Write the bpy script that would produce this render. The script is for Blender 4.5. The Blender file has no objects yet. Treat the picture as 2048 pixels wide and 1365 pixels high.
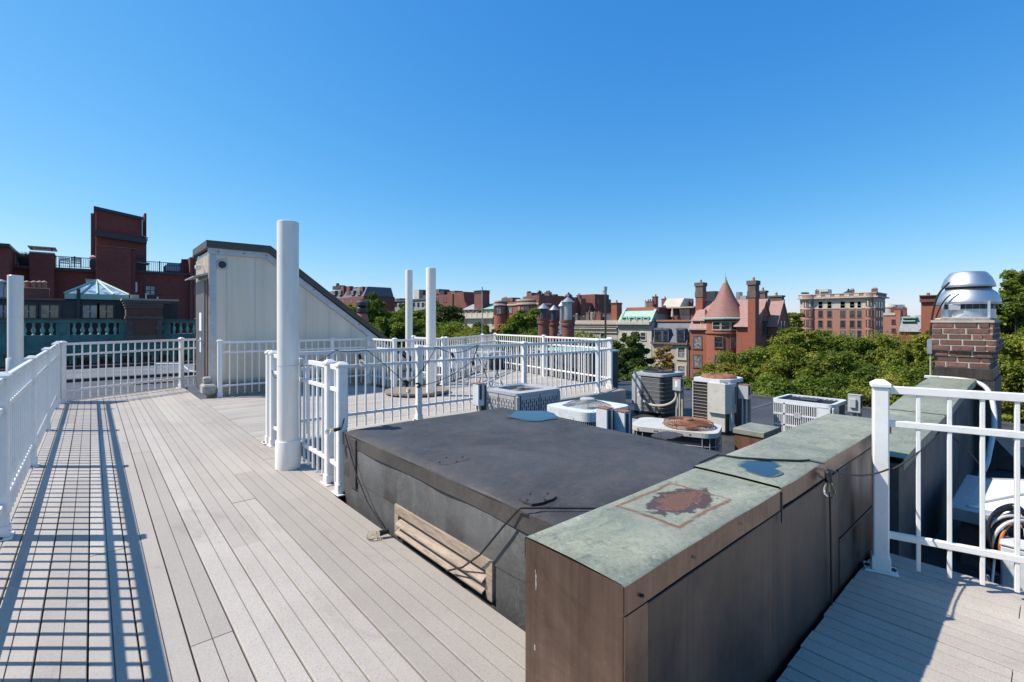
import bpy, bmesh, math, random
import numpy as np
from mathutils import Vector, Matrix
random.seed(7); rng = np.random.default_rng(7)
S = bpy.context.scene
COL = S.collection
R = math.radians

# ------------------------------------------------------------------ camera, sky, sun, exposure
EYE = 1.25; F = 955.0; CX = 1024.0; HY = 645.0
HEAD = R(41.33)
fx_, fy_ = math.sin(HEAD), math.cos(HEAD)        # forward in plan
rx_, ry_ = math.cos(HEAD), -math.sin(HEAD)       # right in plan
cam_d = bpy.data.cameras.new('camera'); cam = bpy.data.objects.new('camera', cam_d); COL.objects.link(cam)
cam.location = (0, 0, EYE); cam.rotation_euler = (R(90), 0, -HEAD)
cam_d.sensor_width = 36; cam_d.lens = F / 2048 * 36; cam_d.shift_y = -37.5 / 2048
cam_d.clip_start = 0.05; cam_d.clip_end = 6000
S.camera = cam
SUN_EL = R(50.0); sdx, sdy = -rx_, -ry_           # the sun stands to the left of the view
w = bpy.data.worlds.new('World'); S.world = w; w.use_nodes = True
nt = w.node_tree; bg = nt.nodes['Background']
sky = nt.nodes.new('ShaderNodeTexSky'); sky.sky_type = 'NISHITA'; sky.sun_disc = False
sky.sun_elevation = SUN_EL; sky.sun_rotation = math.atan2(sdx, sdy)
sky.altitude = 0; sky.air_density = 1.0; sky.dust_density = 0.35; sky.ozone_density = 3.0
# the camera's deep, clear rendering of the sky: one response curve per channel over the whole dome
EXPO = 0.4
sp_ = nt.nodes.new('ShaderNodeSeparateColor'); cb_ = nt.nodes.new('ShaderNodeCombineColor'); nt.links.new(sky.outputs[0], sp_.inputs[0])
for i_, (a_, p_) in enumerate(((1.0, 1.5), (.93, .85), (1.07, .46))):
    m0 = nt.nodes.new('ShaderNodeMath'); m0.operation = 'MULTIPLY'; m0.inputs[1].default_value = .135; nt.links.new(sp_.outputs[i_], m0.inputs[0])
    m1 = nt.nodes.new('ShaderNodeMath'); m1.operation = 'POWER'; m1.inputs[1].default_value = p_; nt.links.new(m0.outputs[0], m1.inputs[0])
    m2 = nt.nodes.new('ShaderNodeMath'); m2.operation = 'MULTIPLY'; m2.inputs[1].default_value = a_ / (.15 * 2 ** EXPO); nt.links.new(m1.outputs[0], m2.inputs[0])
    nt.links.new(m2.outputs[0], cb_.inputs[i_])
nt.links.new(cb_.outputs[0], bg.inputs['Color'])
bg.inputs['Strength'].default_value = 0.15
sl = bpy.data.lights.new('sun', 'SUN'); sl.energy = 4.6; sl.angle = R(0.53); sl.color = (1.0, 0.95, 0.88)
so = bpy.data.objects.new('sun', sl); COL.objects.link(so)
sv = Vector((sdx * math.cos(SUN_EL), sdy * math.cos(SUN_EL), math.sin(SUN_EL)))
so.rotation_euler = sv.to_track_quat('Z', 'Y').to_euler(); so.location = (-20, 20, 40)
S.view_settings.view_transform = 'Standard'; S.view_settings.look = 'None'
S.view_settings.exposure = EXPO; S.view_settings.gamma = 1.0
S.cycles.max_bounces = 8

# ------------------------------------------------------------------ measuring helpers (a pixel of the photo on a real plane)
def at(px, d): X = (px - CX) / F * d; return (rx_ * X + fx_ * d, ry_ * X + fy_ * d)
def gp(px, py, z=0.0): return at(px, F * (EYE - z) / (py - HY)) + (z,)
def onx(px, X0): u = (px - CX) / F; d = X0 / (rx_ * u + fx_); return ry_ * u * d + fy_ * d, d
def ony(px, Y0): u = (px - CX) / F; d = Y0 / (ry_ * u + fy_); return rx_ * u * d + fx_ * d, d
def zat(py, d): return EYE + (HY - py) * d / F

# ------------------------------------------------------------------ mesh builder
class MB:
    def __init__(s): s.v = []; s.f = []; s.sm = []; s.mi = []; s.cur = 0
    def face(s, idx, smooth=False): s.f.append(idx); s.sm.append(smooth); s.mi.append(s.cur)
    def box(s, x0, x1, y0, y1, z0, z1):
        b = len(s.v); s.v += [(x, y, z) for z in (z0, z1) for y in (y0, y1) for x in (x0, x1)]
        for q in ((0, 2, 3, 1), (4, 5, 7, 6), (0, 1, 5, 4), (2, 6, 7, 3), (0, 4, 6, 2), (1, 3, 7, 5)): s.face([b + i for i in q])
        return s
    def obox(s, O, t, n, s0, s1, z0, z1, n0, n1):
        b = len(s.v)
        for z in (z0, z1):
            for q in (n0, n1):
                for a in (s0, s1): s.v.append((O[0] + t[0] * a + n[0] * q, O[1] + t[1] * a + n[1] * q, O[2] + z))
        for q in ((0, 2, 3, 1), (4, 5, 7, 6), (0, 1, 5, 4), (2, 6, 7, 3), (0, 4, 6, 2), (1, 3, 7, 5)): s.face([b + i for i in q])
        return s
    def cbox(s, x0, x1, y0, y1, z0, z1, c=0.004):
        c = min(c, (x1 - x0) * .45, (y1 - y0) * .45, (z1 - z0) * .45)
        X = (x0, x1); Y = (y0, y1); Z = (z0, z1); b = len(s.v); ix = {}
        for i in (0, 1):
            for j in (0, 1):
                for k in (0, 1):
                    sx = c if i == 0 else -c; sy = c if j == 0 else -c; sz = c if k == 0 else -c
                    ix[i, j, k, 0] = len(s.v); s.v.append((X[i], Y[j] + sy, Z[k] + sz))
                    ix[i, j, k, 1] = len(s.v); s.v.append((X[i] + sx, Y[j], Z[k] + sz))
                    ix[i, j, k, 2] = len(s.v); s.v.append((X[i] + sx, Y[j] + sy, Z[k]))
        def q(l): s.face(l)
        for i in (0, 1): q([ix[i, 0, 0, 0], ix[i, 1, 0, 0], ix[i, 1, 1, 0], ix[i, 0, 1, 0]][::1 if i else -1])
        for j in (0, 1): q([ix[0, j, 0, 1], ix[1, j, 0, 1], ix[1, j, 1, 1], ix[0, j, 1, 1]][::-1 if j else 1])
        for k in (0, 1): q([ix[0, 0, k, 2], ix[1, 0, k, 2], ix[1, 1, k, 2], ix[0, 1, k, 2]][::1 if k else -1])
        for a in (0, 1):
            for b_ in (0, 1):
                q([ix[a, b_, 0, 0], ix[a, b_, 1, 0], ix[a, b_, 1, 1], ix[a, b_, 0, 1]])
                q([ix[a, 0, b_, 0], ix[a, 1, b_, 0], ix[a, 1, b_, 2], ix[a, 0, b_, 2]])
                q([ix[0, a, b_, 1], ix[1, a, b_, 1], ix[1, a, b_, 2], ix[0, a, b_, 2]])
                for k in (0, 1): q([ix[a, b_, k, 0], ix[a, b_, k, 1], ix[a, b_, k, 2]])
        return s
    def prism(s, poly, z0, z1):                      # poly in plan
        b = len(s.v); n = len(poly)
        s.v += [(p[0], p[1], z0) for p in poly] + [(p[0], p[1], z1) for p in poly]
        s.face([b + i for i in range(n)][::-1]); s.face([b + n + i for i in range(n)])
        for i in range(n): j = (i + 1) % n; s.face([b + i, b + j, b + n + j, b + n + i])
        return s
    def extr(s, prof, axis, a0, a1):                 # profile extruded along x or y
        b = len(s.v); n = len(prof)
        for a in (a0, a1):
            for p in prof: s.v.append((a, p[0], p[1]) if axis == 'x' else (p[0], a, p[1]))
        s.face([b + i for i in range(n)]); s.face([b + n + i for i in range(n)][::-1])
        for i in range(n): j = (i + 1) % n; s.face([b + j, b + i, b + n + i, b + n + j])
        return s
    def lathe(s, prof, c=(0, 0, 0), n=24, a0=0, a1=2 * math.pi, smooth=True, cap=True):
        b = len(s.v); full = abs(a1 - a0 - 2 * math.pi) < 1e-6; m = n if full else n + 1
        for r, z in prof:
            for i in range(m):
                a = a0 + (a1 - a0) * i / n
                s.v.append((c[0] + r * math.cos(a), c[1] + r * math.sin(a), c[2] + z))
        for k in range(len(prof) - 1):
            for i in range(n):
                j = (i + 1) % m if full else i + 1
                s.face([b + k * m + i, b + k * m + j, b + (k + 1) * m + j, b + (k + 1) * m + i], smooth)
        if cap and full:
            s.face([b + i for i in range(m)][::-1]); s.face([b + (len(prof) - 1) * m + i for i in range(m)])
        return s
    def tube(s, pts, r, n=8, closed=False, smooth=True, r1=None):
        pts = [Vector(p) for p in pts]; N = len(pts); b = len(s.v); up = None
        for i, p in enumerate(pts):
            if closed: d = (pts[(i + 1) % N] - pts[i - 1])
            else: d = pts[min(i + 1, N - 1)] - pts[max(i - 1, 0)]
            d.normalize()
            if up is None: up = Vector((0, 0, 1)) if abs(d.z) < .9 else Vector((1, 0, 0))
            u = d.cross(up)
            if u.length < 1e-4: u = d.cross(Vector((1, .1, 0)))
            u.normalize(); v_ = u.cross(d).normalized(); up = v_
            rr = r if r1 is None else r + (r1 - r) * i / (N - 1)
            for k in range(n):
                a = 2 * math.pi * k / n; q = p + (u * math.cos(a) + v_ * math.sin(a)) * rr; s.v.append(tuple(q))
        for i in range(N if closed else N - 1):
            j = (i + 1) % N
            for k in range(n):
                l = (k + 1) % n; s.face([b + i * n + k, b + i * n + l, b + j * n + l, b + j * n + k], smooth)
        if not closed:
            s.face([b + k for k in range(n)][::-1]); s.face([b + (N - 1) * n + k for k in range(n)])
        return s
    def mesh(s, name, mats, off=(0, 0, 0)):
        me = bpy.data.meshes.new(name)
        me.from_pydata([(x - off[0], y - off[1], z - off[2]) for x, y, z in s.v], [], s.f)
        me.polygons.foreach_set('use_smooth', s.sm)
        mats = mats if isinstance(mats, (list, tuple)) else [mats]
        for m in mats: me.materials.append(m)
        if len(mats) > 1: me.polygons.foreach_set('material_index', s.mi)
        bm = bmesh.new(); bm.from_mesh(me); bmesh.ops.recalc_face_normals(bm, faces=bm.faces); bm.to_mesh(me); bm.free()
        if any(s.sm): me.set_sharp_from_angle(angle=R(42))
        me.update(); return me
    def build(s, name, mats, parent=None, world=True, kind=None, label=None):
        off = (0, 0, 0)
        if parent is not None and world: off = wpos(parent)
        o = bpy.data.objects.new(name, s.mesh(name, mats, off)); COL.objects.link(o); o.parent = parent
        if kind: o['kind'] = kind
        if label: o['label'] = label
        return o
def wpos(o):
    p = Vector((0, 0, 0))
    while o is not None: p += o.location; o = o.parent
    return p
def thing(name, label, cat, loc=(0, 0, 0), group=None, rz=0):
    o = bpy.data.objects.new(name, None); COL.objects.link(o); o.location = loc; o.rotation_euler = (0, 0, rz)
    o.empty_display_size = .2
    o['label'] = label; o['category'] = cat
    if group: o['group'] = group
    return o
def struct(name, bm_, m):
    o = bm_.build(name, m); o['kind'] = 'structure'; return o
def inst(me, name, parent, loc=(0, 0, 0), rz=0, scale=None, world=True):
    o = bpy.data.objects.new(name, me); COL.objects.link(o); o.parent = parent
    p = Vector(loc)
    if world and parent is not None: p -= wpos(parent)
    o.location = p; o.rotation_euler = (0, 0, rz)
    if scale: o.scale = scale
    return o

# ------------------------------------------------------------------ materials
def newmat(name):
    m = bpy.data.materials.new(name); m.use_nodes = True; n = m.node_tree
    return m, n, n.nodes['Principled BSDF']
def nd(n, t, **k):
    x = n.nodes.new(t)
    for a, b in k.items():
        if hasattr(x, a): setattr(x, a, b)
        else: x.inputs[a].default_value = b
    return x
def coord(n, scale=(1, 1, 1), kind='Object', rot=(0, 0, 0)):
    tc = n.nodes.new('ShaderNodeTexCoord'); mp = n.nodes.new('ShaderNodeMapping')
    mp.inputs['Scale'].default_value = scale; mp.inputs['Rotation'].default_value = rot
    n.links.new(tc.outputs[kind], mp.inputs[0]); return mp.outputs[0]
def wcoord(n, scale=(1, 1, 1)):
    g = n.nodes.new('ShaderNodeNewGeometry'); mp = n.nodes.new('ShaderNodeMapping'); mp.inputs['Scale'].default_value = scale
    n.links.new(g.outputs['Position'], mp.inputs[0]); return mp.outputs[0]
def noise(n, vec, scale, detail=4, rough=.6, dist=0):
    t = nd(n, 'ShaderNodeTexNoise'); t.inputs['Scale'].default_value = scale; t.inputs['Detail'].default_value = detail
    t.inputs['Roughness'].default_value = rough; t.inputs['Distortion'].default_value = dist
    n.links.new(vec, t.inputs['Vector']); return t.outputs['Fac']
def ramp(n, fac, stops, interp='LINEAR'):
    r = n.nodes.new('ShaderNodeValToRGB'); cr = r.color_ramp; cr.interpolation = interp
    while len(cr.elements) < len(stops): cr.elements.new(.5)
    for e, (p, c) in zip(cr.elements, stops):
        e.position = p; e.color = (c, c, c, 1) if isinstance(c, (int, float)) else (*c, 1)
    n.links.new(fac, r.inputs[0]); return r.outputs[0]
def mix(n, fac, a, b, mode='MIX'):
    x = n.nodes.new('ShaderNodeMix'); x.data_type = 'RGBA'; x.blend_type = mode
    for s_, v_ in ((x.inputs[0], fac), (x.inputs[6], a), (x.inputs[7], b)):
        if isinstance(v_, (int, float)): s_.default_value = v_
        elif isinstance(v_, tuple): s_.default_value = (*v_, 1)
        else: n.links.new(v_, s_)
    return x.outputs[2]
def mth(n, op, a, b=None, c=None):
    x = n.nodes.new('ShaderNodeMath'); x.operation = op
    for i, v_ in enumerate((a, b, c)):
        if v_ is None: continue
        if isinstance(v_, (int, float)): x.inputs[i].default_value = v_
        else: n.links.new(v_, x.inputs[i])
    return x.outputs[0]
def bump(n, b, h, strength, dist=.01):
    x = n.nodes.new('ShaderNodeBump'); x.inputs['Strength'].default_value = strength; x.inputs['Distance'].default_value = dist
    n.links.new(h, x.inputs['Height']); n.links.new(x.outputs[0], b.inputs['Normal']); return x
def simple(name, col, rough=.5, metal=0, var=.15, scale=3.0, bmp=0, bscale=60, dirt=None, stretch=(1, 1, 1), spec=.5, fine=0):
    m, n, b = newmat(name); vec = wcoord(n, stretch)
    nz = noise(n, vec, scale, 6)
    lo = tuple(c * (1 - var) for c in col); hi = tuple(min(1, c * (1 + var)) for c in col)
    c = ramp(n, nz, [(.3, lo), (.7, hi)])
    if dirt:
        dn = noise(n, wcoord(n, stretch), scale * 2.7, 8, .7)
        c = mix(n, ramp(n, dn, [(.52, 0.), (.72, dirt[1])]), c, dirt[0])
    if fine:
        fn = noise(n, wcoord(n), 260, 2, .8); c = mix(n, ramp(n, fn, [(.35, fine), (.5, 0.)]), c, tuple(x * .35 for x in col))
    n.links.new(c, b.inputs['Base Color'])
    b.inputs['Roughness'].default_value = rough; b.inputs['Metallic'].default_value = metal; b.inputs['Specular IOR Level'].default_value = spec
    if bmp: bump(n, b, noise(n, wcoord(n), bscale, 4), bmp, .004)
    return m
M = {}
M['white'] = simple('white_powder_coat', (.80, .765, .71), .34, var=.03, dirt=((.42, .38, .32), .28), scale=9)
M['pvc'] = simple('white_pvc', (.86, .79, .69), .32, var=.03, dirt=((.5, .47, .42), .35), scale=2, stretch=(3, 3, .5))
M['bolt'] = simple('dark_bolt', (.06, .05, .05), .5, .5)
M['rust'] = simple('rusty_steel', (.25, .105, .05), .85, var=.5, scale=14, bmp=.5, dirt=((.10, .05, .035), .8))
M['black'] = simple('black_rubber', (.012, .012, .014), .5, var=.2)
M['cable_w'] = simple('grey_white_conduit', (.55, .54, .5), .5, var=.1, scale=9)
M['beigeconduit'] = simple('beige_conduit', (.42, .36, .27), .6, var=.12, scale=9)
M['acwhite'] = simple('white_ac_paint', (.66, .66, .65), .4, var=.06, dirt=((.35, .28, .2), .4), scale=5)
M['acbeige'] = simple('beige_ac_paint', (.56, .52, .44), .45, var=.06, dirt=((.3, .2, .12), .45), scale=5)
M['acgrey'] = simple('grey_ac_paint', (.42, .42, .41), .45, var=.07, dirt=((.25, .2, .16), .4), scale=5)
M['coil'] = simple('dark_coil', (.03, .028, .028), .6, var=.3, scale=30)
M['alu'] = simple('spun_aluminium', (.60, .59, .585), .5, 1.0, var=.06, dirt=((.35, .35, .36), .4), scale=8)
M['galv'] = simple('galvanised_metal', (.33, .34, .35), .45, .6, var=.15, scale=8)
M['door'] = simple('grey_door_paint', (.10, .10, .105), .5, var=.12, dirt=((.07, .06, .05), .5), scale=4)
M['brownflash'] = simple('brown_flashing', (.07, .06, .048), .5, .2, var=.15, scale=4)
M['trim'] = simple('aged_aluminium_trim', (.45, .46, .47), .4, .3, var=.1, scale=5, dirt=((.2, .18, .16), .4))
M['stucco'] = simple('beige_stucco', (.40, .34, .26), .9, var=.15, scale=7, bmp=.5, dirt=((.09, .07, .055), .75))
M['conc'] = simple('old_concrete', (.34, .32, .28), .9, var=.25, scale=9, bmp=.5, dirt=((.1, .09, .08), .6))
M['paper'] = simple('paper_notice', (.75, .75, .73), .8, var=.03)
M['wood'] = simple('weathered_wood', (.26, .20, .15), .85, var=.35, scale=5, stretch=(1, 8, 1), bmp=.4, dirt=((.09, .06, .045), .7))
M['wood_bare'] = simple('bare_wood', (.33, .25, .18), .8, var=.3, scale=6, stretch=(8, 1, 8), bmp=.4, dirt=((.12, .08, .05), .85))  # dirty bare wood of the louvre vent, its own colour
M['terracotta'] = simple('terracotta', (.36, .12, .06), .8, var=.25, scale=6, dirt=((.12, .06, .04), .5))
M['brownstone'] = simple('brownstone', (.15, .105, .085), .9, var=.25, scale=.8, dirt=((.05, .04, .035), .6))
M['tanstone'] = simple('tan_stone', (.42, .34, .26), .9, var=.15, scale=.7, dirt=((.2, .15, .11), .5))
M['limestone'] = simple('limestone', (.50, .44, .35), .85, var=.12, scale=.6, dirt=((.25, .21, .17), .5))
M['pinkslate'] = None
M['slate'] = simple('grey_slate', (.10, .11, .135), .6, var=.25, scale=1.5)
M['greycopper'] = simple('grey_roof_metal', (.30, .31, .29), .6, var=.15, scale=.8)
M['dkmetal'] = simple('dark_painted_metal', (.03, .035, .04), .5, var=.2)
M['darkpanel'] = simple('dark_bronze_panel', (.028, .024, .03), .45, var=.3, scale=2)
M['green_chair'] = simple('green_painted_metal', (.03, .09, .07), .5, var=.2)
M['wire'] = simple('dull_wire', (.17, .17, .17), .5, .3, var=.1)
M['asphalt'] = simple('asphalt', (.05, .05, .052), .9, var=.25, scale=.4)
M['lawn'] = simple('park_grass', (.05, .08, .02), .95, var=.4, scale=.3)
M['bark'] = simple('bark', (.06, .045, .035), .95, var=.4, scale=3, stretch=(4, 4, 1))
M['glass'] = None
def glassmat(name, col, rough=.08):
    m, n, b = newmat(name); vec = wcoord(n)
    c = ramp(n, noise(n, vec, 1.3, 3, .6, 1.5), [(.4, tuple(x * .5 for x in col)), (.62, tuple(min(1, x * 1.6) for x in col))])
    n.links.new(c, b.inputs['Base Color']); b.inputs['Roughness'].default_value = rough; b.inputs['Specular IOR Level'].default_value = .8
    bump(n, b, noise(n, vec, 2.2, 2), .12, .05)
    return m
M['glass'] = glassmat('window_glass', (.03, .035, .045))
M['blind'] = glassmat('window_with_blind', (.20, .205, .21), .15)
M['roomglass'] = glassmat('window_with_warm_room', (.16, .12, .08), .1)
M['skyglass'] = glassmat('conservatory_glass', (.30, .38, .42), .1)
M['bluegl'] = glassmat('blue_glass', (.12, .16, .24), .1)
m, n, b = newmat('lamp_bulb_glass'); b.inputs['Base Color'].default_value = (.95, .9, .8, 1); b.inputs['Roughness'].default_value = .03
b.inputs['Transmission Weight'].default_value = 1; b.inputs['IOR'].default_value = 1.3; M['bulb'] = m
m, n, b = newmat('filament'); b.inputs['Base Color'].default_value = (.7, .5, .25, 1); b.inputs['Roughness'].default_value = .4; M['filament'] = m

# composite deck board
m, n, b = newmat('composite_board'); oi = n.nodes.new('ShaderNodeObjectInfo')
vec = wcoord(n)
base = ramp(n, oi.outputs['Random'], [(0, (.365, .318, .268)), (.35, (.415, .36, .305)), (.7, (.445, .388, .328)), (1, (.50, .44, .375))])
sp = noise(n, vec, 110, 5, .9); base = mix(n, ramp(n, sp, [(.34, .75), (.5, 0.)]), base, (.20, .175, .15)); base = mix(n, ramp(n, noise(n, vec, 75, 4, .9), [(.55, 0.), (.72, .5)]), base, (.58, .52, .46))
big = noise(n, vec, 1.6, 7, .7, .4); base = mix(n, ramp(n, big, [(.42, 0.), (.75, .42)]), base, (.27, .235, .20))
st = noise(n, wcoord(n, (1, 1, 1)), 5.5, 8, .75); base = mix(n, ramp(n, st, [(.63, 0.), (.74, .45)]), base, (.17, .155, .14))
pk = noise(n, vec, .7, 3); base = mix(n, ramp(n, pk, [(.45, 0.), (.7, .25)]), base, (.46, .42, .345))
w1 = noise(n, wcoord(n, (1, .35, 1)), 2.6, 9, .78, .8); base = mix(n, ramp(n, w1, [(.55, 0.), (.66, .4)]), base, (.22, .19, .165))
w2 = noise(n, vec, 30, 5, .8); base = mix(n, ramp(n, w2, [(.62, 0.), (.7, .5)]), base, (.2, .175, .15))
n.links.new(base, b.inputs['Base Color']); b.inputs['Roughness'].default_value = .75; b.inputs['Specular IOR Level'].default_value = .3
bump(n, b, sp, .5, .003); M['board'] = m
# same board, older and mottled
m, n, b = newmat('composite_board_mottled'); oi = n.nodes.new('ShaderNodeObjectInfo'); vec = wcoord(n)
base = ramp(n, oi.outputs['Random'], [(0, (.46, .395, .32)), (1, (.54, .47, .385))])
sp = noise(n, vec, 170, 3, .85); base = mix(n, ramp(n, sp, [(.36, .6), (.5, 0.)]), base, (.2, .19, .18))
st = noise(n, wcoord(n, (1, 1, 1)), 14, 9, .8, .6); base = mix(n, ramp(n, st, [(.6, 0.), (.72, .75)]), base, (.10, .09, .08))
big = noise(n, vec, 2.2, 6, .7); base = mix(n, ramp(n, big, [(.4, 0.), (.7, .4)]), base, (.26, .235, .21))
n.links.new(base, b.inputs['Base Color']); b.inputs['Roughness'].default_value = .8; bump(n, b, sp, .5, .003); M['board_old'] = m

def membrane(name, col, rough=.42):
    m, n, b = newmat(name); vec = wcoord(n)
    a = noise(n, vec, 1.7, 8, .65, .6); c = ramp(n, a, [(.3, tuple(x * .62 for x in col)), (.5, col), (.72, tuple(x * 1.5 for x in col))])
    a2 = noise(n, vec, 9, 8, .75, .3); c = mix(n, ramp(n, a2, [(.5, 0.), (.75, .45)]), c, tuple(x * 1.9 for x in col))
    b.inputs['Specular IOR Level'].default_value = .28
    a4 = noise(n, vec, 55, 6, .85); c = mix(n, ramp(n, a4, [(.58, 0.), (.7, .5)]), c, tuple(x * 2.6 for x in col))
    a5 = noise(n, vec, 4.2, 7, .7, 2.5); c = mix(n, ramp(n, a5, [(.485, 0.), (.5, .55), (.515, 0.)]), c, tuple(x * 1.9 for x in col))
    a3 = noise(n, wcoord(n, (1, 1, 1)), .9, 5, .6, 1.2); c = mix(n, ramp(n, a3, [(.56, 0.), (.68, .35)]), c, (.09, .065, .045))
    n.links.new(c, b.inputs['Base Color'])
    n.links.new(ramp(n, a2, [(.3, rough - .08), (.7, rough + .15)]), b.inputs['Roughness'])
    bm1 = bump(n, b, noise(n, vec, 3.2, 5, .55), .5, .03)
    bm2 = n.nodes.new('ShaderNodeBump'); bm2.inputs['Strength'].default_value = .25; bm2.inputs['Distance'].default_value = .003
    n.links.new(noise(n, vec, 120, 3), bm2.inputs['Height']); n.links.new(bm1.outputs[0], bm2.inputs['Normal']); n.links.new(bm2.outputs[0], b.inputs['Normal'])
    return m
M['epdm'] = membrane('rubber_roof_membrane', (.056, .051, .047), .55)
M['epdm2'] = membrane('rubber_membrane_grey', (.085, .082, .078), .6)
M['epdm_strip'] = membrane('rubber_edge_strip', (.060, .052, .046), .5)
M['roofgrey'] = membrane('grey_roof_sheet', (.075, .074, .075), .65)
M['rooflight'] = membrane('light_grey_roof_sheet', (.14, .138, .135), .7)
m, n, b = newmat('rain_water'); b.inputs['Base Color'].default_value = (.02, .025, .03, 1); b.inputs['Roughness'].default_value = .02; b.inputs['Specular IOR Level'].default_value = 1.0
b.inputs['IOR'].default_value = 1.5; M['water'] = m
M['wet'] = simple('wet_silt_edge', (.035, .034, .03), .25, var=.3, scale=20)
M['wetgreen'] = simple('wet_verdigris_edge', (.09, .11, .085), .3, var=.3, scale=20)
# darkened bronze copper sheet
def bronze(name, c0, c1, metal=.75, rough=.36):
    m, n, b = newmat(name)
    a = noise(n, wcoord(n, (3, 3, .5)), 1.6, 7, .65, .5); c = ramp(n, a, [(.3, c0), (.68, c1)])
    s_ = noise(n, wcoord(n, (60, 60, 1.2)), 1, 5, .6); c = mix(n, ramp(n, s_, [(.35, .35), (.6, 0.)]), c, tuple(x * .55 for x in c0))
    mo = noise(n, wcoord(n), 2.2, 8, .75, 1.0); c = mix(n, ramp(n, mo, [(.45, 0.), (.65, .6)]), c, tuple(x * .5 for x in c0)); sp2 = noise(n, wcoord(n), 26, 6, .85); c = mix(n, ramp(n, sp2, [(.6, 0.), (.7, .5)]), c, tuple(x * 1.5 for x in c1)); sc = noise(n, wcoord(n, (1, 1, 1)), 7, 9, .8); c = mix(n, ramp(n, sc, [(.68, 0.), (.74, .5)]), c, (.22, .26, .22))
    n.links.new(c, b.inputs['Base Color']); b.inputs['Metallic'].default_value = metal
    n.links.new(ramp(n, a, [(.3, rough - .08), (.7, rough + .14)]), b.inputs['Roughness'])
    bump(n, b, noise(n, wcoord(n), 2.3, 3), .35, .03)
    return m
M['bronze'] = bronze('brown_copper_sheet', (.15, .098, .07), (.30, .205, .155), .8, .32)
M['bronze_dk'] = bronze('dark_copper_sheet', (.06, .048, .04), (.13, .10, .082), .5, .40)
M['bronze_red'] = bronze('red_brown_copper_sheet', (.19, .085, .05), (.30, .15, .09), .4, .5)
# verdigris with rust square and blob (a stain with its own shape)
def verdigris(name, stain=False):
    m, n, b = newmat(name); vec = wcoord(n)
    a = noise(n, vec, 3.2, 8, .68, .6); c = ramp(n, a, [(.30, (.14, .148, .105)), (.5, (.245, .252, .178)), (.70, (.34, .338, .24))])
    a2 = noise(n, wcoord(n, (1, 1, 1)), 13, 8, .78, .8); c = mix(n, ramp(n, a2, [(.54, 0.), (.64, .75)]), c, (.10, .115, .09))
    a3 = noise(n, wcoord(n, (1, 3, 1)), 5, 6, .7, 1.4); c = mix(n, ramp(n, a3, [(.52, 0.), (.66, .6)]), c, (.13, .17, .15))
    a4 = noise(n, vec, 34, 5, .8, .5); c = mix(n, ramp(n, a4, [(.58, 0.), (.66, .6)]), c, (.46, .45, .36))
    c = mix(n, ramp(n, noise(n, vec, 2.1, 6, .7, 1.5), [(.46, 0.), (.62, .6)]), c, (.30, .29, .225))
    a5 = noise(n, wcoord(n, (1, 1, 1)), 70, 6, .85); c = mix(n, ramp(n, a5, [(.54, 0.), (.62, .6)]), c, (.09, .10, .075))
    a6 = noise(n, vec, 9, 4, .6, 3.0); c = mix(n, ramp(n, a6, [(.49, 0.), (.5, .3), (.51, 0.)]), c, (.5, .52, .46))
    if stain:
        g = n.nodes.new('ShaderNodeNewGeometry'); sx = n.nodes.new('ShaderNodeSeparateXYZ')
        wob = n.nodes.new('ShaderNodeTexNoise'); wob.inputs['Scale'].default_value = 14; wob.inputs['Detail'].default_value = 6
        n.links.new(g.outputs['Position'], wob.inputs['Vector'])
        va = n.nodes.new('ShaderNodeVectorMath'); va.operation = 'MULTIPLY_ADD'
        n.links.new(wob.outputs['Color'], va.inputs[0]); va.inputs[1].default_value = (.03, .03, 0); n.links.new(g.outputs['Position'], va.inputs[2])
        n.links.new(va.outputs[0], sx.inputs[0])
        x_, y_ = sx.outputs[0], sx.outputs[1]
        cx, cy, hx, hy = STAIN
        dx = mth(n, 'ABSOLUTE', mth(n, 'SUBTRACT', x_, cx + .015)); dy = mth(n, 'ABSOLUTE', mth(n, 'SUBTRACT', y_, cy + .015))
        e = mth(n, 'MAXIMUM', mth(n, 'SUBTRACT', dx, hx), mth(n, 'SUBTRACT', dy, hy))
        line = ramp(n, mth(n, 'ABSOLUTE', e), [(0, 1.), (.0055, .9), (.0095, 0.)])
        brk = ramp(n, noise(n, vec, 9, 5, .7), [(.36, 0.), (.46, 1.)])
        lm = mth(n, 'MULTIPLY', line, brk)
        r2 = mth(n, 'SQRT', mth(n, 'ADD', mth(n, 'POWER', mth(n, 'DIVIDE', mth(n, 'SUBTRACT', x_, cx + .045), hx * 1.0), 2), mth(n, 'POWER', mth(n, 'DIVIDE', mth(n, 'SUBTRACT', y_, cy + .012), hy * .80), 2)))
        nz = noise(n, vec, 22, 6, .65)
        rr = mth(n, 'ADD', r2, mth(n, 'MULTIPLY', mth(n, 'SUBTRACT', nz, .5), 1.3))
        blob = ramp(n, rr, [(.90, .95), (1.04, 0.)])
        blobc = ramp(n, mth(n, 'ADD', rr, mth(n, 'MULTIPLY', mth(n, 'SUBTRACT', noise(n, vec, 50, 4), .5), .3)), [(.2, (.13, .06, .04)), (.4, (.17, .07, .035)), (.55, (.09, .042, .035)), (.60, (.25, .105, .05)), (.65, (.07, .04, .038)), (1, (.06, .042, .042))])
        c = mix(n, blob, c, blobc)
        c = mix(n, lm, c, mix(n, noise(n, vec, 40), (.10, .05, .035), (.26, .125, .06)))
    n.links.new(c, b.inputs['Base Color']); b.inputs['Metallic'].default_value = 0.0
    n.links.new(ramp(n, a, [(.3, .5), (.7, .75)]), b.inputs['Roughness']); b.inputs['Specular IOR Level'].default_value = .3
    bump(n, b, noise(n, vec, 4, 5), .3, .01)
    return m
_p = [gp(*q, .64) for q in ((1228, 1012), (1340, 967), (1470, 1000), (1355, 1060))]
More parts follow.
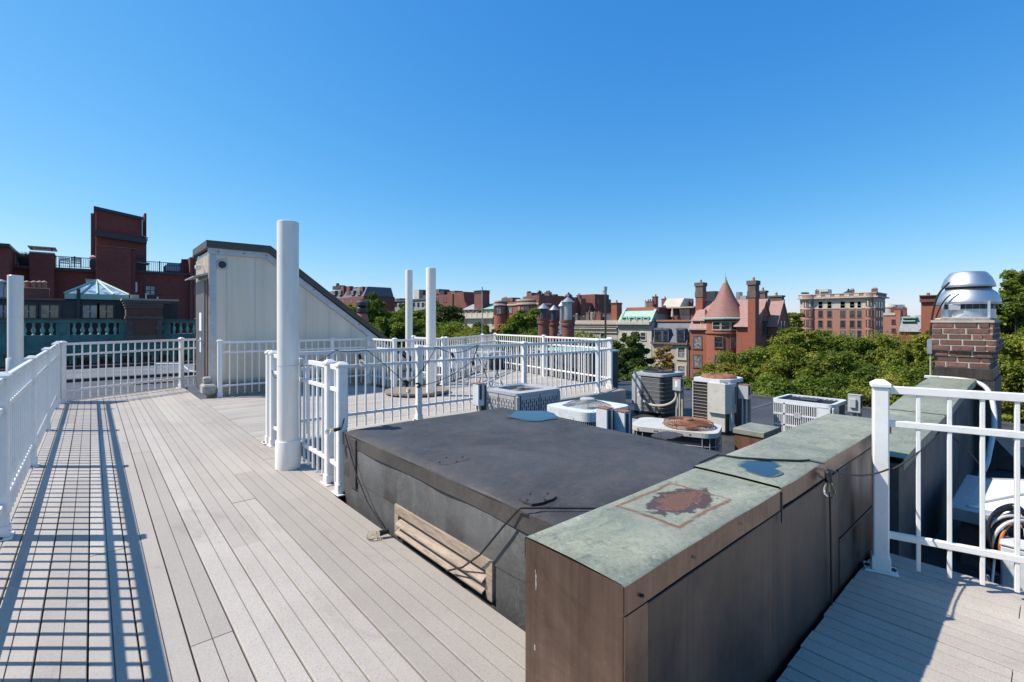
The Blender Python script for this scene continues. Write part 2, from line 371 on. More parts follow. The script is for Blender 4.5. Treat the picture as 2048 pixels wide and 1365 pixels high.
STAIN = (sum(q[0] for q in _p) / 4, sum(q[1] for q in _p) / 4, (max(_p[1][0], _p[2][0]) - min(_p[0][0], _p[3][0])) / 2 * .92, (max(_p[0][1], _p[1][1]) - min(_p[2][1], _p[3][1])) / 2 * .9)
M['verd_stain'] = verdigris('verdigris_with_rust_stain', True); M['verd'] = verdigris('verdigris_copper')
M['teal'] = simple('teal_copper', (.07, .17, .145), .5, .2, var=.35, scale=1.2, stretch=(1, 1, .4), dirt=((.015, .045, .055), .75))
M['mint'] = simple('mint_copper', (.26, .42, .34), .6, .0, var=.15, scale=1.5, dirt=((.12, .25, .2), .4))
# brick walls (courses on any wall direction)
def brickmat(name, c1, c2, mortar, sc=1.0, mz=.012, grime=.35, msm=.1):
    m, n, b = newmat(name)
    g = n.nodes.new('ShaderNodeNewGeometry'); s1 = n.nodes.new('ShaderNodeSeparateXYZ'); s2 = n.nodes.new('ShaderNodeSeparateXYZ')
    n.links.new(g.outputs['Position'], s1.inputs[0]); n.links.new(g.outputs['True Normal'], s2.inputs[0])
    u = mth(n, 'SUBTRACT', mth(n, 'MULTIPLY', s1.outputs[1], s2.outputs[0]), mth(n, 'MULTIPLY', s1.outputs[0], s2.outputs[1]))
    cb = n.nodes.new('ShaderNodeCombineXYZ'); n.links.new(u, cb.inputs[0]); n.links.new(s1.outputs[2], cb.inputs[1])
    bt = n.nodes.new('ShaderNodeTexBrick'); n.links.new(cb.outputs[0], bt.inputs['Vector'])
    bt.inputs['Scale'].default_value = sc; bt.inputs['Brick Width'].default_value = .215; bt.inputs['Row Height'].default_value = .0675
    bt.inputs['Mortar Size'].default_value = mz * .5; bt.inputs['Mortar Smooth'].default_value = msm
    bt.inputs['Color1'].default_value = (*c1, 1); bt.inputs['Color2'].default_value = (*c2, 1); bt.inputs['Mortar'].default_value = (*mortar, 1)
    a = noise(n, wcoord(n), .5, 7, .7); c = mix(n, ramp(n, a, [(.4, 0.), (.72, grime)]), bt.outputs['Color'], tuple(x * .3 for x in c1))
    n.links.new(c, b.inputs['Base Color']); b.inputs['Roughness'].default_value = .88
    bump(n, b, bt.outputs['Fac'], -.4, .01)
    return m
M['brick_dark'] = brickmat('dark_red_brick', (.26, .052, .036), (.17, .038, .029), (.17, .085, .07))
M['brick_red'] = brickmat('red_brick', (.36, .105, .055), (.27, .08, .045), (.26, .12, .08), grime=.2)
M['brick_mid'] = brickmat('brown_red_brick', (.24, .07, .047), (.16, .05, .036), (.18, .10, .08))
M['brick_apt'] = brickmat('apartment_brick', (.40, .18, .12), (.31, .13, .09), (.35, .22, .17), grime=.15)
def tilemat(name, col, var=.25):
    m, n, b = newmat(name)
    g = n.nodes.new('ShaderNodeNewGeometry'); s1 = n.nodes.new('ShaderNodeSeparateXYZ'); n.links.new(g.outputs['Position'], s1.inputs[0])
    fr = mth(n, 'FRACT', mth(n, 'MULTIPLY', s1.outputs[2], 3.4))
    a = noise(n, wcoord(n, (2, 2, 6)), .8, 6, .7); c = ramp(n, a, [(.3, tuple(x * (1 - var) for x in col)), (.7, tuple(x * (1 + var) for x in col))])
    c = mix(n, ramp(n, fr, [(0, .55), (.18, 0.)]), c, tuple(x * .4 for x in col))
    n.links.new(c, b.inputs['Base Color']); b.inputs['Roughness'].default_value = .7; bump(n, b, fr, .4, .03); return m
M['pinkslate'] = tilemat('pink_slate', (.34, .185, .15))
M['conetile'] = tilemat('red_cone_tile', (.29, .13, .10))
M['greyslate'] = tilemat('grey_slate_roof', (.26, .27, .25))
# bulkhead cladding: ribbed pale metal, streaked by rain
m, n, b = newmat('streaked_metal_cladding')
a = noise(n, wcoord(n, (5, 5, .25)), 1, 5, .6); c = ramp(n, a, [(.3, (.60, .53, .42)), (.7, (.74, .66, .54))])
s1 = noise(n, wcoord(n, (5, 5, .5)), .9, 5, .7)
g = n.nodes.new('ShaderNodeNewGeometry'); sx = n.nodes.new('ShaderNodeSeparateXYZ'); n.links.new(g.outputs['Position'], sx.inputs[0])
low = ramp(n, sx.outputs[2], [(.12, .9), (.75, .35), (1.0, .2)])
c = mix(n, mth(n, 'MULTIPLY', ramp(n, s1, [(.35, .1), (.7, .55)]), low), c, (.60, .44, .20))
d_ = ramp(n, mth(n, 'ADD', sx.outputs[2], mth(n, 'MULTIPLY', noise(n, wcoord(n), 5, 5), .12)), [(.22, .8), (.34, 0.)])
c = mix(n, d_, c, (.08, .065, .05))
n.links.new(c, b.inputs['Base Color']); b.inputs['Roughness'].default_value = .42; b.inputs['Metallic'].default_value = .15
M['clad'] = m
# chimney brick (each brick is an object)
m, n, b = newmat('weathered_brick'); oi = n.nodes.new('ShaderNodeObjectInfo')
c = ramp(n, oi.outputs['Random'], [(0, (.12, .055, .042)), (.4, (.19, .085, .06)), (.8, (.24, .11, .08)), (.96, (.29, .12, .08)), (1, (.42, .13, .055))])
a = noise(n, wcoord(n), 18, 8, .75); c = mix(n, ramp(n, a, [(.40, 0.), (.62, .7)]), c, (.085, .055, .042))
a2 = noise(n, wcoord(n), 40, 6, .8); c = mix(n, ramp(n, a2, [(.6, 0.), (.7, .5)]), c, (.42, .36, .3))
n.links.new(c, b.inputs['Base Color']); b.inputs['Roughness'].default_value = .9; bump(n, b, a2, .8, .006); M['brick'] = m
M['mortar'] = simple('mortar', (.44, .39, .32), .95, var=.2, scale=20, bmp=.8, bscale=90, dirt=((.2, .17, .14), .5))
# leaves
def leafmat(name, dark, mid, light, accent=None, acc=.1):
    m, n, b = newmat(name); n.nodes.remove(b)
    at_ = n.nodes.new('ShaderNodeAttribute'); at_.attribute_name = 'tint'
    c = ramp(n, at_.outputs['Fac'], [(0, dark), (.45, mid), (.9, light)] + ([(1.0, accent)] if accent else []))
    big = noise(n, wcoord(n), .45, 3); 
    if accent: c = mix(n, ramp(n, big, [(.5, 0.), (.62, acc)]), c, accent)
    d = n.nodes.new('ShaderNodeBsdfDiffuse'); t = n.nodes.new('ShaderNodeBsdfTranslucent'); gl = n.nodes.new('ShaderNodeBsdfGlossy')
    gl.inputs['Roughness'].default_value = .6; gl.inputs['Color'].default_value = (.5, .5, .5, 1)
    n.links.new(c, d.inputs[0]); n.links.new(mix(n, 1.0, c, (1.1, 1.2, .5), 'MULTIPLY'), t.inputs[0])
    m1 = n.nodes.new('ShaderNodeMixShader'); m1.inputs[0].default_value = .35; n.links.new(d.outputs[0], m1.inputs[1]); n.links.new(t.outputs[0], m1.inputs[2])
    m2 = n.nodes.new('ShaderNodeMixShader'); m2.inputs[0].default_value = .02; n.links.new(m1.outputs[0], m2.inputs[1]); n.links.new(gl.outputs[0], m2.inputs[2])
    n.links.new(m2.outputs[0], n.nodes['Material Output'].inputs[0]); return m
M['leaf'] = leafmat('green_leaves', (.05, .08, .013), (.135, .18, .026), (.24, .28, .042))
M['leaf_y'] = leafmat('yellowing_leaves', (.07, .10, .014), (.19, .22, .03), (.32, .32, .048), (.40, .27, .06), .35)
M['leaf_d'] = leafmat('dark_green_leaves', (.035, .06, .016), (.08, .115, .028), (.14, .18, .045))
M['leaf_o'] = leafmat('orange_brown_leaves', (.18, .10, .03), (.38, .24, .07), (.52, .35, .12))
exec_parts = []
# ================================================================== THE SETTING
RZ = -0.45
struct('ground', MB().box(-1500, 3000, -1500, 3000, -17.6, -17.0), M['asphalt'])
struct('park_lawn', MB().box(30, 52, -60, 160, -16.99, -16.95), M['lawn'])
struct('roof', MB().box(-4, 11.4, -9, 23.5, -16.9, RZ), [M['epdm']])
b = MB(); b.box(-4, 11.28, 18.3, 18.55, RZ - .01, RZ + .09); b.box(-4, 11.28, 23.2, 23.45, RZ - .01, RZ + .12)
struct('roof_upstand', b, M['epdm'])
struct('roof_sheet', MB().box(-3.9, 6.5, 11.6, 18.2, RZ - .02, RZ + .012), M['roofgrey'])
struct('roof_sheet_light', MB().box(-3.9, 9.5, 18.7, 23.1, RZ - .02, RZ + .02), M['rooflight'])
b = MB(); b.box(11.25, 11.45, -9, 23.5, RZ - .01, RZ + .035); struct('roof_edge', b, M['roofgrey'])
for k in range(7):                                   # lapped seams of the membrane
    b = MB(); b.box(2.9, 11.2, -1.5 + k * 1.35 + .0, -1.5 + k * 1.35 + .09, RZ - .01, RZ + .006)
    struct('roof_seam', b, M['roofgrey'])

# ---- the deck: one structure, every board a part
deck = bpy.data.objects.new('deck', None); COL.objects.link(deck); deck['kind'] = 'structure'
def board(x0, x1, ya, yb, along='y', ya2=None, yb2=None, groove=True, mat='board', dz=0.0):
    """a board running along y (or x); ya2/yb2 are the ends on its far edge so it can be cut on the slant"""
    ya2 = ya if ya2 is None else ya2; yb2 = yb if yb2 is None else yb2
    c = .0025; mid = (x0 + x1) / 2; wz = dz
    pr = [(x0, -.026), (x0, -c), (x0 + c, 0)]
    if groove: pr += [(mid - .0022, 0), (mid - .0018, -.009), (mid + .0018, -.009), (mid + .0022, 0)]
    pr += [(x1 - c, 0), (x1, -c), (x1, -.026)]
    bb = MB(); n_ = len(pr)
    for e in (0, 1):
        for px_, pz in pr:
            t = (px_ - x0) / (x1 - x0)
            yy = (ya + (ya2 - ya) * t) if e == 0 else (yb + (yb2 - yb) * t)
            bb.v.append((px_, yy, pz + wz) if along == 'y' else (yy, px_, pz + wz))
    bb.face(list(range(n_))); bb.face([n_ + i for i in range(n_)][::-1])
    for i in range(n_):
        j = (i + 1) % n_; bb.face([i, j, n_ + j, n_ + i])
    return bb.build('board', M[mat], deck, world=False)
PITCH = .1478; x = -.452; k = 0
rb = random.Random(3)
while x < 1.30:
    x1 = x + PITCH - .006
    end = lambda q: 10.16 + .545 * (q + .39)
    joints = {0: [2.7, 6.1], 1: [4.3, 8.0], 2: [1.9, 5.2], 3: [3.4, 7.0], 4: [2.55, 6.4], 5: [2.2, 5.8, 9.1], 6: [4.1, 7.6], 7: [3.0, 6.6], 8: [3.75, 7.2], 9: [4.45, 8.1], 10: [3.55, 6.9], 11: [4.75, 8.3]}.get(k, [3.2])
    ys = [-1.6] + joints
    for i, ya in enumerate(ys):
        dz = rb.uniform(-.0015, .0015)
        if i + 1 < len(ys): board(x, x1, ya + .001, ys[i + 1] - .0015, dz=dz)
        else: board(x, x1, ya + .001, end(x), yb2=end(x1), dz=dz)
    x += PITCH; k += 1
board(1.3225, 1.47, 3.44, 5.30)                       # the strip that carries the gate posts
def far_right(y): return 7.44 + (y - 5.35) * .213
y = 5.315; k = 0
while y < 9.95:
    y1 = y + PITCH - .006; ym = (y + y1) / 2
    if ym < 8.0: segs = [(1.3235, far_right(ym))]
    elif ym < 9.18: segs = [(1.3235, 4.14), (5.36 + max(0, (ym - 8.05) / .72), far_right(ym))]
    else: segs = [(5.36 + (ym - 8.05) / .72, far_right(ym))]
    for a, c_ in segs:
        if c_ - a < .1: continue
        j = a + 1.0 + (k * 1.37) % 3.2
        if j < c_ - .5: board(y, y1, a, j - .0015, 'x', groove=False, dz=rb.uniform(-.001, .001)); board(y, y1, j + .0015, c_, 'x', groove=False)
        else: board(y, y1, a, c_, 'x', groove=False)
    y += PITCH; k += 1
# right-hand deck by the parapet: boards along y, ends cut unevenly beside the wall
x = 1.02; k = 0
while x < 3.09:
    x1 = x + PITCH - .0065
    e = .655 - rb.uniform(0, .018)
    j = [-.55, .1, -.9, -.3][k % 4]
    board(x, x1, -2.2, j - .0015, mat='board_old', dz=rb.uniform(-.0012, .0012)); board(x, x1, j + .0015, e, mat='board_old', dz=rb.uniform(-.0012, .0012))
    x += PITCH; k += 1
DX1 = x - .0065
# joists and rims
b = MB(); b.box(-.44, 1.31, -1.6, 10.05, -.2, -.032); b.box(1.33, 1.46, 3.46, 5.29, -.2, -.032); b.box(1.34, 7.42, 5.34, 7.98, -.2, -.032); b.box(1.34, 4.12, 7.98, 9.15, -.2, -.032); b.box(5.4, 7.9, 7.98, 8.6, -.2, -.032); b.box(6.4, 8.1, 8.6, 9.3, -.2, -.032)
b.box(1.03, DX1 - .01, -2.2, .62, -.2, -.032)
b.build('joist_frame', M['dkmetal'], deck, world=False)
b = MB(); b.cbox(1.475, 7.46, 5.275, 5.312, -.36, -.004); b.build('rim_board', M['board_old'], deck, world=False)
b = MB(); b.prism([(7.445, 5.33), (7.48, 5.33), (8.47, 10.0), (8.435, 10.0)], -.36, -.004); b.build('rim_board', M['board_old'], deck, world=False)
b = MB(); b.cbox(DX1 + .002, DX1 + .03, -2.2, .64, -.3, -.004); b.build('rim_board', M['board_old'], deck, world=False)
b = MB(); b.prism([(-.44, 10.17), (-.44, 10.20), (1.40, 11.20), (1.40, 11.17)], -.3, .004); b.build('rim_board', M['board_old'], deck, world=False)

# ================================================================== FENCES
b = MB(); b.cbox(-.033, .033, -.033, .033, 0, .925, .006); ME_POST = b.mesh('post', M['white'])
b = MB(); b.cbox(-.042, .042, -.042, .042, .924, .945, .004)
pv = len(b.v); b.v += [(-.038, -.038, .945), (.038, -.038, .945), (.038, .038, .945), (-.038, .038, .945), (-.016, -.016, .962), (.016, -.016, .962), (.016, .016, .962), (-.016, .016, .962)]
for q in ((0, 1, 5, 4), (1, 2, 6, 5), (2, 3, 7, 6), (3, 0, 4, 7), (4, 5, 6, 7)): b.face([pv + i for i in q])
ME_CAP = b.mesh('post_cap', M['white'])
b = MB(); b.cbox(-.068, .068, -.05, .05, .0, .009, .003); b.cbox(-.039, .039, -.039, .039, .009, .075, .003); ME_PLATE = b.mesh('base_plate', M['white'])
b = MB(); b.lathe([(.011, .009), (.011, .017), (.006, .021)], (0, 0, 0), 8); ME_BOLT = b.mesh('bolt', M['bolt'])
b = MB(); b.cbox(-.0085, .0085, -.0085, .0085, .035, .905, .002); ME_PICK = b.mesh('picket', M['white'])
def rail_mesh(name, L, z0, z1, hw): bb = MB(); bb.cbox(0, L, -hw, hw, z0, z1, .003); return bb.mesh(name, M['white'])
def post(root, x, y, rz, plate=True):
    p = inst(ME_POST, 'post', root, (x, y, 0), rz)
    c = inst(ME_CAP, 'post_cap', p, world=False)
    if plate:
        inst(ME_PLATE, 'base_plate', p, world=False); inst(ME_BOLT, 'bolt', p, (.054, 0, 0), world=False); inst(ME_BOLT, 'bolt', p, (-.054, 0, 0), world=False)
    return p
def panel(root, a, c, zoff=0):
    d = Vector((c[0] - a[0], c[1] - a[1])); L = d.length; d /= L; rz = math.atan2(d.y, d.x)
    s = (a[0] + d.x * .033, a[1] + d.y * .033); L2 = L - .066
    for nm, z0, z1, hw in (('top_rail', .893, .931, .015), ('middle_rail', .728, .76, .0135), ('bottom_rail', .17, .202, .0135)):
        inst(rail_mesh(nm, L2, z0, z1, hw), nm, root, (s[0], s[1], zoff), rz)
    n_ = max(1, round(L2 / .1135) - 1)
    for i in range(n_):
        t = .033 + L2 * (i + 1) / (n_ + 1)
        inst(ME_PICK, 'picket', root, (a[0] + d.x * t, a[1] + d.y * t, zoff), rz)
def fence(label, pts, skip=(), noposts=(), group='white metal fences round the deck'):
    root = thing('fence', label, 'fence', (pts[0][0], pts[0][1], 0), group)
    for i, p in enumerate(pts):
        q = pts[i + 1] if i + 1 < len(pts) else pts[i - 1]
        rz = math.atan2(q[1] - p[1], q[0] - p[0])
        if i not in noposts: post(root, p[0], p[1], rz)
        if i + 1 < len(pts) and i not in skip: panel(root, p, pts[i + 1])
    return root
FX = -.395
fence('long white fence on the left edge of the walkway, throwing striped shade', [(FX, y_) for y_ in (-1.45, .38, 2.2, 4.03, 5.85, 7.68, 9.5, 10.09)])
fence('white fence across the far end of the walkway, ending at the door', [(FX + .055, 10.12), (1.28, 11.02), (1.62, 11.2)], noposts=(2,))
gt = fence('white gate and double posts between the thick pipe and the black curb', [(1.372, 3.45), (1.386, 3.72), (1.385, 5.24)])
fence('white fence on the near edge of the square deck, behind the black curb', [(1.385, 5.385), (3.13, 5.36), (4.96, 5.36), (6.74, 5.36), (7.36, 5.55)])
fence('sunlit white fence on the right side and back of the square deck', [(7.42, 5.63), (7.86, 7.82), (8.35, 10.2), (7.43, 9.58), (5.34, 8.08)])
fence('white fence stepping along the stair hut side and round its low end', [(1.6, 9.2), (3.47, 9.2), (4.2, 9.2), (4.2, 8.06), (5.26, 8.06), (5.3, 9.3)])
fence('white fence nearest the camera at the right, beside the copper parapet', [(2.99, .582), (3.66, -1.67)])

# ================================================================== PIPES
def pipe(label, px, base_py, d, r, top, x=None, y=None, collar=True, z0=0):
    if x is None: x, y = at(px, d)
    t = thing('white_pipe', label, 'pipe', (x, y, z0), 'tall white plastic pipes standing on the roof')
    b = MB(); b.lathe([(r, .012), (r, top - z0 - .004), (r - .004, top - z0), (r - .012, top - z0), (r - .012, .3)], (0, 0, 0), 40, cap=False); b.build('shaft', M['pvc'], t, False)
    if collar:
        b = MB(); b.lathe([(r + .0145, 0), (r + .0145, .232), (r + .010, .24), (r, .24)], (0, 0, 0), 40, cap=False); b.build('collar', M['pvc'], t, False)
    b = MB(); b.lathe([(r + .002, .88), (r + .002, .884)], (0, 0, 0), 32); b.build('joint_ring', M['cable_w'], t, False)
    return t
pipe('thickest white pipe, standing in front of the gate beside the walkway', 576, 935, 4.116, .0865, 2.115)
pipe('middle white pipe rising through the square deck at the round wooden platform', 862, 792, 8.12, .084, 2.17, collar=False)
pipe('thinner white pipe just left of the middle one, behind the stepped fence', 818, 0, 10.8, .08, 2.43, collar=False, z0=RZ)
pipe('white pipe left of the walkway, outside the long fence', 31, 0, 7.5, .092, 1.985, z0=RZ + .9)
# round wooden platform on the deck
x, y = at(835, 8.42)
t = thing('round_platform', 'round weathered wooden platform at the foot of the middle pipe', 'wooden platform', (x, y, 0))
for k in range(7):
    a0 = -.54 + k * .155; a1 = a0 + .15
    def hw(v): return math.sqrt(max(.02, .56 ** 2 - v * v))
    MB().prism([(-hw(a0) * 1.0, a0), (hw(a0) * 1.0, a0), (hw(a1) * 1.0, a1), (-hw(a1) * 1.0, a1)], .03, .065).build('plank', M['wood'], t, False)
MB().box(-.4, .4, -.05, .05, .003, .03).build('batten', M['wood'], t, False)

# ================================================================== STAIR HUT
YB = 9.45; XB = 1.498; YE = 10.78
t = thing('stair_hut', 'tapering stair hut of pale metal with a brown roof and grey door', 'stair bulkhead', (XB, YB, 0))
prof = [(XB, .17), (XB, 2.47), (2.40, 2.47), (5.46, .18)]
MB().extr(prof, 'y', YB, YE).build('cladding', M['clad'], t)
rp = [(XB - .06, 2.51), (XB - .06, 2.63), (2.43, 2.635), (5.98, -.02), (5.86, -.02), (2.40, 2.51)]
MB().extr(rp, 'y', YB - .07, YE + .07).build('roof', M['brownflash'], t)
tp = [(XB - .03, 2.405), (XB - .03, 2.509), (2.395, 2.509), (5.80, -.02), (5.63, -.02), (2.36, 2.405)]
MB().extr(tp, 'y', YB - .035, YB - .004).build('fascia_trim', M['trim'], t)
for i, xx in enumerate((1.75, 2.19, 2.63, 3.07, 3.51, 3.95, 4.39, 4.83)):  # standing seams of the metal panels
    zt = 2.40 if xx < 2.36 else 2.40 - (xx - 2.36) * .745
    MB().box(xx - .003, xx + .003, YB - .004, YB, .2, zt).build('panel_seam', M['trim'], t)
MB().box(XB - .012, XB + .09, YB - .012, YB + .02, .16, 2.40).build('corner_trim', M['trim'], t)
MB().cbox(XB - .05, 5.5, YB - .16, YB + .01, -.2, .165, .015).build('base_curb', M['stucco'], t)
MB().cbox(XB - .14, XB + .06, YB - .26, YB + .06, 0.05, .22, .03).build('base_curb', M['conc'], t)
MB().cbox(XB - .1, XB + .02, YB - .10, YB + .06, .22, .33, .02).build('concrete_block', M['conc'], t)
MB().box(XB - .015, XB - .001, YB + .03, YE, .02, 2.40).build('front_wall', M['stucco'], t)
MB().box(XB - .035, XB - .016, YB + .12, YB + 1.12, .02, 2.02).build('door_frame', M['trim'], t)
dr = MB().cbox(XB - .055, XB - .036, YB + .17, YB + 1.07, .05, 1.98, .004).build('door', M['door'], t)
MB().tube([(XB - .06, YB + .26, .93), (XB - .11, YB + .26, .93), (XB - .115, YB + .34, .93)], .012).build('handle', M['galv'], dr)
MB().box(XB - .058, XB - .0555, YB + .45, YB + .67, 1.1, 1.42).build('notice', M['paper'], dr)
MB().box(XB - .058, XB - .0555, YB + .50, YB + .62, .72, .98).build('notice', M['paper'], dr)
for z_ in (.35, 1.0, 1.75): MB().box(XB - .066, XB - .0555, YB + 1.05, YB + 1.09, z_, z_ + .12).build('hinge', M['bolt'], dr)
MB().extr([(XB - .02, 2.10), (XB - .22, 2.03), (XB - .22, 2.015), (XB - .02, 2.06)], 'y', YB + .1, YB + 1.1).build('door_hood', M['trim'], t)
b = MB(); b.lathe([(.0, .06), (.045, .05), (.05, 0), (.03, -.03)], (XB - .1, YB + .5, 2.2), 12, cap=False); b.tube([(XB, YB + .5, 2.24), (XB - .1, YB + .5, 2.25)], .015); b.build('door_lamp', M['pvc'], t)
MB().tube([(XB - .03, YB + .06, 2.0), (XB - .03, YB + .06, .3)], .012).build('conduit', M['rust'], t)
v = MB()
pts = [(1.675 + .075 * math.cos(a), YB - .02, 2.24 + .075 * math.sin(a)) for a in [i * math.pi / 12 for i in range(24)]]
v.tube(pts, .016, 8, closed=True); vo = v.build('round_vent', M['trim'], t)
b = MB(); pv = [(1.675 + .062 * math.cos(a), YB - .012, 2.24 + .062 * math.sin(a)) for a in [i * math.pi / 10 for i in range(20)]]; b.v += pv; b.face(list(range(20))); b.build('vent_opening', M['dkmetal'], vo)
for px_ in ((1.62, 2.45), (2.0, 2.45), (2.37, 2.45), (3.2, 1.87), (4.1, 1.2)):
    MB().lathe([(.012, 0), (.012, .012)], (px_[0], YB - .045, px_[1]), 8).build('screw', M['bolt'], t)
MB().cbox(4.5, 5.5, YB - .5, YB - .2, -.15, .12, .03).build('step', M['stucco'], t)

# ================================================================== BLACK ROOF CURB (hatch house) IN FRONT
CX0, CX1, CY0, CY1, CZ = 1.36, 2.87, .97, 3.40, .472
t = thing('roof_curb', 'large low black rubber-covered curb with a flat top and wooden vent', 'roof curb', (CX0, CY0, 0))
b = MB(); nx_, ny_ = 40, 60                            # gently uneven top sheet, rounded edge
def ctop(x, y):
    e = min(x - CX0, CX1 - x, CY1 - y) ; e = max(0, min(1, e / .05)); n_ = math.sin(x * 5.1 + 1) * math.sin(y * 3.3) * .004 + math.sin(x * 2.3 + y * 1.7) * .004
    return CZ - .018 * (1 - e) ** 2 + n_ * e
for j in range(ny_ + 1):
    for i in range(nx_ + 1):
        x = CX0 + (CX1 - CX0) * i / nx_; y = CY0 + (CY1 - CY0) * j / ny_; b.v.append((x, y, ctop(x, y)))
for j in range(ny_):
    for i in range(nx_): q = j * (nx_ + 1) + i; b.face([q, q + 1, q + nx_ + 2, q + nx_ + 1], True)
b.build('top_sheet', M['epdm'], t)
MB().box(CX0 + .012, CX1 - .012, CY0, CY1 - .012, RZ, CZ - .03).build('wall', M['epdm2'], t)
# lapped edge strip with a wavy lower edge, and a second band
def wavy_strip(x, za, amp, thick, y0, y1, ztop, seed, n_=60):
    bb = MB(); r_ = random.Random(seed); ph = [r_.uniform(0, 6) for _ in range(4)]
    for i in range(n_ + 1):
        y = y0 + (y1 - y0) * i / n_; zz = za + amp * (math.sin(y * 3 + ph[0]) * .5 + math.sin(y * 7.7 + ph[1]) * .3 + math.sin(y * 15 + ph[2]) * .2)
        ww = thick * (1 + .5 * math.sin(y * 9 + ph[3]))
        bb.v += [(x - .001, y, ztop), (x - ww, y, ztop - .004), (x - ww, y, zz), (x, y, zz - .002)]
    for i in range(n_):
        for k_ in range(3): q = i * 4 + k_; bb.face([q, q + 1, q + 5, q + 4], True)
    return bb
wavy_strip(CX0 + .012, .375, .006, .011, CY0, CY1 - .005, CZ - .012, 1).build('edge_strip', M['epdm_strip'], t)
wavy_strip(CX0 + .012, .15, .006, .003, CY0, CY1 - .005, .365, 5).build('middle_band', M['epdm2'], t)
b = MB(); b.cbox(CX0 - .003, CX0 + .01, 3.17, 3.27, .10, .44, .003); b.build('patch', M['epdm_strip'], t)
for (pxy, w_, h_) in (((902, 922), .2, .13), ((1074, 997), .15, .12), ((1335, 872), .22, .16)):
    q = gp(*pxy, CZ); bb = MB(); n_ = 20; rr_ = random.Random(int(w_ * 1000)); pl = []
    for i in range(n_):
        a = 2 * math.pi * i / n_; e = 1 / max(abs(math.cos(a)), abs(math.sin(a))) ** .8
        k_ = rr_.uniform(.95, 1.05); pl.append((q[0] + w_ / 2 * e * math.cos(a) * k_, q[1] + h_ / 2 * e * math.sin(a) * k_))
    bb.prism(pl, CZ - .003, CZ + .0065); pt = bb.build('patch', M['epdm_strip'], t)
    for i in range(0, n_, 5): MB().lathe([(.008, 0), (.006, .004)], ((pl[i][0] * .8 + q[0] * .2), (pl[i][1] * .8 + q[1] * .2), CZ + .0065), 8).build('screw', M['bolt'], pt)
q = gp(1066, 832, CZ)
pd = []
for i in range(36):
    a = 2 * math.pi * i / 36; r_ = .215 * (1 + .10 * math.sin(2 * a + 1) + .05 * math.sin(5 * a)); pd.append((q[0] + r_ * math.cos(a) * .8, q[1] + r_ * math.sin(a) * 1.0))
pc = (sum(p[0] for p in pd) / len(pd), sum(p[1] for p in pd) / len(pd)); pw = [(pc[0] + (p[0] - pc[0]) * (1.10 + .07 * math.sin(i * 1.3)), pc[1] + (p[1] - pc[1]) * (1.12 + .08 * math.sin(i * .9 + 1))) for i, p in enumerate(pd)]
pu = thing('rain_puddle', 'x', 'puddle', (pc[0], pc[1], CZ)); MB().prism(pd, CZ - .004, CZ + .0042).build('water', M['water'], pu); MB().prism(pw, CZ - .004, CZ + .0034).build('wet_edge', M['wet'], pu); pu['label'] = 'shallow blue rain puddle at the back corner of the black curb'; pu['category'] = 'puddle'
# louvre vent in the curb
lv = []
y0, y1 = 1.68, 2.61; xf = CX0 + .012
fr = MB(); fr.cbox(xf - .014, xf + .01, y0, y1, .108, .165, .002); vent = fr.build('vent_frame', M['wood_bare'], t)
MB().cbox(xf - .014, xf + .01, y0, y0 + .05, -.02, .107, .002).build('vent_jamb', M['wood_bare'], vent)
MB().cbox(xf - .014, xf + .01, y1 - .045, y1, -.02, .107, .002).build('vent_jamb', M['wood_bare'], vent)
for z_ in (.072, .022):
    bb = MB(); bb.extr([(xf - .034, z_ - .016), (xf + .003, z_ + .012), (xf + .003, z_ + .018), (xf - .034, z_ - .009)], 'y', y0 + .05, y1 - .045); bb.build('louvre', M['wood_bare'], vent)
MB().box(xf - .002, xf - .0005, y0 + .05, y1 - .045, -.02, .117).build('vent_gap_shade', M['dkmetal'], vent)  # dark sheet standing in for the shade between the louvres

# ================================================================== COPPER PARAPET
PX0, PX1, PY0, PY1, PZ = .933, 3.67, .66, .998, .64
t = thing('copper_parapet', 'long low parapet of brown copper with a green weathered top and rust stain', 'parapet wall', (PX0, PY0, 0))
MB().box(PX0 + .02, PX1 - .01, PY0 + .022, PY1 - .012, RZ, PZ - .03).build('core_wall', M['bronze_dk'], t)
def capsheet(x0, x1, mat, z, lift, nm='cap_sheet'):
    bb = MB(); nx = 14; prof = [(PY0, z - .072), (PY0, z - .004), (PY0 + .006, z), (PY0 + .06, z + .0015), (PY0 + .17, z + .003), (PY1 - .06, z + .0015), (PY1 - .006, z), (PY1, z - .004), (PY1, z - .06)]
    for i in range(nx + 1):
        x = x0 + (x1 - x0) * i / nx
        for j, (yy, zz) in enumerate(prof):
            wv = .0009 * math.sin(x * 6 + yy * 9) + .0005 * math.sin(x * 17 + j)
            bb.v.append((x, yy + (wv if j in (0, 1) else 0), zz + wv * (0 if j in (0, 8) else 1) + lift * (1 if i == 0 else 0)))
    m_ = len(prof)
    for i in range(nx):
        for j in range(m_ - 1):
            bb.cur = 1 if j == 0 else 0
            q = i * m_ + j; bb.face([q, q + m_, q + m_ + 1, q + 1], j > 1)
    bb.cur = 0
    return bb.build(nm, [mat, M['bronze']], t)
c1 = capsheet(PX0 - .007, 1.893, M['verd_stain'], PZ, 0)
c2 = capsheet(1.885, PX1, M['verd'], PZ + .006, .004)
b = MB(); b.box(PX0 - .006, PX0 + .002, PY0 + .002, PY1 - .002, RZ + .3, PZ - .0035); b.build('end_panel', M['bronze'], t)
b = MB(); b.obox((0, 0, 0), (1, 0), (0, 1), PX0 - .006, PX0 + .088, RZ + .3, PZ - .075, PY0 - .002, PY0 + .004); b.build('corner_return', M['bronze'], t)
b = MB(); b.cbox(PX0 + .096, 2.622, PY0 + .008, PY0 + .021, RZ + .3, PZ - .088, .002); b.build('side_panel', M['bronze_dk'], t)
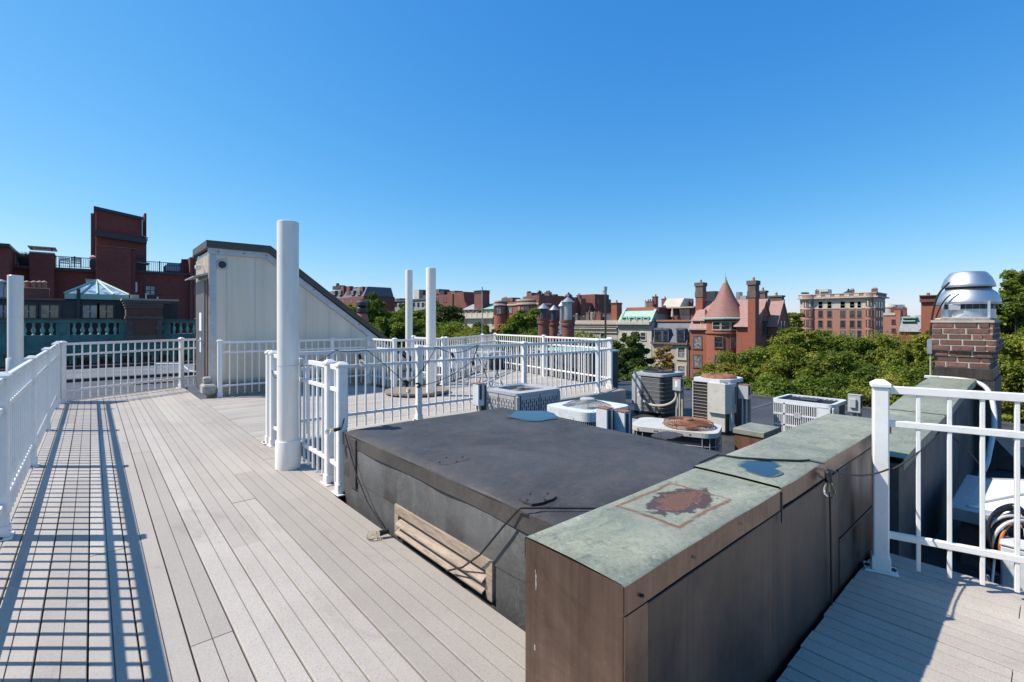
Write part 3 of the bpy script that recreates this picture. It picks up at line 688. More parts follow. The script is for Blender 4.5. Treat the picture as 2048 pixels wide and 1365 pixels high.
b = MB(); b.cbox(2.634, PX1, PY0 + .01, PY0 + .021, .235, PZ - .084, .002); b.build('side_panel', M['bronze_dk'], t)
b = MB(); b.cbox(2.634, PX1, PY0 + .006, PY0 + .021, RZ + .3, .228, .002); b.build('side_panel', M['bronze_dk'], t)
b = MB(); b.obox((0, 0, 0), (1, 0), (0, 1), 1.885, 1.891, PZ - .12, PZ - .01, PY0 - .004, PY0); b.build('seam_clip', M['bolt'], t)
MB().lathe([(.006, 0), (.006, .004)], (PX0 + .06, PY0 - .004, PZ - .05), 8).build('rivet', M['bolt'], t)
for (rx1, rz1) in ((1.25, .60), (1.55, .61), (2.3, .615), (2.95, .61)):
    bb = MB(); n_ = 8; bb.v += [(rx1 + .005 * math.cos(i * math.pi / 4), PY0 - .003, rz1 + .005 * math.sin(i * math.pi / 4)) for i in range(8)]; bb.face(list(range(8))); bb.build('rivet', M['bolt'], t)
for (dy, z0_, z1_, w_) in ((.045, .505, .552, .0034), (.043, .552, .562, .0016), (.040, .335, .352, .004)):   # runs of old white paint
    bb = MB(); n_ = 7; L_ = []; R_ = []
    for i in range(n_):
        z_ = z0_ + (z1_ - z0_) * i / (n_ - 1); h_ = w_ * (.35 + .65 * abs(math.sin(i * 2.1 + dy * 90))) * (.5 if i in (0, n_ - 1) else 1); L_.append((PX0 - .0066, PY1 - dy - h_, z_)); R_.append((PX0 - .0066, PY1 - dy + h_ * .7, z_))
    bb.v = L_ + R_[::-1]; bb.face(list(range(2 * n_))); bb.build('paint_drip', M['conc'], t)
# lower second stretch that climbs to the chimney
def ramp_z(x): return .43 if x < 4.6 else (.43 + min(1, (x - 4.6) / 3.1) * .15)
prof = [(3.674, .428), (3.9, .435), (4.37, .452), (4.94, .462), (5.34, .475), (6.2, .53), (7.0, .575), (7.73, .59)]
bb = MB()
for xx, zz in prof:
    for yy, dz in ((.60, -.07), (.60, -.003), (.61, 0), (.99, 0), (1.0, -.003), (1.0, -.07)): bb.v.append((xx, yy, zz + dz))
for i in range(len(prof) - 1):
    for j in range(5): q = i * 6 + j; bb.face([q, q + 6, q + 7, q + 1], True)
bb.build('ramped_cap', M['verd'], t)
bb = MB(); pl = [(xx, zz - .04) for xx, zz in prof]; bb.extr([(3.674, RZ)] + pl + [(7.73, RZ)], 'y', .625, .985); bb.build('low_wall', M['roofgrey'], t)
MB().box(5.33, 5.342, .598, 1.002, .38, .4785).build('seam', M['dkmetal'], t)
q = gp(1522, 937, PZ + .006); pd = []
for i in range(30):
    a = 2 * math.pi * i / 30; r_ = .085 * (1 + .22 * math.sin(2 * a + .5) + .13 * math.sin(3 * a + 2) + .08 * math.sin(7 * a)); pd.append((q[0] + r_ * math.cos(a) * 1.15, q[1] + r_ * math.sin(a) * .9))
pc = (sum(p[0] for p in pd) / len(pd), sum(p[1] for p in pd) / len(pd)); pw = [(pc[0] + (p[0] - pc[0]) * (1.14 + .08 * math.sin(i * 1.3)), pc[1] + (p[1] - pc[1]) * (1.14 + .09 * math.sin(i * .9 + 1))) for i, p in enumerate(pd)]
pu = thing('rain_puddle', 'x', 'puddle', (pc[0], pc[1], PZ)); MB().prism(pd, PZ + .005, PZ + .0112).build('water', M['water'], pu); MB().prism(pw, PZ + .005, PZ + .0104).build('wet_edge', M['wetgreen'], pu); pu['label'] = 'small ragged rain puddle on the green copper parapet top beside the sheet joint'; pu['category'] = 'puddle'
# copper box behind
t = thing('copper_box', 'small red-brown copper box with a green lid beside the rusty fan unit', 'metal box', (4.78, 1.82, RZ))
MB().box(4.795, 5.17, 1.835, 2.10, RZ, .15).build('body', M['bronze_red'], t); MB().cbox(4.78, 5.185, 1.82, 2.115, .15, .2, .004).build('lid', M['verd'], t)

# ================================================================== BRICK CHIMNEY WITH FAN
KX0, KX1, KY0, KY1 = 7.75, 8.75, .484, .977
t = thing('brick_chimney', 'square corbelled brick chimney with dark flashing at the end of the copper parapet', 'chimney', (KX0, KY0, RZ))
ME_BR = MB().cbox(-.5, .5, -.5, .5, -.5, .5, .045).mesh('brick', M['brick'])
MB().box(KX0 + .01, KX1 - .01, KY0 + .01, KY1 - .01, .6, 1.24).build('mortar_core', M['mortar'], t)
rb = random.Random(5); CH = .0672
offs = [.0, .0, .012, .034, .055, .045, .035, .028]     # corbel profile from the bottom course up
offs = [.0, .0, .018, .05, .05, .022, .022, .022]
for c_ in range(8):
    z0 = .71 + c_ * CH; o_ = offs[c_]; xa, xb, ya, yb = KX0 - o_, KX1 + o_, KY0 - o_, KY1 + o_
    MB().box(xa + .008, xb - .008, ya + .008, yb - .008, z0, z0 + CH - .002).build('mortar_bed', M['mortar'], t)
    for side in range(4):
        L = (yb - ya) if side % 2 == 0 else (xb - xa); p = 0; first = True
        seq = [.205, .205, .1] if (c_ + side) % 2 else [.1, .205, .205]; i = 0
        while p < L - .03:
            bl = seq[i % 3] if not (first and c_ % 3 == 2) else .15; first = False; i += 1
            bl = min(bl, L - p)
            if bl < .04: break
            m0 = p + bl / 2; sc_ = (.1, bl - .015, CH - .015); j = rb.uniform(-.003, .003)
            if side == 0: loc = (xa + .05 + j, yb - m0, z0 + CH / 2)
            elif side == 2: loc = (xb - .05 + j, ya + m0, z0 + CH / 2)
            elif side == 1: loc = (xa + m0, ya + .05 + j, z0 + CH / 2); sc_ = (bl - .015, .1, CH - .015)
            else: loc = (xa + m0, yb - .05 + j, z0 + CH / 2); sc_ = (bl - .015, .1, CH - .015)
            inst(ME_BR, 'brick', t, loc, 0, sc_)
            p += bl
b = MB(); b.v = []; b.prism([(KX0 - .03, KY0 - .03), (KX1 + .03, KY0 - .03), (KX1 + .03, KY1 + .03), (KX0 - .03, KY1 + .03)], 1.247, 1.275); b.cbox(KX0, KX1 - .1, KY0, KY1, 1.272, 1.30, .02); b.build('crown', M['mortar'], t)
MB().cbox(KX0 - .01, KX1 + .01, KY0 - .012, KY1 + .01, .575, .708, .004).build('counter_flashing', M['galv'] if False else M['bronze_dk'], t)
MB().box(KX0 - .004, KX1 + .03, KY0 - .03, KY1, RZ, .575).build('membrane_skirt', M['epdm'], t)
bb = MB(); bb.extr([(KY0 - .03, -.1), (KY0 - .30, RZ + .01), (KY0 - .03, RZ + .01)], 'x', KX0 + .1, KX1); bb.build('cant_strip', M['epdm'], t)
x, y = KX0 + .46, (KY0 + KY1) / 2
x, y = at(1936, 5.88)
t = thing('exhaust_fan', 'domed spun-aluminium chimney fan sitting on top of the brick chimney', 'exhaust fan', (x, y, 1.30))
MB().lathe([(.245, 0), (.245, .11)], (0, 0, 0), 40).build('base_ring', M['alu'], t, False)
MB().lathe([(.236, .11), (.236, .176)], (0, 0, 0), 40).build('lower_screen', M['dkmetal'], t, False)
MB().lathe([(.292, .178), (.294, .19), (.294, .2), (.286, .235), (.255, .31), (.215, .345), (.205, .365)], (0, 0, 0), 48).build('lower_dome', M['alu'], t, False)
MB().lathe([(.298, .168), (.298, .176)], (0, 0, 0), 48).build('drip_ring', M['alu'], t, False)
MB().lathe([(.212, .355), (.212, .395)], (0, 0, 0), 40).build('upper_screen', M['dkmetal'], t, False)
MB().lathe([(.244, .39), (.246, .405), (.24, .42), (.215, .49), (.17, .555), (.155, .565), (.0, .567)], (0, 0, 0), 48, cap=False).build('upper_dome', M['alu'], t, False)
MB().lathe([(.248, .38), (.248, .387)], (0, 0, 0), 48).build('drip_ring', M['alu'], t, False)
for i in range(24):
    a = i * math.pi / 12; MB().box(-.001, .001, -.001, .001, .11, .18).build('screen_bar', M['alu'], t, False).location = (.238 * math.cos(a), .238 * math.sin(a), 0)
for dx, dy in ((-.25, .2), (-.25, -.2), (.25, -.2), (.25, .2)):
    bb = MB(); bb.box(dx - .012, dx + .012, dy - .012, dy + .012, -.002, .2); bb.build('bracket', M['alu'], t, False)
MB().cbox(-.35, .35, -.215, .215, -.004, .01, .003).build('base_plate', M['alu'], t, False)
MB().cbox(-.275, -.24, .04, .15, .1, .17, .004).build('junction_box', M['alu'], t, False)
wx, wy = at(1898, 5.75); w2 = at(1864, 5.9)
pts = []
P0 = Vector((*at(1899, 5.75), zat(565, 5.75))); P1 = Vector((*at(1872, 5.85), zat(590, 5.8))); P2 = Vector((*at(1860, 5.9), zat(645, 5.85))); P3 = Vector((*at(1861, 5.88), zat(672, 5.85)))
def bez(p, n_=16):
    out = []
    for i in range(n_ + 1):
        t_ = i / n_; q = [Vector(a) for a in p]
        while len(q) > 1: q = [q[k].lerp(q[k + 1], t_) for k in range(len(q) - 1)]
        out.append(tuple(q[0]))
    return out
o = MB().tube(bez([P0, P1, P1, P2, P3]), .011).build('power_cable', M['black']); o['label'] = 'thick black cable curving down from the top of the chimney fan'; o['category'] = 'cable'
P0 = Vector((*at(1902, 5.7), zat(590, 5.7))); 
o = MB().tube(bez([P0, Vector((*at(1880, 5.8), zat(600, 5.8))), Vector((*at(1866, 5.9), zat(650, 5.9))), Vector((*at(1863, 5.9), zat(675, 5.9)))]), .008).build('power_cable', M['black']); o['label'] = 'thinner second black cable beside the chimney, from the fan\'s waist'; o['category'] = 'cable'
q = at(1861, 5.86); t = thing('switch_box', 'small grey switch box on the left edge of the brick chimney', 'electrical box', (q[0], q[1], .9))
MB().cbox(-.03, .03, -.02, .03, zat(708, 5.86) - .9, zat(680, 5.86) - .9, .004).build('box', M['galv'], t, False); MB().tube([(0, 0, zat(708, 5.86) - .9), (0, 0, zat(752, 5.86) - .9)], .009).build('pipe', M['beigeconduit'], t, False)
pts = [(7.70, 1.0, .575), (7.68, .75, .59), (7.66, .52, .57), (7.5, .43, .45), (7.1, .42, .15), (6.6, .44, -.12), (5.9, .5, -.35), (5.4, .5, -.40)]
t = thing('roof_conduit', 'thick off-white conduit bending down from the foot of the brick chimney', 'conduit', pts[0])
MB().tube(bez(pts[:3] + pts[2:5], 14) + pts[5:7], .024, 10).build('tube', M['cable_w'], t)
MB().cbox(7.66, 7.72, .93, 1.06, .565, .60, .006).build('elbow_box', M['cable_w'], t)
# ================================================================== ROOFTOP COOLING UNITS
def rrect(x0, x1, y0, y1, r, n=5):
    out = []
    for cx, cy, a0 in ((x1 - r, y1 - r, 0), (x0 + r, y1 - r, 90), (x0 + r, y0 + r, 180), (x1 - r, y0 + r, 270)):
        for i in range(n + 1): a = R(a0 + 90 * i / n); out.append((cx + r * math.cos(a), cy + r * math.sin(a)))
    return out
def ring_top(bb, poly, cx, cy, r, z0, z1):
    """a lid with a round fan opening: outer polygon bridged to a circle"""
    n_ = len(poly); b0 = len(bb.v); ci = []
    for p in poly: a = math.atan2(p[1] - cy, p[0] - cx); ci.append((cx + r * math.cos(a), cy + r * math.sin(a)))
    for z in (z0, z1): bb.v += [(p[0], p[1], z) for p in poly] + [(p[0], p[1], z) for p in ci]
    for i in range(n_):
        j = (i + 1) % n_
        bb.face([b0 + 2 * n_ + i, b0 + 2 * n_ + j, b0 + 3 * n_ + j, b0 + 3 * n_ + i]); bb.face([b0 + i, b0 + n_ + i, b0 + n_ + j, b0 + j])
        bb.face([b0 + i, b0 + j, b0 + 2 * n_ + j, b0 + 2 * n_ + i]); bb.face([b0 + n_ + i, b0 + 3 * n_ + i, b0 + 3 * n_ + j, b0 + n_ + j])
def fan_guard(root, cx, cy, r, z, rings, mat, dome=.0, spokes=8, hub=.06, hubmat=None, wr=.0022):
    g = None
    for i in range(rings):
        rr = hub + (r - hub) * (i + 1) / rings; zz = z + dome * (1 - (rr / r) ** 2)
        bb = MB(); bb.tube([(cx + rr * math.cos(a), cy + rr * math.sin(a), zz) for a in [k * 2 * math.pi / 40 for k in range(40)]], wr, 4, closed=True)
        bb.build('guard_ring', mat, root, False)
    for i in range(spokes):
        a = i * 2 * math.pi / spokes + .2
        MB().tube([(cx + rr_ * math.cos(a), cy + rr_ * math.sin(a), z + dome * (1 - (rr_ / r) ** 2) - .003) for rr_ in (hub * .6, hub, r * .5, r * .8, r + .01)], wr * 1.3, 4).build('guard_spoke', mat, root, False)
    MB().lathe([(hub, -.006), (hub, .012), (hub * .8, .02)], (cx, cy, z + dome), 20).build('guard_hub', hubmat or mat, root, False)
def blades(root, cx, cy, r, z, mat, n_=4):
    for i in range(n_):
        a = i * 2 * math.pi / n_ + .5; bb = MB()
        p = [(.05, -.03, -.02), (r * .95, -.12, -.035), (r * .98, .1, .03), (.05, .05, .02)]
        for k in (0, 1):
            for q in p: bb.v.append((cx + q[0] * math.cos(a) - q[1] * math.sin(a), cy + q[0] * math.sin(a) + q[1] * math.cos(a), z + q[2] - .003 * k))
        bb.face([0, 1, 2, 3]); bb.face([7, 6, 5, 4]); 
        for i_ in range(4): j = (i_ + 1) % 4; bb.face([i_, 4 + i_, 4 + j, j])
        bb.build('fan_blade', mat, root, False)
def feet(root, w, d, base):
    for fx in (.06, w - .06):
        for fy in (.06, d - .06): MB().box(fx - .03, fx + .03, fy - .03, fy + .03, 0, base).build('foot', M['black'], root, False)
# unit 1: slotted grey panels, flat round grille
def unit_slotted():
    x0, y0, w, d, zt = 3.97, 4.41, .80, .76, .36
    t = thing('air_conditioner', 'low grey cooling unit with slotted side panels, tucked against the deck fence', 'air conditioner', (x0, y0, RZ), 'cooling units on the roof')
    H_ = zt - RZ; feet(t, w, d, .05)
    MB().box(.03, w - .03, .03, d - .03, .06, H_ - .06).build('coil', M['coil'], t, False)
    bb = MB(); ring_top(bb, rrect(0, w, 0, d, .06), w / 2, d / 2, .31, H_ - .035, H_); bb.build('top_cover', M['acgrey'], t, False)
    MB().prism(rrect(0, w, 0, d, .06), .05, .09).build('base_pan', M['acgrey'], t, False)
    for a, b_ in ((.0, .0), (w - .06, .0), (0, d - .06), (w - .06, d - .06)): MB().cbox(a + .004, a + .056, b_ + .004, b_ + .056, .09, H_ - .036, .012).build('corner_post', M['acgrey'], t, False)
    # each face: two panels made of vertical strips with staggered bridges so slots read dark
    for face in range(4):
        L = w if face % 2 == 0 else d
        for h_ in (0, 1):
            bb = MB(); s0 = .06 + h_ * (L - .12) / 2 + .008; s1 = s0 + (L - .12) / 2 - .016; ns = 9; sw = (s1 - s0) / ns
            def add(a, c, z0, z1):
                if face == 0: bb.box(a, c, .008, .016, z0, z1)
                elif face == 2: bb.box(a, c, d - .016, d - .008, z0, z1)
                elif face == 3: bb.box(.008, .016, a, c, z0, z1)
                else: bb.box(w - .016, w - .008, a, c, z0, z1)
            add(s0, s1, H_ - .09, H_ - .037); add(s0, s1, .091, .14)
            for i in range(ns + 1): add(s0 + sw * i - sw * .26 if i else s0, s0 + sw * i + sw * .26 if i < ns else s1, .14, H_ - .09)
            for i in range(ns):
                z = .14 + (.05 if i % 2 else 0)
                while z < H_ - .1: add(s0 + sw * i + sw * .26, s0 + sw * (i + 1) - sw * .26, z, min(z + .022, H_ - .09)); z += .10
            o = bb.build('slotted_panel', M['acgrey'], t, False)
    blades(t, w / 2, d / 2, .27, H_ - .13, M['coil']); MB().lathe([(.31, -.18), (.315, -.02)], (w / 2, d / 2, H_), 32, cap=False).build('fan_shroud', M['coil'], t, False)
    fan_guard(t, w / 2, d / 2, .31, H_ - .012, 9, M['wire'], 0, 8, .055)
    MB().box(w * .35, w * .5, d * .86, d * .94, H_, H_ + .001).build('sticker', M['paper'], t, False)
unit_slotted()
def unit_white():
    x0, y0, w, d, zt = 3.88, 3.2, .77, .68, .30
    t = thing('air_conditioner', 'white round-cornered cooling unit with a domed wire guard, beyond the blue puddle', 'air conditioner', (x0, y0, RZ), 'cooling units on the roof')
    H_ = zt - RZ; feet(t, w, d, .05)
    MB().prism(rrect(.02, w - .02, .02, d - .02, .1), .05, H_ - .09).build('coil', M['coil'], t, False)
    bb = MB(); ring_top(bb, rrect(0, w, 0, d, .12, 7), w / 2, d / 2, .285, H_ - .035, H_); bb.prism(rrect(0, w, 0, d, .12, 7), H_ - .10, H_ - .036); bb.build('top_cover', M['acwhite'], t, False)
    nfin = 60
    bb = MB(); pl = rrect(.008, w - .008, .008, d - .008, .11, 8)
    for i in range(len(pl)):
        p = Vector(pl[i]); q = Vector(pl[(i + 1) % len(pl)]); L = (q - p).length; k_ = max(1, int(L / .022))
        for s_ in range(k_): c = p.lerp(q, s_ / k_); bb.box(c.x - .003, c.x + .003, c.y - .003, c.y + .003, .06, H_ - .1)
    bb.build('wire_guard', M['acgrey'], t, False, kind='stuff')
    MB().lathe([(.285, -.16), (.29, -.02)], (w / 2, d / 2, H_), 32, cap=False).build('fan_shroud', M['coil'], t, False); blades(t, w / 2, d / 2, .25, H_ - .12, M['coil'])
    fan_guard(t, w / 2, d / 2, .285, H_ - .01, 13, M['wire'], .075, 12, .085, M['acgrey'])
    MB().lathe([(.284, 0), (.284, .002)], (w / 2, d / 2, H_ - .13), 32).build('fan_well', M['coil'], t, False)
    for a in (.12, w * .4, w * .8): MB().lathe([(.006, 0), (.006, .004)], (a, .04, H_), 8).build('screw', M['bolt'], t, False)
    for a in (d * .3, d * .7): MB().box(-.003, .0, a, a + .01, H_ - .09, H_ - .08).build('screw', M['bolt'], t, False)
unit_white()
def unit_rusty():
    p0 = (4.14, 2.83); w, d, zt = .83, .54, .2
    ang = math.atan2(2.07 - 2.86, 4.40 - 4.12)
    t = thing('air_conditioner', 'long low cooling unit with a rusted round fan guard behind the curb', 'air conditioner', (4.10, 2.86, RZ), 'cooling units on the roof', ang)
    H_ = zt - RZ; feet(t, w, d, .05)
    MB().prism(rrect(.02, w - .02, .02, d - .02, .12), .05, H_ - .04).build('coil', M['coil'], t, False)
    MB().prism(rrect(-.005, w, -.005, d, .13, 8), H_ - .045, H_).build('top_cover', M['acbeige'], t, False)
    for z in [.1 + .07 * i for i in range(7)]:
        bb = MB(); pl = rrect(.006, w - .006, .006, d - .006, .13, 5); bb.tube([(p[0], p[1], z) for p in pl], .003, 4, closed=True); bb.build('guard_wire', M['acgrey'], t, False)
    pl = rrect(.004, w - .004, .004, d - .004, .13, 3)
    for p in pl: MB().box(p[0] - .003, p[0] + .003, p[1] - .003, p[1] + .003, .06, H_ - .045).build('guard_wire', M['acgrey'], t, False)
    cx, cy = w - .30, d / 2
    for k in range(5):                                # raised basket guard, all rust
        z = H_ + .006 + k * .011; r_ = .232 + .004 * math.sin(k)
        MB().tube([(cx + r_ * math.cos(a), cy + r_ * math.sin(a), z) for a in [i * 2 * math.pi / 44 for i in range(44)]], .003, 4, closed=True).build('guard_ring', M['rust'], t, False)
    fan_guard(t, cx, cy, .232, H_ + .05, 10, M['rust'], .012, 6, .05, M['rust'], .0028)
    for a in (0.3, 1.87, 3.44, 5.0):
        bb = MB(); bb.v = [(cx + .03 * math.cos(a - 1.2), cy + .03 * math.sin(a - 1.2), H_ + .035), (cx + .21 * math.cos(a - .28), cy + .21 * math.sin(a - .28), H_ + .012), (cx + .21 * math.cos(a + .28), cy + .21 * math.sin(a + .28), H_ + .042), (cx + .03 * math.cos(a + 1.2), cy + .03 * math.sin(a + 1.2), H_ + .045)]
        bb.face([0, 1, 2, 3]); bb.build('fan_blade', M['rust'], t, False)
    for i, a in enumerate((.2, .9, 1.6, 2.4, 3.3, 4.4, 5.3)): MB().tube([(cx + .225 * math.cos(a), cy + .225 * math.sin(a), H_ + .045), (cx + .25 * math.cos(a), cy + .25 * math.sin(a), H_ + .004)], .004, 4).build('clip', M['rust'], t, False)
    for a in (.1, .3, .33, .5, .7): MB().box(a * w, a * w + .012, -.009, -.004, H_ - .03, H_ - .018).build('screw', M['rust'], t, False)
unit_rusty()
def unit_tall():
    x0, y0, w, d, zt = 7.62, 4.59, .75, .66, .32
    t = thing('air_conditioner', 'tall square cooling unit with dark coil faces and a beige hose in front', 'air conditioner', (x0, y0, RZ), 'cooling units on the roof')
    H_ = zt - RZ; feet(t, w, d, .05)
    MB().prism(rrect(.012, w - .012, .012, d - .012, .08, 4), .06, H_ - .04).build('coil', M['coil'], t, False)
    MB().prism(rrect(-.012, w, -.012, d, .09, 5), H_ - .05, H_).build('top_cover', M['acgrey'], t, False)
    MB().cbox(-.006, .02, d - .20, d + .004, .17, H_ - .05, .008).build('access_panel', M['acgrey'], t, False)
    MB().cbox(-.004, .02, d - .20, d - .06, .05, .17, .008).build('access_panel', M['acgrey'], t, False)
    for z in [.08 + .075 * i for i in range(9)]:
        bb = MB(); bb.tube([(.004, d - .2, z), (.004, .09, z), (.03, .03, z), (.09, .004, z), (w - .05, .004, z)], .0024, 4); bb.build('guard_wire', M['beigeconduit'], t, False)
    for i in range(34):
        y_ = .09 + (d - .30) * i / 33; MB().box(.007, .011, y_, y_ + .003, .07, H_ - .05).build('coil_fin', M['cable_w'] if i in (0, 33) else M['acgrey'], t, False)
    cx, cy = w / 2, d / 2
    MB().lathe([(.29, 0), (.285, .02), (.26, .035)], (cx, cy, H_), 32, cap=False).build('fan_ring', M['dkmetal'], t, False)
    MB().lathe([(.26, .0), (.26, .003)], (cx, cy, H_), 32).build('fan_well', M['coil'], t, False)
    fan_guard(t, cx, cy, .27, H_ + .022, 8, M['dkmetal'], .05, 8, .05); blades(t, cx, cy, .24, H_ + .02, M['rust'])
    return t
unit_tall()
def unit_beige():
    x0, y0, w, d, zt = 7.12, 3.24, .64, .54, .38
    t = thing('air_conditioner', 'tall cream cooling unit with a rusty lid ring and a jutting service box', 'air conditioner', (x0, y0, RZ), 'cooling units on the roof')
    H_ = zt - RZ; feet(t, w, d, .05)
    MB().prism(rrect(.01, w - .01, .01, d - .01, .03, 3), .06, H_ - .05).build('coil', M['coil'], t, False)
    MB().prism([(-.01, .1), (.09, -.012), (w - .1, -.012), (w + .01, .1), (w + .01, d), (w - .06, d + .01), (.06, d + .01), (-.01, d - .04)], H_ - .055, H_).build('top_cover', M['acwhite'], t, False)
    for z in [.08 + .05 * i for i in range(14)]: MB().tube([(.0, d - .01, z), (.0, d * .55, z)], .003, 4).build('guard_wire', M['beigeconduit'], t, False)
    MB().cbox(-.004, .03, d - .015, d + .003, .05, H_ - .05, .004).build('corner_trim', M['acbeige'], t, False)
    MB().cbox(-.004, .03, .02, d * .55, .05, H_ - .05, .006).build('service_panel', M['acbeige'], t, False)
    MB().prism([(-.05, .0), (.06, -.05), (.22, -.05), (.22, .03), (0, .03), (-.05, d * .56), (-.03, d * .56)][:2] + [(.22, -.05), (.22, .02), (.02, .02), (.02, d * .5), (-.05, d * .5)], .33, H_ - .055).build('service_box', M['acbeige'], t, False)
    MB().box(.075, .15, -.0535, -.0505, .40, H_ - .1).build('data_label', M['trim'], t, False)
    MB().box(.165, .20, -.0535, -.0505, .46, H_ - .1).build('data_label', M['bluegl'], t, False)
    MB().cbox(.1, .22, -.02, .01, .06, .33, .004).build('lower_panel', M['acwhite'], t, False)
    cx, cy = w / 2, d / 2
    MB().lathe([(.27, 0), (.25, .03), (.2, .05), (.13, .052), (.12, .03)], (cx, cy, H_), 32, cap=False).build('fan_ring', M['rust'], t, False)
    MB().lathe([(.12, .0), (.12, .032)], (cx, cy, H_), 20).build('motor_cap', M['rust'], t, False)
    MB().tube(bez([(.03, -.055, .34), (.03, -.06, .2), (.1, -.1, .08), (.2, -.15, .02)], 12), .014, 8).build('hose', M['cable_w'], t, False)
unit_beige()
def unit_louvred():
    x0, y0, w, d, zt = 7.72, 2.03, .70, .80, .10
    t = thing('air_conditioner', 'white boxy cooling unit with vertical slot grilles, beyond the end of the copper parapet', 'air conditioner', (x0, y0, RZ), 'cooling units on the roof')
    H_ = zt - RZ; feet(t, w, d, .04)
    MB().prism(rrect(.02, w - .02, .02, d - .02, .05, 4), .05, H_ - .03).build('coil', M['coil'], t, False)
    bb = MB(); po = rrect(0, w, 0, d, .07, 6); pi = rrect(.045, w - .045, .045, d - .045, .05, 6); n_ = len(po)
    for z in (H_ - .045, H_): bb.v += [(p[0], p[1], z) for p in po] + [(p[0], p[1], z) for p in pi]
    for i in range(n_):
        j = (i + 1) % n_
        bb.face([2 * n_ + i, 2 * n_ + j, 3 * n_ + j, 3 * n_ + i]); bb.face([i, j, 2 * n_ + j, 2 * n_ + i]); bb.face([n_ + i, 3 * n_ + i, 3 * n_ + j, n_ + j]); bb.face([i, n_ + i, n_ + j, j])
    bb.build('top_frame', M['acwhite'], t, False)
    for i in range(12):
        yy = .06 + (d - .12) * i / 11; MB().box(.05, w - .05, yy - .003, yy + .003, H_ - .02, H_ - .012).build('top_wire', M['dkmetal'], t, False)
    MB().cbox(w * .3, w * .62, d * .32, d * .6, H_ - .012, H_ + .012, .006).build('fan_cap', M['dkmetal'], t, False)
    for z in (.045, .18, .34, H_ - .05):
        MB().box(-.004, .02, .05, d - .03, z - .012, z + .012).build('grille_rail', M['acwhite'], t, False)
    for i in range(21):
        y_ = d - .03 - .028 * i
        if y_ < .2: break
        if i == 5: MB().box(-.004, .02, y_ - .016, y_ + .012, .05, H_ - .046).build('grille_bar', M['acwhite'], t, False); continue
        MB().box(-.002, .02, y_ - .006, y_ + .004, .05, H_ - .046).build('grille_bar', M['acwhite'], t, False)
    MB().cbox(-.004, .03, .03, .2, .05, H_ - .046, .01).build('corner_panel', M['acwhite'], t, False)
    MB().cbox(.02, .26, -.004, .03, .05, H_ - .046, .01).build('corner_panel', M['acwhite'], t, False)
    MB().box(-.009, -.004, d * .50, d * .62, .30, .38).build('badge_plate', M['acgrey'], t, False)
unit_louvred()
# disconnect boxes on posts
def disc(label, x, y, w, h, ztop, mat='acwhite', postmat='galv', rust=True, label_plate=False, n_pipes=2, zb=RZ):
    t = thing('disconnect_box', label, 'electrical box', (x, y, zb), 'electrical boxes beside the cooling units')
    z1 = ztop - zb; z0 = z1 - h
    MB().cbox(-.045, .045, -w / 2, w / 2, z0, z1, .006).build('box', M[mat], t, False)
    MB().cbox(-.05, .05, -w / 2 - .006, w / 2 + .006, z1, z1 + .008, .003).build('lid', M['rust'] if rust else M[mat], t, False)
    MB().cbox(-.03, .0, -w / 2 - .012, -w / 2, z0 + h * .3, z1 - .01, .004).build('switch_lever', M['dkmetal'], t, False)
    MB().cbox(.05, .09, -w * .4, w * .4, 0, z1 * .98, .004).build('post', M[postmat], t, False)
    for i in range(n_pipes): MB().tube([(.0, -w * .2 + i * w * .4, z0), (.0, -w * .2 + i * w * .4, .03)], .011, 8).build('pipe', M['cable_w'], t, False)
    if label_plate: MB().box(-.0475, -.0455, -w * .12, w * .2, z0 + h * .3, z1 - h * .2).build('data_label', M['paper'], t, False)
x, y = at(1356, 8.1); disc('grey switch box with a white label right of the tall coil unit', x, y, .15, .21, .30, 'acgrey', 'beigeconduit', True, True)
x, y = at(1489, 7.2); disc('grey-white switch box on a post right of the cream cooling unit', x, y, .15, .21, .305, 'acgrey', 'galv', True)
x, y = at(1710, 6.6); disc('grey-green switch box with a raised cover, nearest the white boxy unit', x, y, .15, .24, .245, 'acgrey', 'galv', False)
MB().cbox(x - .075, x - .046, y - .03, y + .05, .07, .2, .008).build('raised_cover', M['acgrey'], bpy.data.objects['disconnect_box.002'])
x, y = at(1209, 4.4); disc('left of two small white boxes with rusty lids behind the curb', x, y, .13, .30, .46, 'acwhite', 'dkmetal', True)
x, y = at(1244, 4.4); disc('right of two small white boxes with rusty lids behind the curb', x, y, .13, .30, .43, 'acwhite', 'dkmetal', True)
x, y = at(957, 5.75); disc('battered white box against the fence, left of the slotted cooling unit', x, y, .12, .26, .51, 'acwhite', 'dkmetal', True)
hx, hy = at(1352, 8.15)
o = MB().tube(bez([(7.60, 5.1, -.02), (7.45, 5.0, -.2), (7.2, 4.6, -.28), (hx - .02, hy - .1, -.2), (hx, hy, .06)], 20), .022, 8).build('flexible_hose', M['beigeconduit']); o['label'] = 'beige flexible hose sagging in front of the tall coil unit'; o['category'] = 'hose'
x, y = at(1285, 6.2); t = thing('vent_cap', 'pale folded metal vent cap between the white boxes and the tall coil unit', 'vent', (x, y, RZ))
MB().extr([(-.22, .30), (0, .43), (.22, .30), (.22, .27), (-.22, .27)], 'y', -.2, .2).build('hood', M['galv'], t, False); MB().box(-.17, .17, -.17, .17, 0, .27).build('stem', M['galv'], t, False)

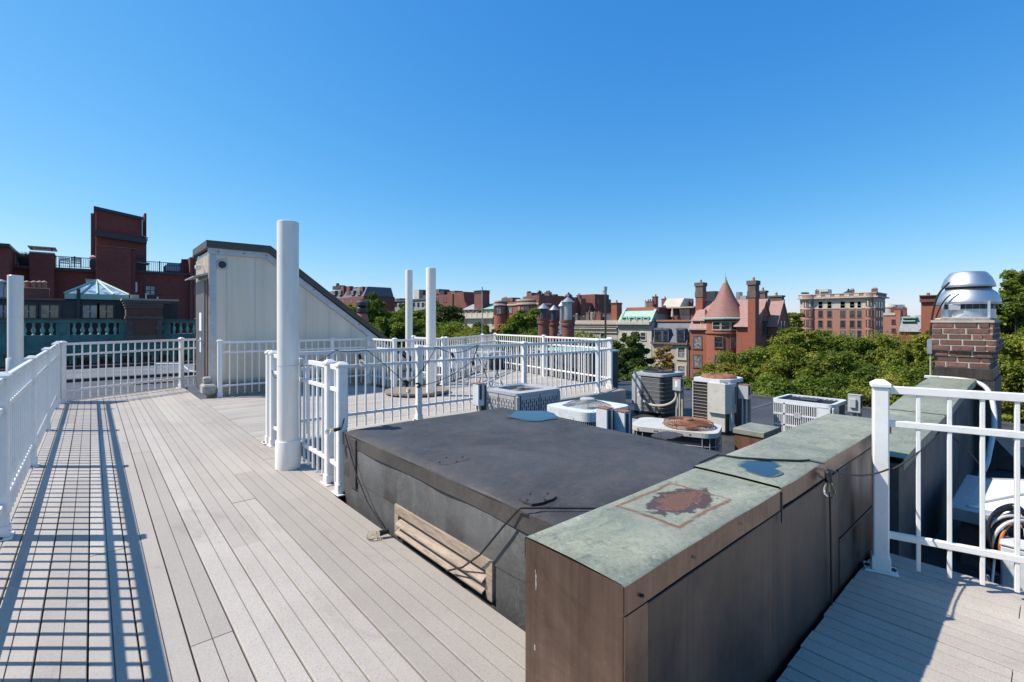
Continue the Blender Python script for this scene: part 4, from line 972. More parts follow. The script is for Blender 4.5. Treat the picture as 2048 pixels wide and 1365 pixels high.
# ================================================================== OTHER THINGS ON THE ROOF
# folding table with crossed dark legs on the square deck
x, y = at(981, 9.0); t = thing('folding_table', 'small folding table with a grey top and crossed dark legs', 'table', (x, y, 0))
MB().cbox(-.2, .2, -.24, .24, .66, .70, .004).build('table_top', M['trim'], t, False)
for s_ in (-.2, .2):
    MB().tube([(-.17, s_, .66), (.17, s_, .0)], .009, 6).build('leg', M['dkmetal'], t, False); MB().tube([(.17, s_, .66), (-.17, s_, .0)], .009, 6).build('leg', M['dkmetal'], t, False)
MB().tube([(.12, -.2, .1), (.12, .2, .1)], .007, 6).build('stretcher', M['dkmetal'], t, False)
# sheet-metal hood beyond the back fence
x, y = at(915, 12.6); t = thing('roof_hood', 'pale sloping metal hood on the roof beyond the back fence', 'vent', (x, y, RZ))
bb = MB(); bb.v = [(-.5, -.5, .55), (.5, -.5, .55), (.5, .5, .55), (-.5, .5, .55), (-.12, -.12, 1.05), (.12, -.12, 1.05), (.12, .12, 1.05), (-.12, .12, 1.05)]
for q in ((0, 1, 5, 4), (1, 2, 6, 5), (2, 3, 7, 6), (3, 0, 4, 7), (4, 5, 6, 7), (3, 2, 1, 0)): bb.face(list(q))
bb.build('hood', M['trim'], t, False); MB().box(-.4, .4, -.4, .4, 0, .56).build('base', M['dkmetal'], t, False)
# masts
x, y = at(964.5, 13.6); t = thing('mast', 'thin pale mast rising above the corner of the back fence', 'mast', (x, y, RZ)); MB().tube([(0, 0, 0), (0, 0, zat(574, 13.6) - RZ)], .02, 6, r1=.014).build('pole', M['galv'], t, False)
x, y = at(1211, 12.0); t = thing('mast', 'dark mast with a cup-shaped top right of the chimney pots', 'mast', (x, y, RZ)); MB().tube([(0, 0, 0), (0, 0, zat(590, 12) - RZ)], .03, 8, r1=.022).build('pole', M['dkmetal'], t, False)
MB().lathe([(.022, 0), (.03, .05), (.045, .2), (.02, .21)], (0, 0, zat(590, 12) - RZ), 12).build('cup', M['galv'], t, False)
# chimney stack with round clay pots at the front edge
def stack():
    d = 13.4; x, y = at(1112, d)
    t = thing('chimney_stack', 'chimney stack of round brick shafts with peaked metal rain caps, beyond the deck', 'chimney', (x, y, RZ))
    MB().box(-.5, .6, -.9, .75, 0, .85).build('base', M['brick_dark'], t, False)
    MB().cbox(-.56, .66, -.96, .81, .85, .92, .01).build('base_cap', M['epdm'], t, False)
    for (px, zt, r_, dd) in ((1087, 636, .155, 13.2), (1108, 640, .13, 14.0), (1124, 668, .10, 13.6), (1136, 640, .165, 13.0)):
        q = at(px, dd); lx, ly = q[0] - x, q[1] - y; zt_ = zat(zt, dd) - RZ
        MB().lathe([(r_, .4), (r_, zt_ - .18), (r_ + .03, zt_ - .16), (r_ + .03, zt_ - .1), (r_ + .01, zt_ - .09), (r_ + .035, zt_ - .04), (r_ + .035, zt_)], (lx, ly, 0), 20).build('shaft', M['brick_mid'] if zt < 660 else M['galv'], t, False)
        hz = {1087: 613, 1108: 616, 1124: 608, 1136: 600}[px]; hz_ = zat(hz, dd) - RZ
        fl = MB().lathe([(r_ * .66, zt_), (r_ * .62, hz_ - .06)], (lx, ly, 0), 16).build('flue', M['galv'] if px > 1120 else M['dkmetal'], t, False)
        MB().lathe([(r_ * 1.15, hz_ - .075), (r_ * 1.17, hz_ - .065), (r_ * .55, hz_ + .02), (.01, hz_ + .08)], (lx, ly, 0), 20, smooth=False).build('rain_cap', M['galv'], t, False)
stack()
x, y = at(1072, 12.2); t = thing('low_chimney', 'short brick chimney with heavy white mortar, seen through the deck fence', 'chimney', (x, y, RZ))
MB().box(-.16, .16, -.2, .2, 0, .95).build('mortar_core', M['mortar'], t, False)
rb = random.Random(11)
for c_ in range(13):
    z0 = .03 + c_ * .0715
    for side in (0, 1):
        L = .4 if side == 0 else .32; p = 0; i = c_ % 2
        while p < L - .03:
            bl = min((.2, .1)[i % 2] if p or c_ % 2 else .2, L - p); i += 1; m0 = p + bl / 2
            if side == 0: inst(ME_BR, 'brick', t, (-.14, -.2 + m0, z0 + .03), 0, (.06, bl - .018, .05), world=False)
            else: inst(ME_BR, 'brick', t, (-.16 + m0, -.18, z0 + .03), 0, (bl - .018, .06, .05), world=False)
            p += bl
for (lab, pxs, d, zt, sx, sy, cap) in (('black roof box beyond the deck corner with a pale blue-green rim', 1150, 11.6, .60, .5, .9, 'mint'), ('low grey roof box behind the folding table', 1010, 13.6, .35, 1.0, .6, 'roofgrey'), ('long grey roof block beyond the back fence', 905, 15.5, .32, 1.6, 1.2, 'roofgrey')):
    x, y = at(pxs, d); t = thing('roof_box', lab, 'roof box', (x, y, RZ)); MB().box(-sx, sx, -sy, sy, 0, zt - RZ - .05).build('body', M['epdm'], t, False); MB().cbox(-sx - .03, sx + .03, -sy - .03, sy + .03, zt - RZ - .05, zt - RZ, .01).build('cap', M[cap], t, False)
# clay pot with black cowl behind the hut slope
x, y = at(724, 13.0); t = thing('clay_chimney_pot', 'orange clay chimney pot under a black cowl, rising behind the hut roof slope', 'chimney', (x, y, RZ))
z0 = zat(645, 13) - RZ; MB().box(-.35, .35, -.25, .25, 0, z0 - .18).build('stack', M['brick_dark'], t, False)
MB().lathe([(.17, z0 - .18), (.155, z0), (.19, z0 + .04), (.16, z0 + .16), (.12, z0 + .24)], (0, 0, 0), 20).build('pot', M['terracotta'], t, False)
MB().lathe([(.11, z0 + .24), (.15, z0 + .28), (.15, z0 + .38), (.12, z0 + .41)], (0, 0, 0), 20).build('cowl', M['dkmetal'], t, False); MB().lathe([(.08, z0 + .411), (.155, z0 + .455), (.15, z0 + .54), (.10, z0 + .585), (.02, z0 + .60)], (0, 0, 0), 20).build('cowl_cap', M['dkmetal'], t, False)
# skylight and cable coil behind the right fence
t = thing('skylight', 'pyramid skylight with a pale frame, behind the right-hand fence', 'skylight', (4.55, .53, RZ))
sxa, sxb, sya, syb, sz = 4.55, 5.62, -.75, .50, -.05
MB().box(sxa + .06, sxb - .06, sya + .06, syb - .06, RZ, sz - .10).build('upstand', M['epdm2'], t)
for nm, q in (('frame', (sxa, sxa + .10, sya, syb)), ('frame', (sxb - .10, sxb, sya, syb)), ('frame', (sxa + .101, sxb - .101, sya, sya + .10)), ('frame', (sxa + .101, sxb - .101, syb - .10, syb))): MB().cbox(*q, sz - .09, sz, .005).build(nm, M['trim'], t)
cxs, cys = (sxa + sxb) / 2, (sya + syb) / 2; cr = [(sxa + .09, sya + .09), (sxb - .09, sya + .09), (sxb - .09, syb - .09), (sxa + .09, syb - .09)]
for i in range(4):
    a, c_ = cr[i], cr[(i + 1) % 4]; bb = MB(); bb.v = [(a[0], a[1], sz + .002), (c_[0], c_[1], sz + .002), (cxs, cys, sz + .20)]; bb.face([0, 1, 2]); bb.build('pane', M['pvc'], t)
    MB().tube([(a[0], a[1], sz + .006), (cxs, cys, sz + .205)], .008, 6).build('glazing_bar', M['trim'], t)
x, y = at(2022, 3.0); zc = zat(1078, 3.0)
t = thing('cable_coil', 'tangled coil of black, white and orange cable behind the right fence', 'cable coil', (x, y, RZ))
rb = random.Random(9); cols = [M['black'], M['black'], M['cable_w'], M['black'], None, M['black'], M['cable_w'], M['black'], None, M['black'], M['black'], M['cable_w']]
M['orange'] = simple('orange_cable', (.45, .14, .03), .5, var=.2)
for i, mm in enumerate(cols):
    r0 = rb.uniform(.11, .185); ox, oy, oz = rb.uniform(-.04, .04), rb.uniform(-.03, .03), rb.uniform(-.04, .03); ph = rb.uniform(0, 6); tl = rb.uniform(-.3, .3)
    pts = []
    for k in range(36):
        a = k * 2 * math.pi / 36; rr = r0 * (1 + .08 * math.sin(2 * a + ph) + .05 * math.sin(3 * a)); u = rr * math.cos(a) * .9; v_ = rr * math.sin(a) * 1.15
        pts.append((ox + u * rx_ + .05 * math.sin(a + ph) * fx_ , oy + u * ry_ + .05 * math.sin(a + ph) * fy_, zc - RZ + oz + v_ + tl * u * .3))
    MB().tube(pts, rb.uniform(.007, .012), 8, closed=True).build('cable_loop', mm or M['orange'], t, False)
MB().cbox(-.03, .03, -.03, .03, 0, zc - RZ + .12, .004).build('post', M['dkmetal'], t, False)
x, y = at(2046, 2.85); t = thing('junction_box', 'pale box standing low behind the right fence under the cable coil', 'electrical box', (x, y, RZ)); MB().cbox(-.07, .07, -.09, .09, 0, .36, .01).build('box', M['acwhite'], t, False); MB().cbox(-.075, .075, -.095, .095, .36, .38, .006).build('lid', M['acwhite'], t, False)
o = MB().tube(bez([(*at(1990, 3.0), -.2), (*at(1985, 2.7), -.2), (*at(1978, 2.5), -.3), (*at(1976, 2.45), -.05)], 12), .006).build('loose_cable', M['cable_w']); o['label'] = 'thin pale cable trailing from the coil to the right deck edge'; o['category'] = 'cable'

# white bent rail and junk on the roof past the walkway end
x, y = at(362, 15.5); t = thing('pipe_rail', 'white bent pipe rail on the grey roof past the end fence', 'pipe rail', (x, y, RZ))
MB().tube([(-.6, .5, .35), (0, .1, .35), (.2, -.3, .12), (.9, -.9, .04)], .03, 8).build('rail', M['white'], t, False)
for a in ((-.6, .5, .35), (0, .1, .35)): MB().tube([a, (a[0], a[1], 0)], .02, 6).build('post', M['white'], t, False)
x, y = at(308, 13.2); t = thing('loose_plank', 'weathered plank lying on the roof past the end fence', 'plank', (x, y, RZ)); MB().cbox(-.45, .45, -.1, .1, .015, .06, .005).build('plank', M['wood'], t, False)

# ================================================================== STRING LIGHTS
def catenary(a, c, sag, n_=14):
    a = Vector(a); c = Vector(c); return [tuple(a.lerp(c, i / n_) - Vector((0, 0, sag * 4 * (i / n_) * (1 - i / n_)))) for i in range(n_ + 1)]
def bulb(root, p, down=(0, 0, -1), s_=1.0):
    d = Vector(down).normalized(); q = d.rotation_difference(Vector((0, 0, -1))).inverted().to_matrix().to_4x4()
    so_ = MB().lathe([(.006, 0), (.012, -.004), (.0135, -.01), (.0135, -.04), (.015, -.042), (.015, -.048)], (0, 0, 0), 14).build('socket', M['black'], root, False)
    gb = MB().lathe([(.011, -.048), (.013, -.056), (.021, -.075), (.0235, -.088), (.021, -.101), (.011, -.112), (.0, -.115)], (0, 0, 0), 16, cap=False).build('bulb', M['bulb'], root, False)
    fl = MB().tube([(-.004, 0, -.05), (-.006, 0, -.088), (-.002, 0, -.06), (.002, 0, -.09), (.006, 0, -.06), (.004, 0, -.05)], .0012, 4).build('filament', M['filament'], gb, False)
    off = Vector(p) - wpos(root)
    for o in (so_, gb): o.location = off; o.rotation_mode = 'QUATERNION'; o.rotation_quaternion = q.to_quaternion(); o.scale = (s_,) * 3
sl_ = thing('string_lights', 'string lights with clear bulbs looping along the fence of the square deck', 'string lights', (1.385, 5.3, 0), 'outdoor string lights')
def fp(px, py, d=None, z=None):
    """a point of the near fence line of the square deck"""
    x, d_ = ony(px, 5.32); return (x, 5.32, zat(py, d_))
runs = [[(1.36, 5.36, .74), (1.28, 4.46, .745)], [(1.17, 4.39, .745), (1.25, 4.27, .745), (1.37, 4.4, .76)], [(1.37, 4.4, .76), fp(668, 702)]]
MB().tube(catenary((1.38, 5.3, .78), (1.19, 4.40, .78), .04), .004, 6).build('cable', M['black'], sl_)
MB().tube(bez([(1.19, 4.41, .78), (1.16, 4.30, .775), (1.26, 4.24, .775), (1.36, 4.34, .79), (1.4, 4.6, .83)]), .004, 6).build('cable', M['black'], sl_)
MB().tube(catenary((1.4, 4.6, .83), fp(672, 701), .03), .004, 6).build('cable', M['black'], sl_)
for a, c_, sg in ((fp(672, 701), fp(733, 700), .02), (fp(733, 700), fp(812, 768), -.01), (fp(812, 768), fp(872, 694), .08), (fp(838, 772), fp(945, 722), .06), (fp(872, 694), fp(905, 706), 0.01), (fp(905, 706), fp(955, 690), .03), (fp(945, 722), fp(958, 690), 0), (fp(955, 690), fp(935, 770), 0.0)):
    MB().tube(catenary(a, c_, sg), .0042, 6).build('cable', M['black'], sl_)
for px, py in ((718, 708), (812, 764), (904, 706), (945, 722)): bulb(sl_, fp(px, py), (.3, 0, -1), 1.35)
for px, py in ((812, 766), (836, 771)): MB().tube(bez([fp(px - 4, py - 3), fp(px + 8, py - 6), fp(px + 6, py + 6), fp(px - 2, py + 3)]), .012, 6).build('cable_knot', M['black'], sl_)
o = MB().tube([(1.37, 3.52, .16), (1.9, 5.34, .09), (4.1, 5.34, .1)], .004, 6)
sl2 = thing('string_lights', 'string lights trailing over the black curb and copper parapet to the right fence', 'string lights', (1.36, 3.4, .5), 'outdoor string lights')
zc_ = CZ + .006
MB().tube(bez([(1.40, 3.47, .85), (1.45, 3.5, .7), (1.39, 3.42, .56), (1.345, 3.39, .48)]), .004, 6).build('cable', M['black'], sl2)
bulb(sl2, (1.345, 3.40, .485), (-.8, .55, -.25), .95)
y_ = lambda px: 0
def cp(px, py, xx=1.335):
    u = (px - CX) / F; d = xx / (rx_ * u + fx_); return (xx, ry_ * u * d + fy_ * d, zat(py, d))
MB().tube([cp(690, 868), cp(700, 905), cp(713, 950), cp(735, 1005), cp(765, 1055)], .0045, 6).build('cable', M['black'], sl2)
bulb(sl2, (*gp(778, 1062, .035)[:2], .035), (-.8, .3, -.12), 1.1)
MB().tube([cp(770, 1060), cp(776, 1066)], .012, 6).build('cable_knot', M['black'], sl2)
MB().tube([cp(894, 1142, 1.32), cp(925, 1135, 1.325), cp(960, 1110, 1.33), cp(1005, 1055, 1.335), cp(1036, 1021, 1.345), gp(1042, 1017, CZ + .008), gp(1090, 1016, CZ + .010), gp(1170, 1017, CZ + .010), (1.75, 1.003, .5), (1.95, 1.002, .648)], .0048, 6).build('cable', M['black'], sl2)
zp = PZ + .014
MB().tube([(1.95, 1.003, .648), gp(1436, 910, zp), gp(1480, 916, zp), gp(1540, 920, zp), gp(1600, 922, zp), (2.33, .70, zp), (2.33, .645, zp - .002)], .0045, 6).build('cable', M['black'], sl2)
bp = (2.33, .632, .625)
bulb(sl2, bp, (.05, -.05, -1), 1.0)
MB().tube(catenary((2.33, .635, .63), (2.985, .545, .52), .03), .0042, 6).build('cable', M['black'], sl2)
MB().tube(catenary((2.985, .535, .52), (3.06, .36, .735), .02), .0042, 6).build('cable', M['black'], sl2)
MB().tube(catenary((3.06, .36, .735), (3.115, .21, .55), -.02), .0035, 6).build('cable', M['black'], sl2)
MB().tube([(2.35, .64, .60), (2.36, .655, .45), (2.615, .654, .42), (2.63, .652, .2), (2.62, .65, .0)][:1] + [(2.44, .655, .54), (2.45, .654, .3), (2.455, .652, .0)], .004, 6).build('cable', M['black'], sl2)
# ================================================================== THE CITY: helpers
GZ = -17.0
def window(root, O, t, n, w, h, mt='dkmetal', mp='glass', tw=.1, out=.08, sash=True, sill=True, mull=False):
    """a framed window on a wall: O bottom-left corner, t along the wall, n outward"""
    fr = MB(); fr.obox(O, t, n, -tw, 0, -tw, h + tw, -.02, out); fr.obox(O, t, n, w, w + tw, -tw, h + tw, -.02, out); fr.obox(O, t, n, 0, w, h, h + tw, -.02, out)
    if sill: fr.obox(O, t, n, -tw - .05, w + tw + .05, -tw - .06, -.001, -.02, out + .06)
    else: fr.obox(O, t, n, 0, w, -tw, 0, -.02, out)
    if sash: fr.obox(O, t, n, 0, w, h * .48, h * .48 + .06, .0, out * .5)
    if mull: fr.obox(O, t, n, w / 2 - .03, w / 2 + .03, 0, h * .48, .0, out * .45); fr.obox(O, t, n, w / 2 - .03, w / 2 + .03, h * .48 + .06, h, .0, out * .45)
    f = fr.build('window', M[mt], root)
    pn = MB(); pn.obox(O, t, n, .0, w, .0, h, .004, .02); pn.build('pane', M[mp], f)
    return f
def winx(root, X0, px0, px1, py0, py1, **k):        # window on a wall facing -x, from its pixels in the photo
    ya, d1 = onx(px0, X0); yb, d2 = onx(px1, X0); d = (d1 + d2) / 2; z0, z1 = zat(py1, d), zat(py0, d)
    return window(root, (X0, ya, z0), (0, -1), (-1, 0), abs(ya - yb), z1 - z0, **k)
def winy(root, Y0, px0, px1, py0, py1, **k):
    xa, d1 = ony(px0, Y0); xb, d2 = ony(px1, Y0); d = (d1 + d2) / 2; z0, z1 = zat(py1, d), zat(py0, d)
    return window(root, (xa, Y0, z0), (1, 0), (0, -1), abs(xb - xa), z1 - z0, **k)
def bx(root, name, mt, *q, c=None):
    b_ = MB(); (b_.cbox(*q, c) if c else b_.box(*q)); return b_.build(name, M[mt], root)
def xbox(root, name, mt, X0, dep, px0, px1, pyt, pyb=None, z0=None, proud=0):
    """box with its front on the plane x = X0"""
    ya, d1 = onx(px0, X0); yb, d2 = onx(px1, X0); d = (d1 + d2) / 2
    zt = zat(pyt, d); zb = z0 if z0 is not None else (zat(pyb, d) if pyb else GZ)
    return bx(root, name, mt, X0 - proud, X0 + dep, min(ya, yb), max(ya, yb), zb, zt)
def ybox(root, name, mt, Y0, dep, px0, px1, pyt, pyb=None, z0=None, proud=0):
    xa, d1 = ony(px0, Y0); xb, d2 = ony(px1, Y0); d = (d1 + d2) / 2
    zt = zat(pyt, d); zb = z0 if z0 is not None else (zat(pyb, d) if pyb else GZ)
    return bx(root, name, mt, min(xa, xb), max(xa, xb), Y0 - proud, Y0 + dep, zb, zt)

# ================================================================== BUILDING ACROSS THE ALLEY (teal balustrade)
Y = 38.0
def xz(px, py, Y_=Y): x, d = ony(px, Y_); return x, zat(py, d)
t = thing('balustraded_building', 'dark brownstone building with a teal copper balustrade, beyond the walkway end', 'building', (0, Y, GZ))
zb = .02
MB().box(-9, 14, Y + .4, Y + 16, GZ, zb + .2).build('body', M['brownstone'], t)
MB().box(-9, 14, Y, Y + .4, GZ, -.95).build('front_wall', M['brownstone'], t)
# stepped copper cornice
for (z0, z1, p) in ((-.95, -.80, .25), (-.799, -.60, .75), (-.599, -.45, .95), (-.449, -.3, 1.1), (-.299, -.12, .8), (-.119, .05, .5), (.051, .5, .28)):
    MB().box(-9, 14, Y - p, Y + .39, z0, z1).build('cornice_step', M['teal'], t)
for k in range(24): xx = -8.6 + k * .95; MB().box(xx, xx + .34, Y - .7, Y - .24, -1.15, -.801).build('bracket', M['teal'], t)
# balustrade: solid piers, rail and turned balusters
bl = MB().lathe([(.09, 0), (.09, .05), (.045, .09), (.1, .24), (.105, .32), (.05, .52), (.045, .6), (.085, .66), (.085, .72)], (0, 0, 0), 10).mesh('baluster', M['mint'])
MB().box(-9, 14, Y - .28, Y + .1, 1.22, 1.40).build('balustrade_rail', M['teal'], t)
MB().box(-9, 14, Y - .33, Y + .15, 1.401, 1.46).build('coping', M['brownstone'], t)
xs = [xz(q, 655)[0] for q in (-30, 26, 112, 140, 238, 250, 326, 341, 420)]
segs = [(-9, xs[1] - .2), (xs[2], xs[3]), (xs[4], xs[5] + .4), (xs[6], xs[7])]
for a, c_ in segs: MB().box(a, c_, Y - .2, Y + .05, .5, 1.22).build('balustrade_pier', M['teal'], t); MB().box(a + .15, c_ - .15, Y - .24, Y - .201, .65, 1.1).build('raised_panel', M['teal'], t) if c_ - a > .5 else None
for a, c_ in ((xs[1] - .1, xs[2]), (xs[3], xs[4]), (xs[7], 14)):
    k = max(1, int((c_ - a) / .36))
    for i in range(k): inst(bl, 'baluster', t, (a + (i + .5) * (c_ - a) / k, Y - .08, .5))
# attic storey behind the balustrade
ya = Y + 1.6
ybox(t, 'attic_wall', 'darkpanel', ya, 5, -40, 132, 600, z0=.2); ybox(t, 'attic_wall', 'darkpanel', ya, 4.5, 132, 262, 589, z0=.2)
ybox(t, 'attic_cornice', 'brownstone', ya, 5.2, -40, 132, 596.5, 600, proud=.25); ybox(t, 'attic_cornice', 'dkmetal', ya, 4.8, 128, 262, 597, 600.5, proud=.2)
ybox(t, 'attic_wall', 'darkpanel', ya, 5, 262, 356, 606, z0=.2)
for q in ((-4, 18, 'bluegl'), (43, 72, 'roomglass'), (82, 117, 'roomglass'), (166, 194, 'blind'), (199, 226, 'roomglass')): winy(t, ya, q[0], q[1], 611, 636, mp=q[2], mt='dkmetal', tw=.12, sash=False, mull=True)
MB().tube([(xz(157, 590, ya - .3)[0], ya - .3, 3.3), (xz(157, 590, ya - .3)[0], ya - .3, 1.3)], .09, 8).build('downpipe', M['dkmetal'], t)
for q in ((14, 44), (50, 78), (128, 148), (160, 185), (350, 372)): winy(t, Y, q[0], q[1], 722, 742, mp='glass', mt='brownstone', tw=.1)
for q in ((192, 214), (248, 262), (300, 322)): ybox(t, 'brick_pilaster', 'brick_dark', Y, .2, q[0], q[1], 712, z0=GZ, proud=.12)
# conservatory roof
t = thing('glass_roof_lantern', 'hipped mint-green glass roof lantern on the dark attic', 'roof lantern', (xz(190, 590, ya)[0], ya + 2, 2.4))
xa, xb = xz(129, 589, ya - .3)[0], xz(258, 589, ya - .3)[0]; d0 = ony(190, ya - .3)[1]; z0 = zat(589, d0); z1 = zat(561, d0 + 1.6); zm = z0 + .0
ym = ya + 1.9; xm = xz(194, 562, ym)[0]; y0_, y1_ = ya - .3, ya + 4.1
MB().box(xa, xb, y0_, y1_, z0 - .32, z0).build('base_frame', M['mint'], t)
cs = [(xa, y0_), (xb, y0_), (xb, y1_), (xa, y1_)]
for i in range(4):
    a, c_ = cs[i], cs[(i + 1) % 4]
    for k in range(4):
        p = Vector(a).lerp(Vector(c_), k / 4); q = Vector(a).lerp(Vector(c_), (k + 1) / 4)
        b_ = MB(); b_.v = [(p.x, p.y, z0 + .01), (q.x, q.y, z0 + .01), (xm, ym, z1)]; b_.face([0, 1, 2]); b_.build('pane', M['skyglass'], t)
        MB().tube([(p.x, p.y, z0 + .03), (xm, ym, z1 + .02)], .07, 4, smooth=False).build('glazing_bar', M['mint'], t)
# big brownstone and brick chimney standing in the balustrade
t = thing('flared_chimney', 'broad brownstone chimney with a flared stone cap, standing in the teal balustrade', 'chimney', (xz(285, 640, Y - .4)[0], Y, 0))
yc = Y - .55
ybox(t, 'shaft', 'brownstone', yc, 1.5, 252, 325, 606, z0=-.6)
ybox(t, 'brick_panel', 'brick_mid', yc, .1, 270, 312, 641, 670, proud=.03)
ybox(t, 'brick_band', 'brick_mid', yc, .1, 254, 324, 618, 632, proud=.04)
ybox(t, 'stone_band', 'brownstone', yc, 1.5, 250, 326, 633, 638, proud=.12)
for k, (pa, pb, ya_, yb_) in enumerate(((250, 326, 612, 617), (248, 327, 607, 612), (246, 340, 602, 607), (243, 357, 598.5, 602))): ybox(t, 'cap_course', 'brownstone' if k < 3 else 'tanstone', yc, 1.6, pa, pb, ya_, yb_, proud=.1 + .08 * k)
for k in range(3):
    for q in ((256, 266), (314, 324)): ybox(t, 'quoin', 'brownstone', yc, .1, q[0] + (k % 2) * (2 if q[0] < 300 else -2), q[1] + (k % 2) * (4 if q[0] < 300 else -4) * -1, 642 + k * 9.5, 651 + k * 9.5, proud=.05)
ybox(t, 'concrete_block', 'conc', yc + .2, .4, 262, 278, 590, 598.4)
for q in ((291, 293.5, 587), (314, 317, 594)):
    ybox(t, 'flue_stub', 'galv', yc + .3, .1, q[0], q[1], q[2], 598.4)
x, z = xz(384, 635, ya); 
t = thing('roof_planting', 'yellow-green potted plants on the roof right of the flared chimney', 'plants', (x, ya, z - .6))
lf = MB()
for k in range(260):
    cx_, cz_ = rb.gauss(0, .7), abs(rb.gauss(0, .18)); s_ = .07; a = rb.uniform(0, 6)
    b0 = len(lf.v); lf.v += [(cx_, rb.gauss(0, .25), cz_), (cx_ + s_ * math.cos(a), rb.gauss(0, .25), cz_ + s_), (cx_ + s_ * math.sin(a), rb.gauss(0, .25), cz_ + s_ * .5)]; lf.face([b0, b0 + 1, b0 + 2])
M['yplant'] = simple('yellow_green_plant', (.35, .33, .04), .8, var=.4)
lf.build('foliage', M['yplant'], t, False, kind='stuff'); MB().box(-1.2, 1.2, -.3, .3, -.25, -.01).build('planter', M['dkmetal'], t, False)
# little brick chimney with metal hoods left of it
t = thing('roof_chimney', 'low wide brick chimney with four small copper-hooded clay flues, on the attic', 'chimney', (xz(70, 590, ya + 1)[0], ya + 1, 2.8))
ybox(t, 'shaft', 'brick_mid', ya + 1, .8, 45, 98, 577.5, 598); ybox(t, 'cap', 'tanstone', ya + 1, .85, 44, 98.5, 576, 577.4, proud=.05)
for q in (53, 67, 78.5, 88): x, z = xz(q, 576, ya + 1.2); MB().lathe([(.13, 0), (.11, .3)], (x, ya + 1.4, z), 10).build('flue', M['terracotta'], t); MB().lathe([(.15, .34), (.13, .38), (.02, .44)], (x, ya + 1.4, z), 10).build('flue_hood', M['tanstone'], t)
t = thing('roof_vent', 'pair of silver vent pipes at the left edge of the attic', 'vent', (xz(4, 590, ya + 1)[0], ya + 1, 2.8))
for q, tp in ((3, 566), (13, 573)):
    x, z = xz(q, 596, ya + 1); zt = xz(q, tp, ya + 1)[1]; MB().lathe([(.13, z), (.13, zt)], (x, ya + 1, 0), 12).build('pipe', M['galv'], t); MB().lathe([(.24, zt + .02), (.24, zt + .08), (.02, zt + .2)], (x, ya + 1, 0), 12).build('hood', M['galv'], t)

# ================================================================== TALL BRICK BLOCK BEHIND (roof terrace with chairs)
Y2 = 60.0
t = thing('brick_terrace_block', 'dark brick block with a tall stair tower and a roof terrace, far left', 'building', (0, Y2, GZ))
ybox(t, 'wall', 'brick_dark', Y2, 14, 18, 395, 541); 
ybox(t, 'wall', 'brick_dark', Y2 - 3, 14, -60, 18, 488)
ybox(t, 'eave', 'dkmetal', Y2 - 3.4, 15, -60, 19, 485, 491.5)
ybox(t, 'terrace_coping', 'dkmetal', Y2, 14.2, 18, 190, 536, 541.2, proud=.3); ybox(t, 'terrace_coping', 'dkmetal', Y2, 14.2, 268, 395, 545, 549, proud=.2)
ybox(t, 'chimney_block', 'brick_dark', Y2 - 1.2, 3, 59, 108, 506); ybox(t, 'chimney_cap', 'conc', Y2 - 1.3, 3.2, 58.5, 109, 504.5, 507)
ybox(t, 'middle_block', 'brick_dark', Y2 - 1.5, 4, 192, 262, 495.5); ybox(t, 'middle_block', 'brick_dark', Y2 - 1.2, 3.5, 262, 271, 497.5)
ybox(t, 'block_coping', 'terracotta', Y2 - 1.55, 4.1, 191.5, 271.5, 494, 495.4)
# the tower: lower and higher lift
xa, d = ony(190, Y2 + 3); xb, _ = ony(293, Y2 + 3); za, zb_ = zat(474, d), zat(424, d)
bx(t, 'tower_base', 'brick_mid', xa, xb, Y2 + 3, Y2 + 12, GZ, za)
b_ = MB(); b_.extr([(xa, za + .001), (xa, zb_ + .2), (xb - .3, zb_ - .35), (xb - .3, za + .001)], 'y', Y2 + 2.8, Y2 + 11.8); b_.build('tower_top', M['brick_dark'], t)
b_ = MB(); b_.extr([(xa - .1, zb_ + .21), (xa - .1, zb_ + .5), (xb - .25, zb_ - .05), (xb - .25, zb_ - .34)], 'y', Y2 + 2.6, Y2 + 11.9); b_.build('tower_roof_edge', M['dkmetal'], t)
b_ = MB(); b_.extr([(xa, za + .05), (xa, za + .55), (xb, za + .2), (xb, za - .3)], 'y', Y2 + 2.45, Y2 + 2.79); b_.build('dark_band', M['dkmetal'], t)
ybox(t, 'tower_fin', 'brick_mid', Y2 + 3.3, 6, 181.5, 190, 427); ybox(t, 'tower_fin', 'brick_dark', Y2 + 3.3, 4, 288.5, 293, 427)
xg, dg = ony(284.5, Y2 + 2.7); MB().tube([(xg, Y2 + 2.68, zat(435, dg)), (xg, Y2 + 2.68, zat(472, dg)), (xg + .45, Y2 + 2.55, zat(476, dg)), (xg + .45, Y2 + 2.55, zat(480, dg)), (xg - .55, Y2 + 2.6, zat(480, dg))], .07, 6).build('downpipe', M['galv'], t)
MB().tube([(ony(192, Y2 + 2.7)[0], Y2 + 2.7, zat(428, d)), (ony(192, Y2 + 2.7)[0], Y2 + 2.7, zat(530, d))], .06, 6).build('downpipe', M['terracotta'], t)
winy(t, Y2, 292, 309, 573, 590, mp='blind', mt='darkpanel', tw=.16, mull=True)
for q in ((380, 386, 515), (387, 396, 512)): ybox(t, 'chimney_shaft', 'brick_mid', Y2 - .5, 1.5, q[0], q[1], q[2])
ybox(t, 'chimney_shaft', 'brick_dark', Y2 + .5, 1.5, 362, 384, 526)
for q in (366, 371.5, 377.5): x, dd = ony(q, Y2 + 1); MB().lathe([(.17, zat(526, dd)), (.15, zat(519, dd))], (x, Y2 + 1, 0), 10).build('chimney_pot', M['darkpanel'], t)
fr_ = ony(60, Y2 - 1.2)[0]; fr2 = ony(107, Y2 - 1.2)[0]; zt_ = zat(498.5, ony(84, Y2)[1]); z5 = zat(504.4, ony(84, Y2)[1])
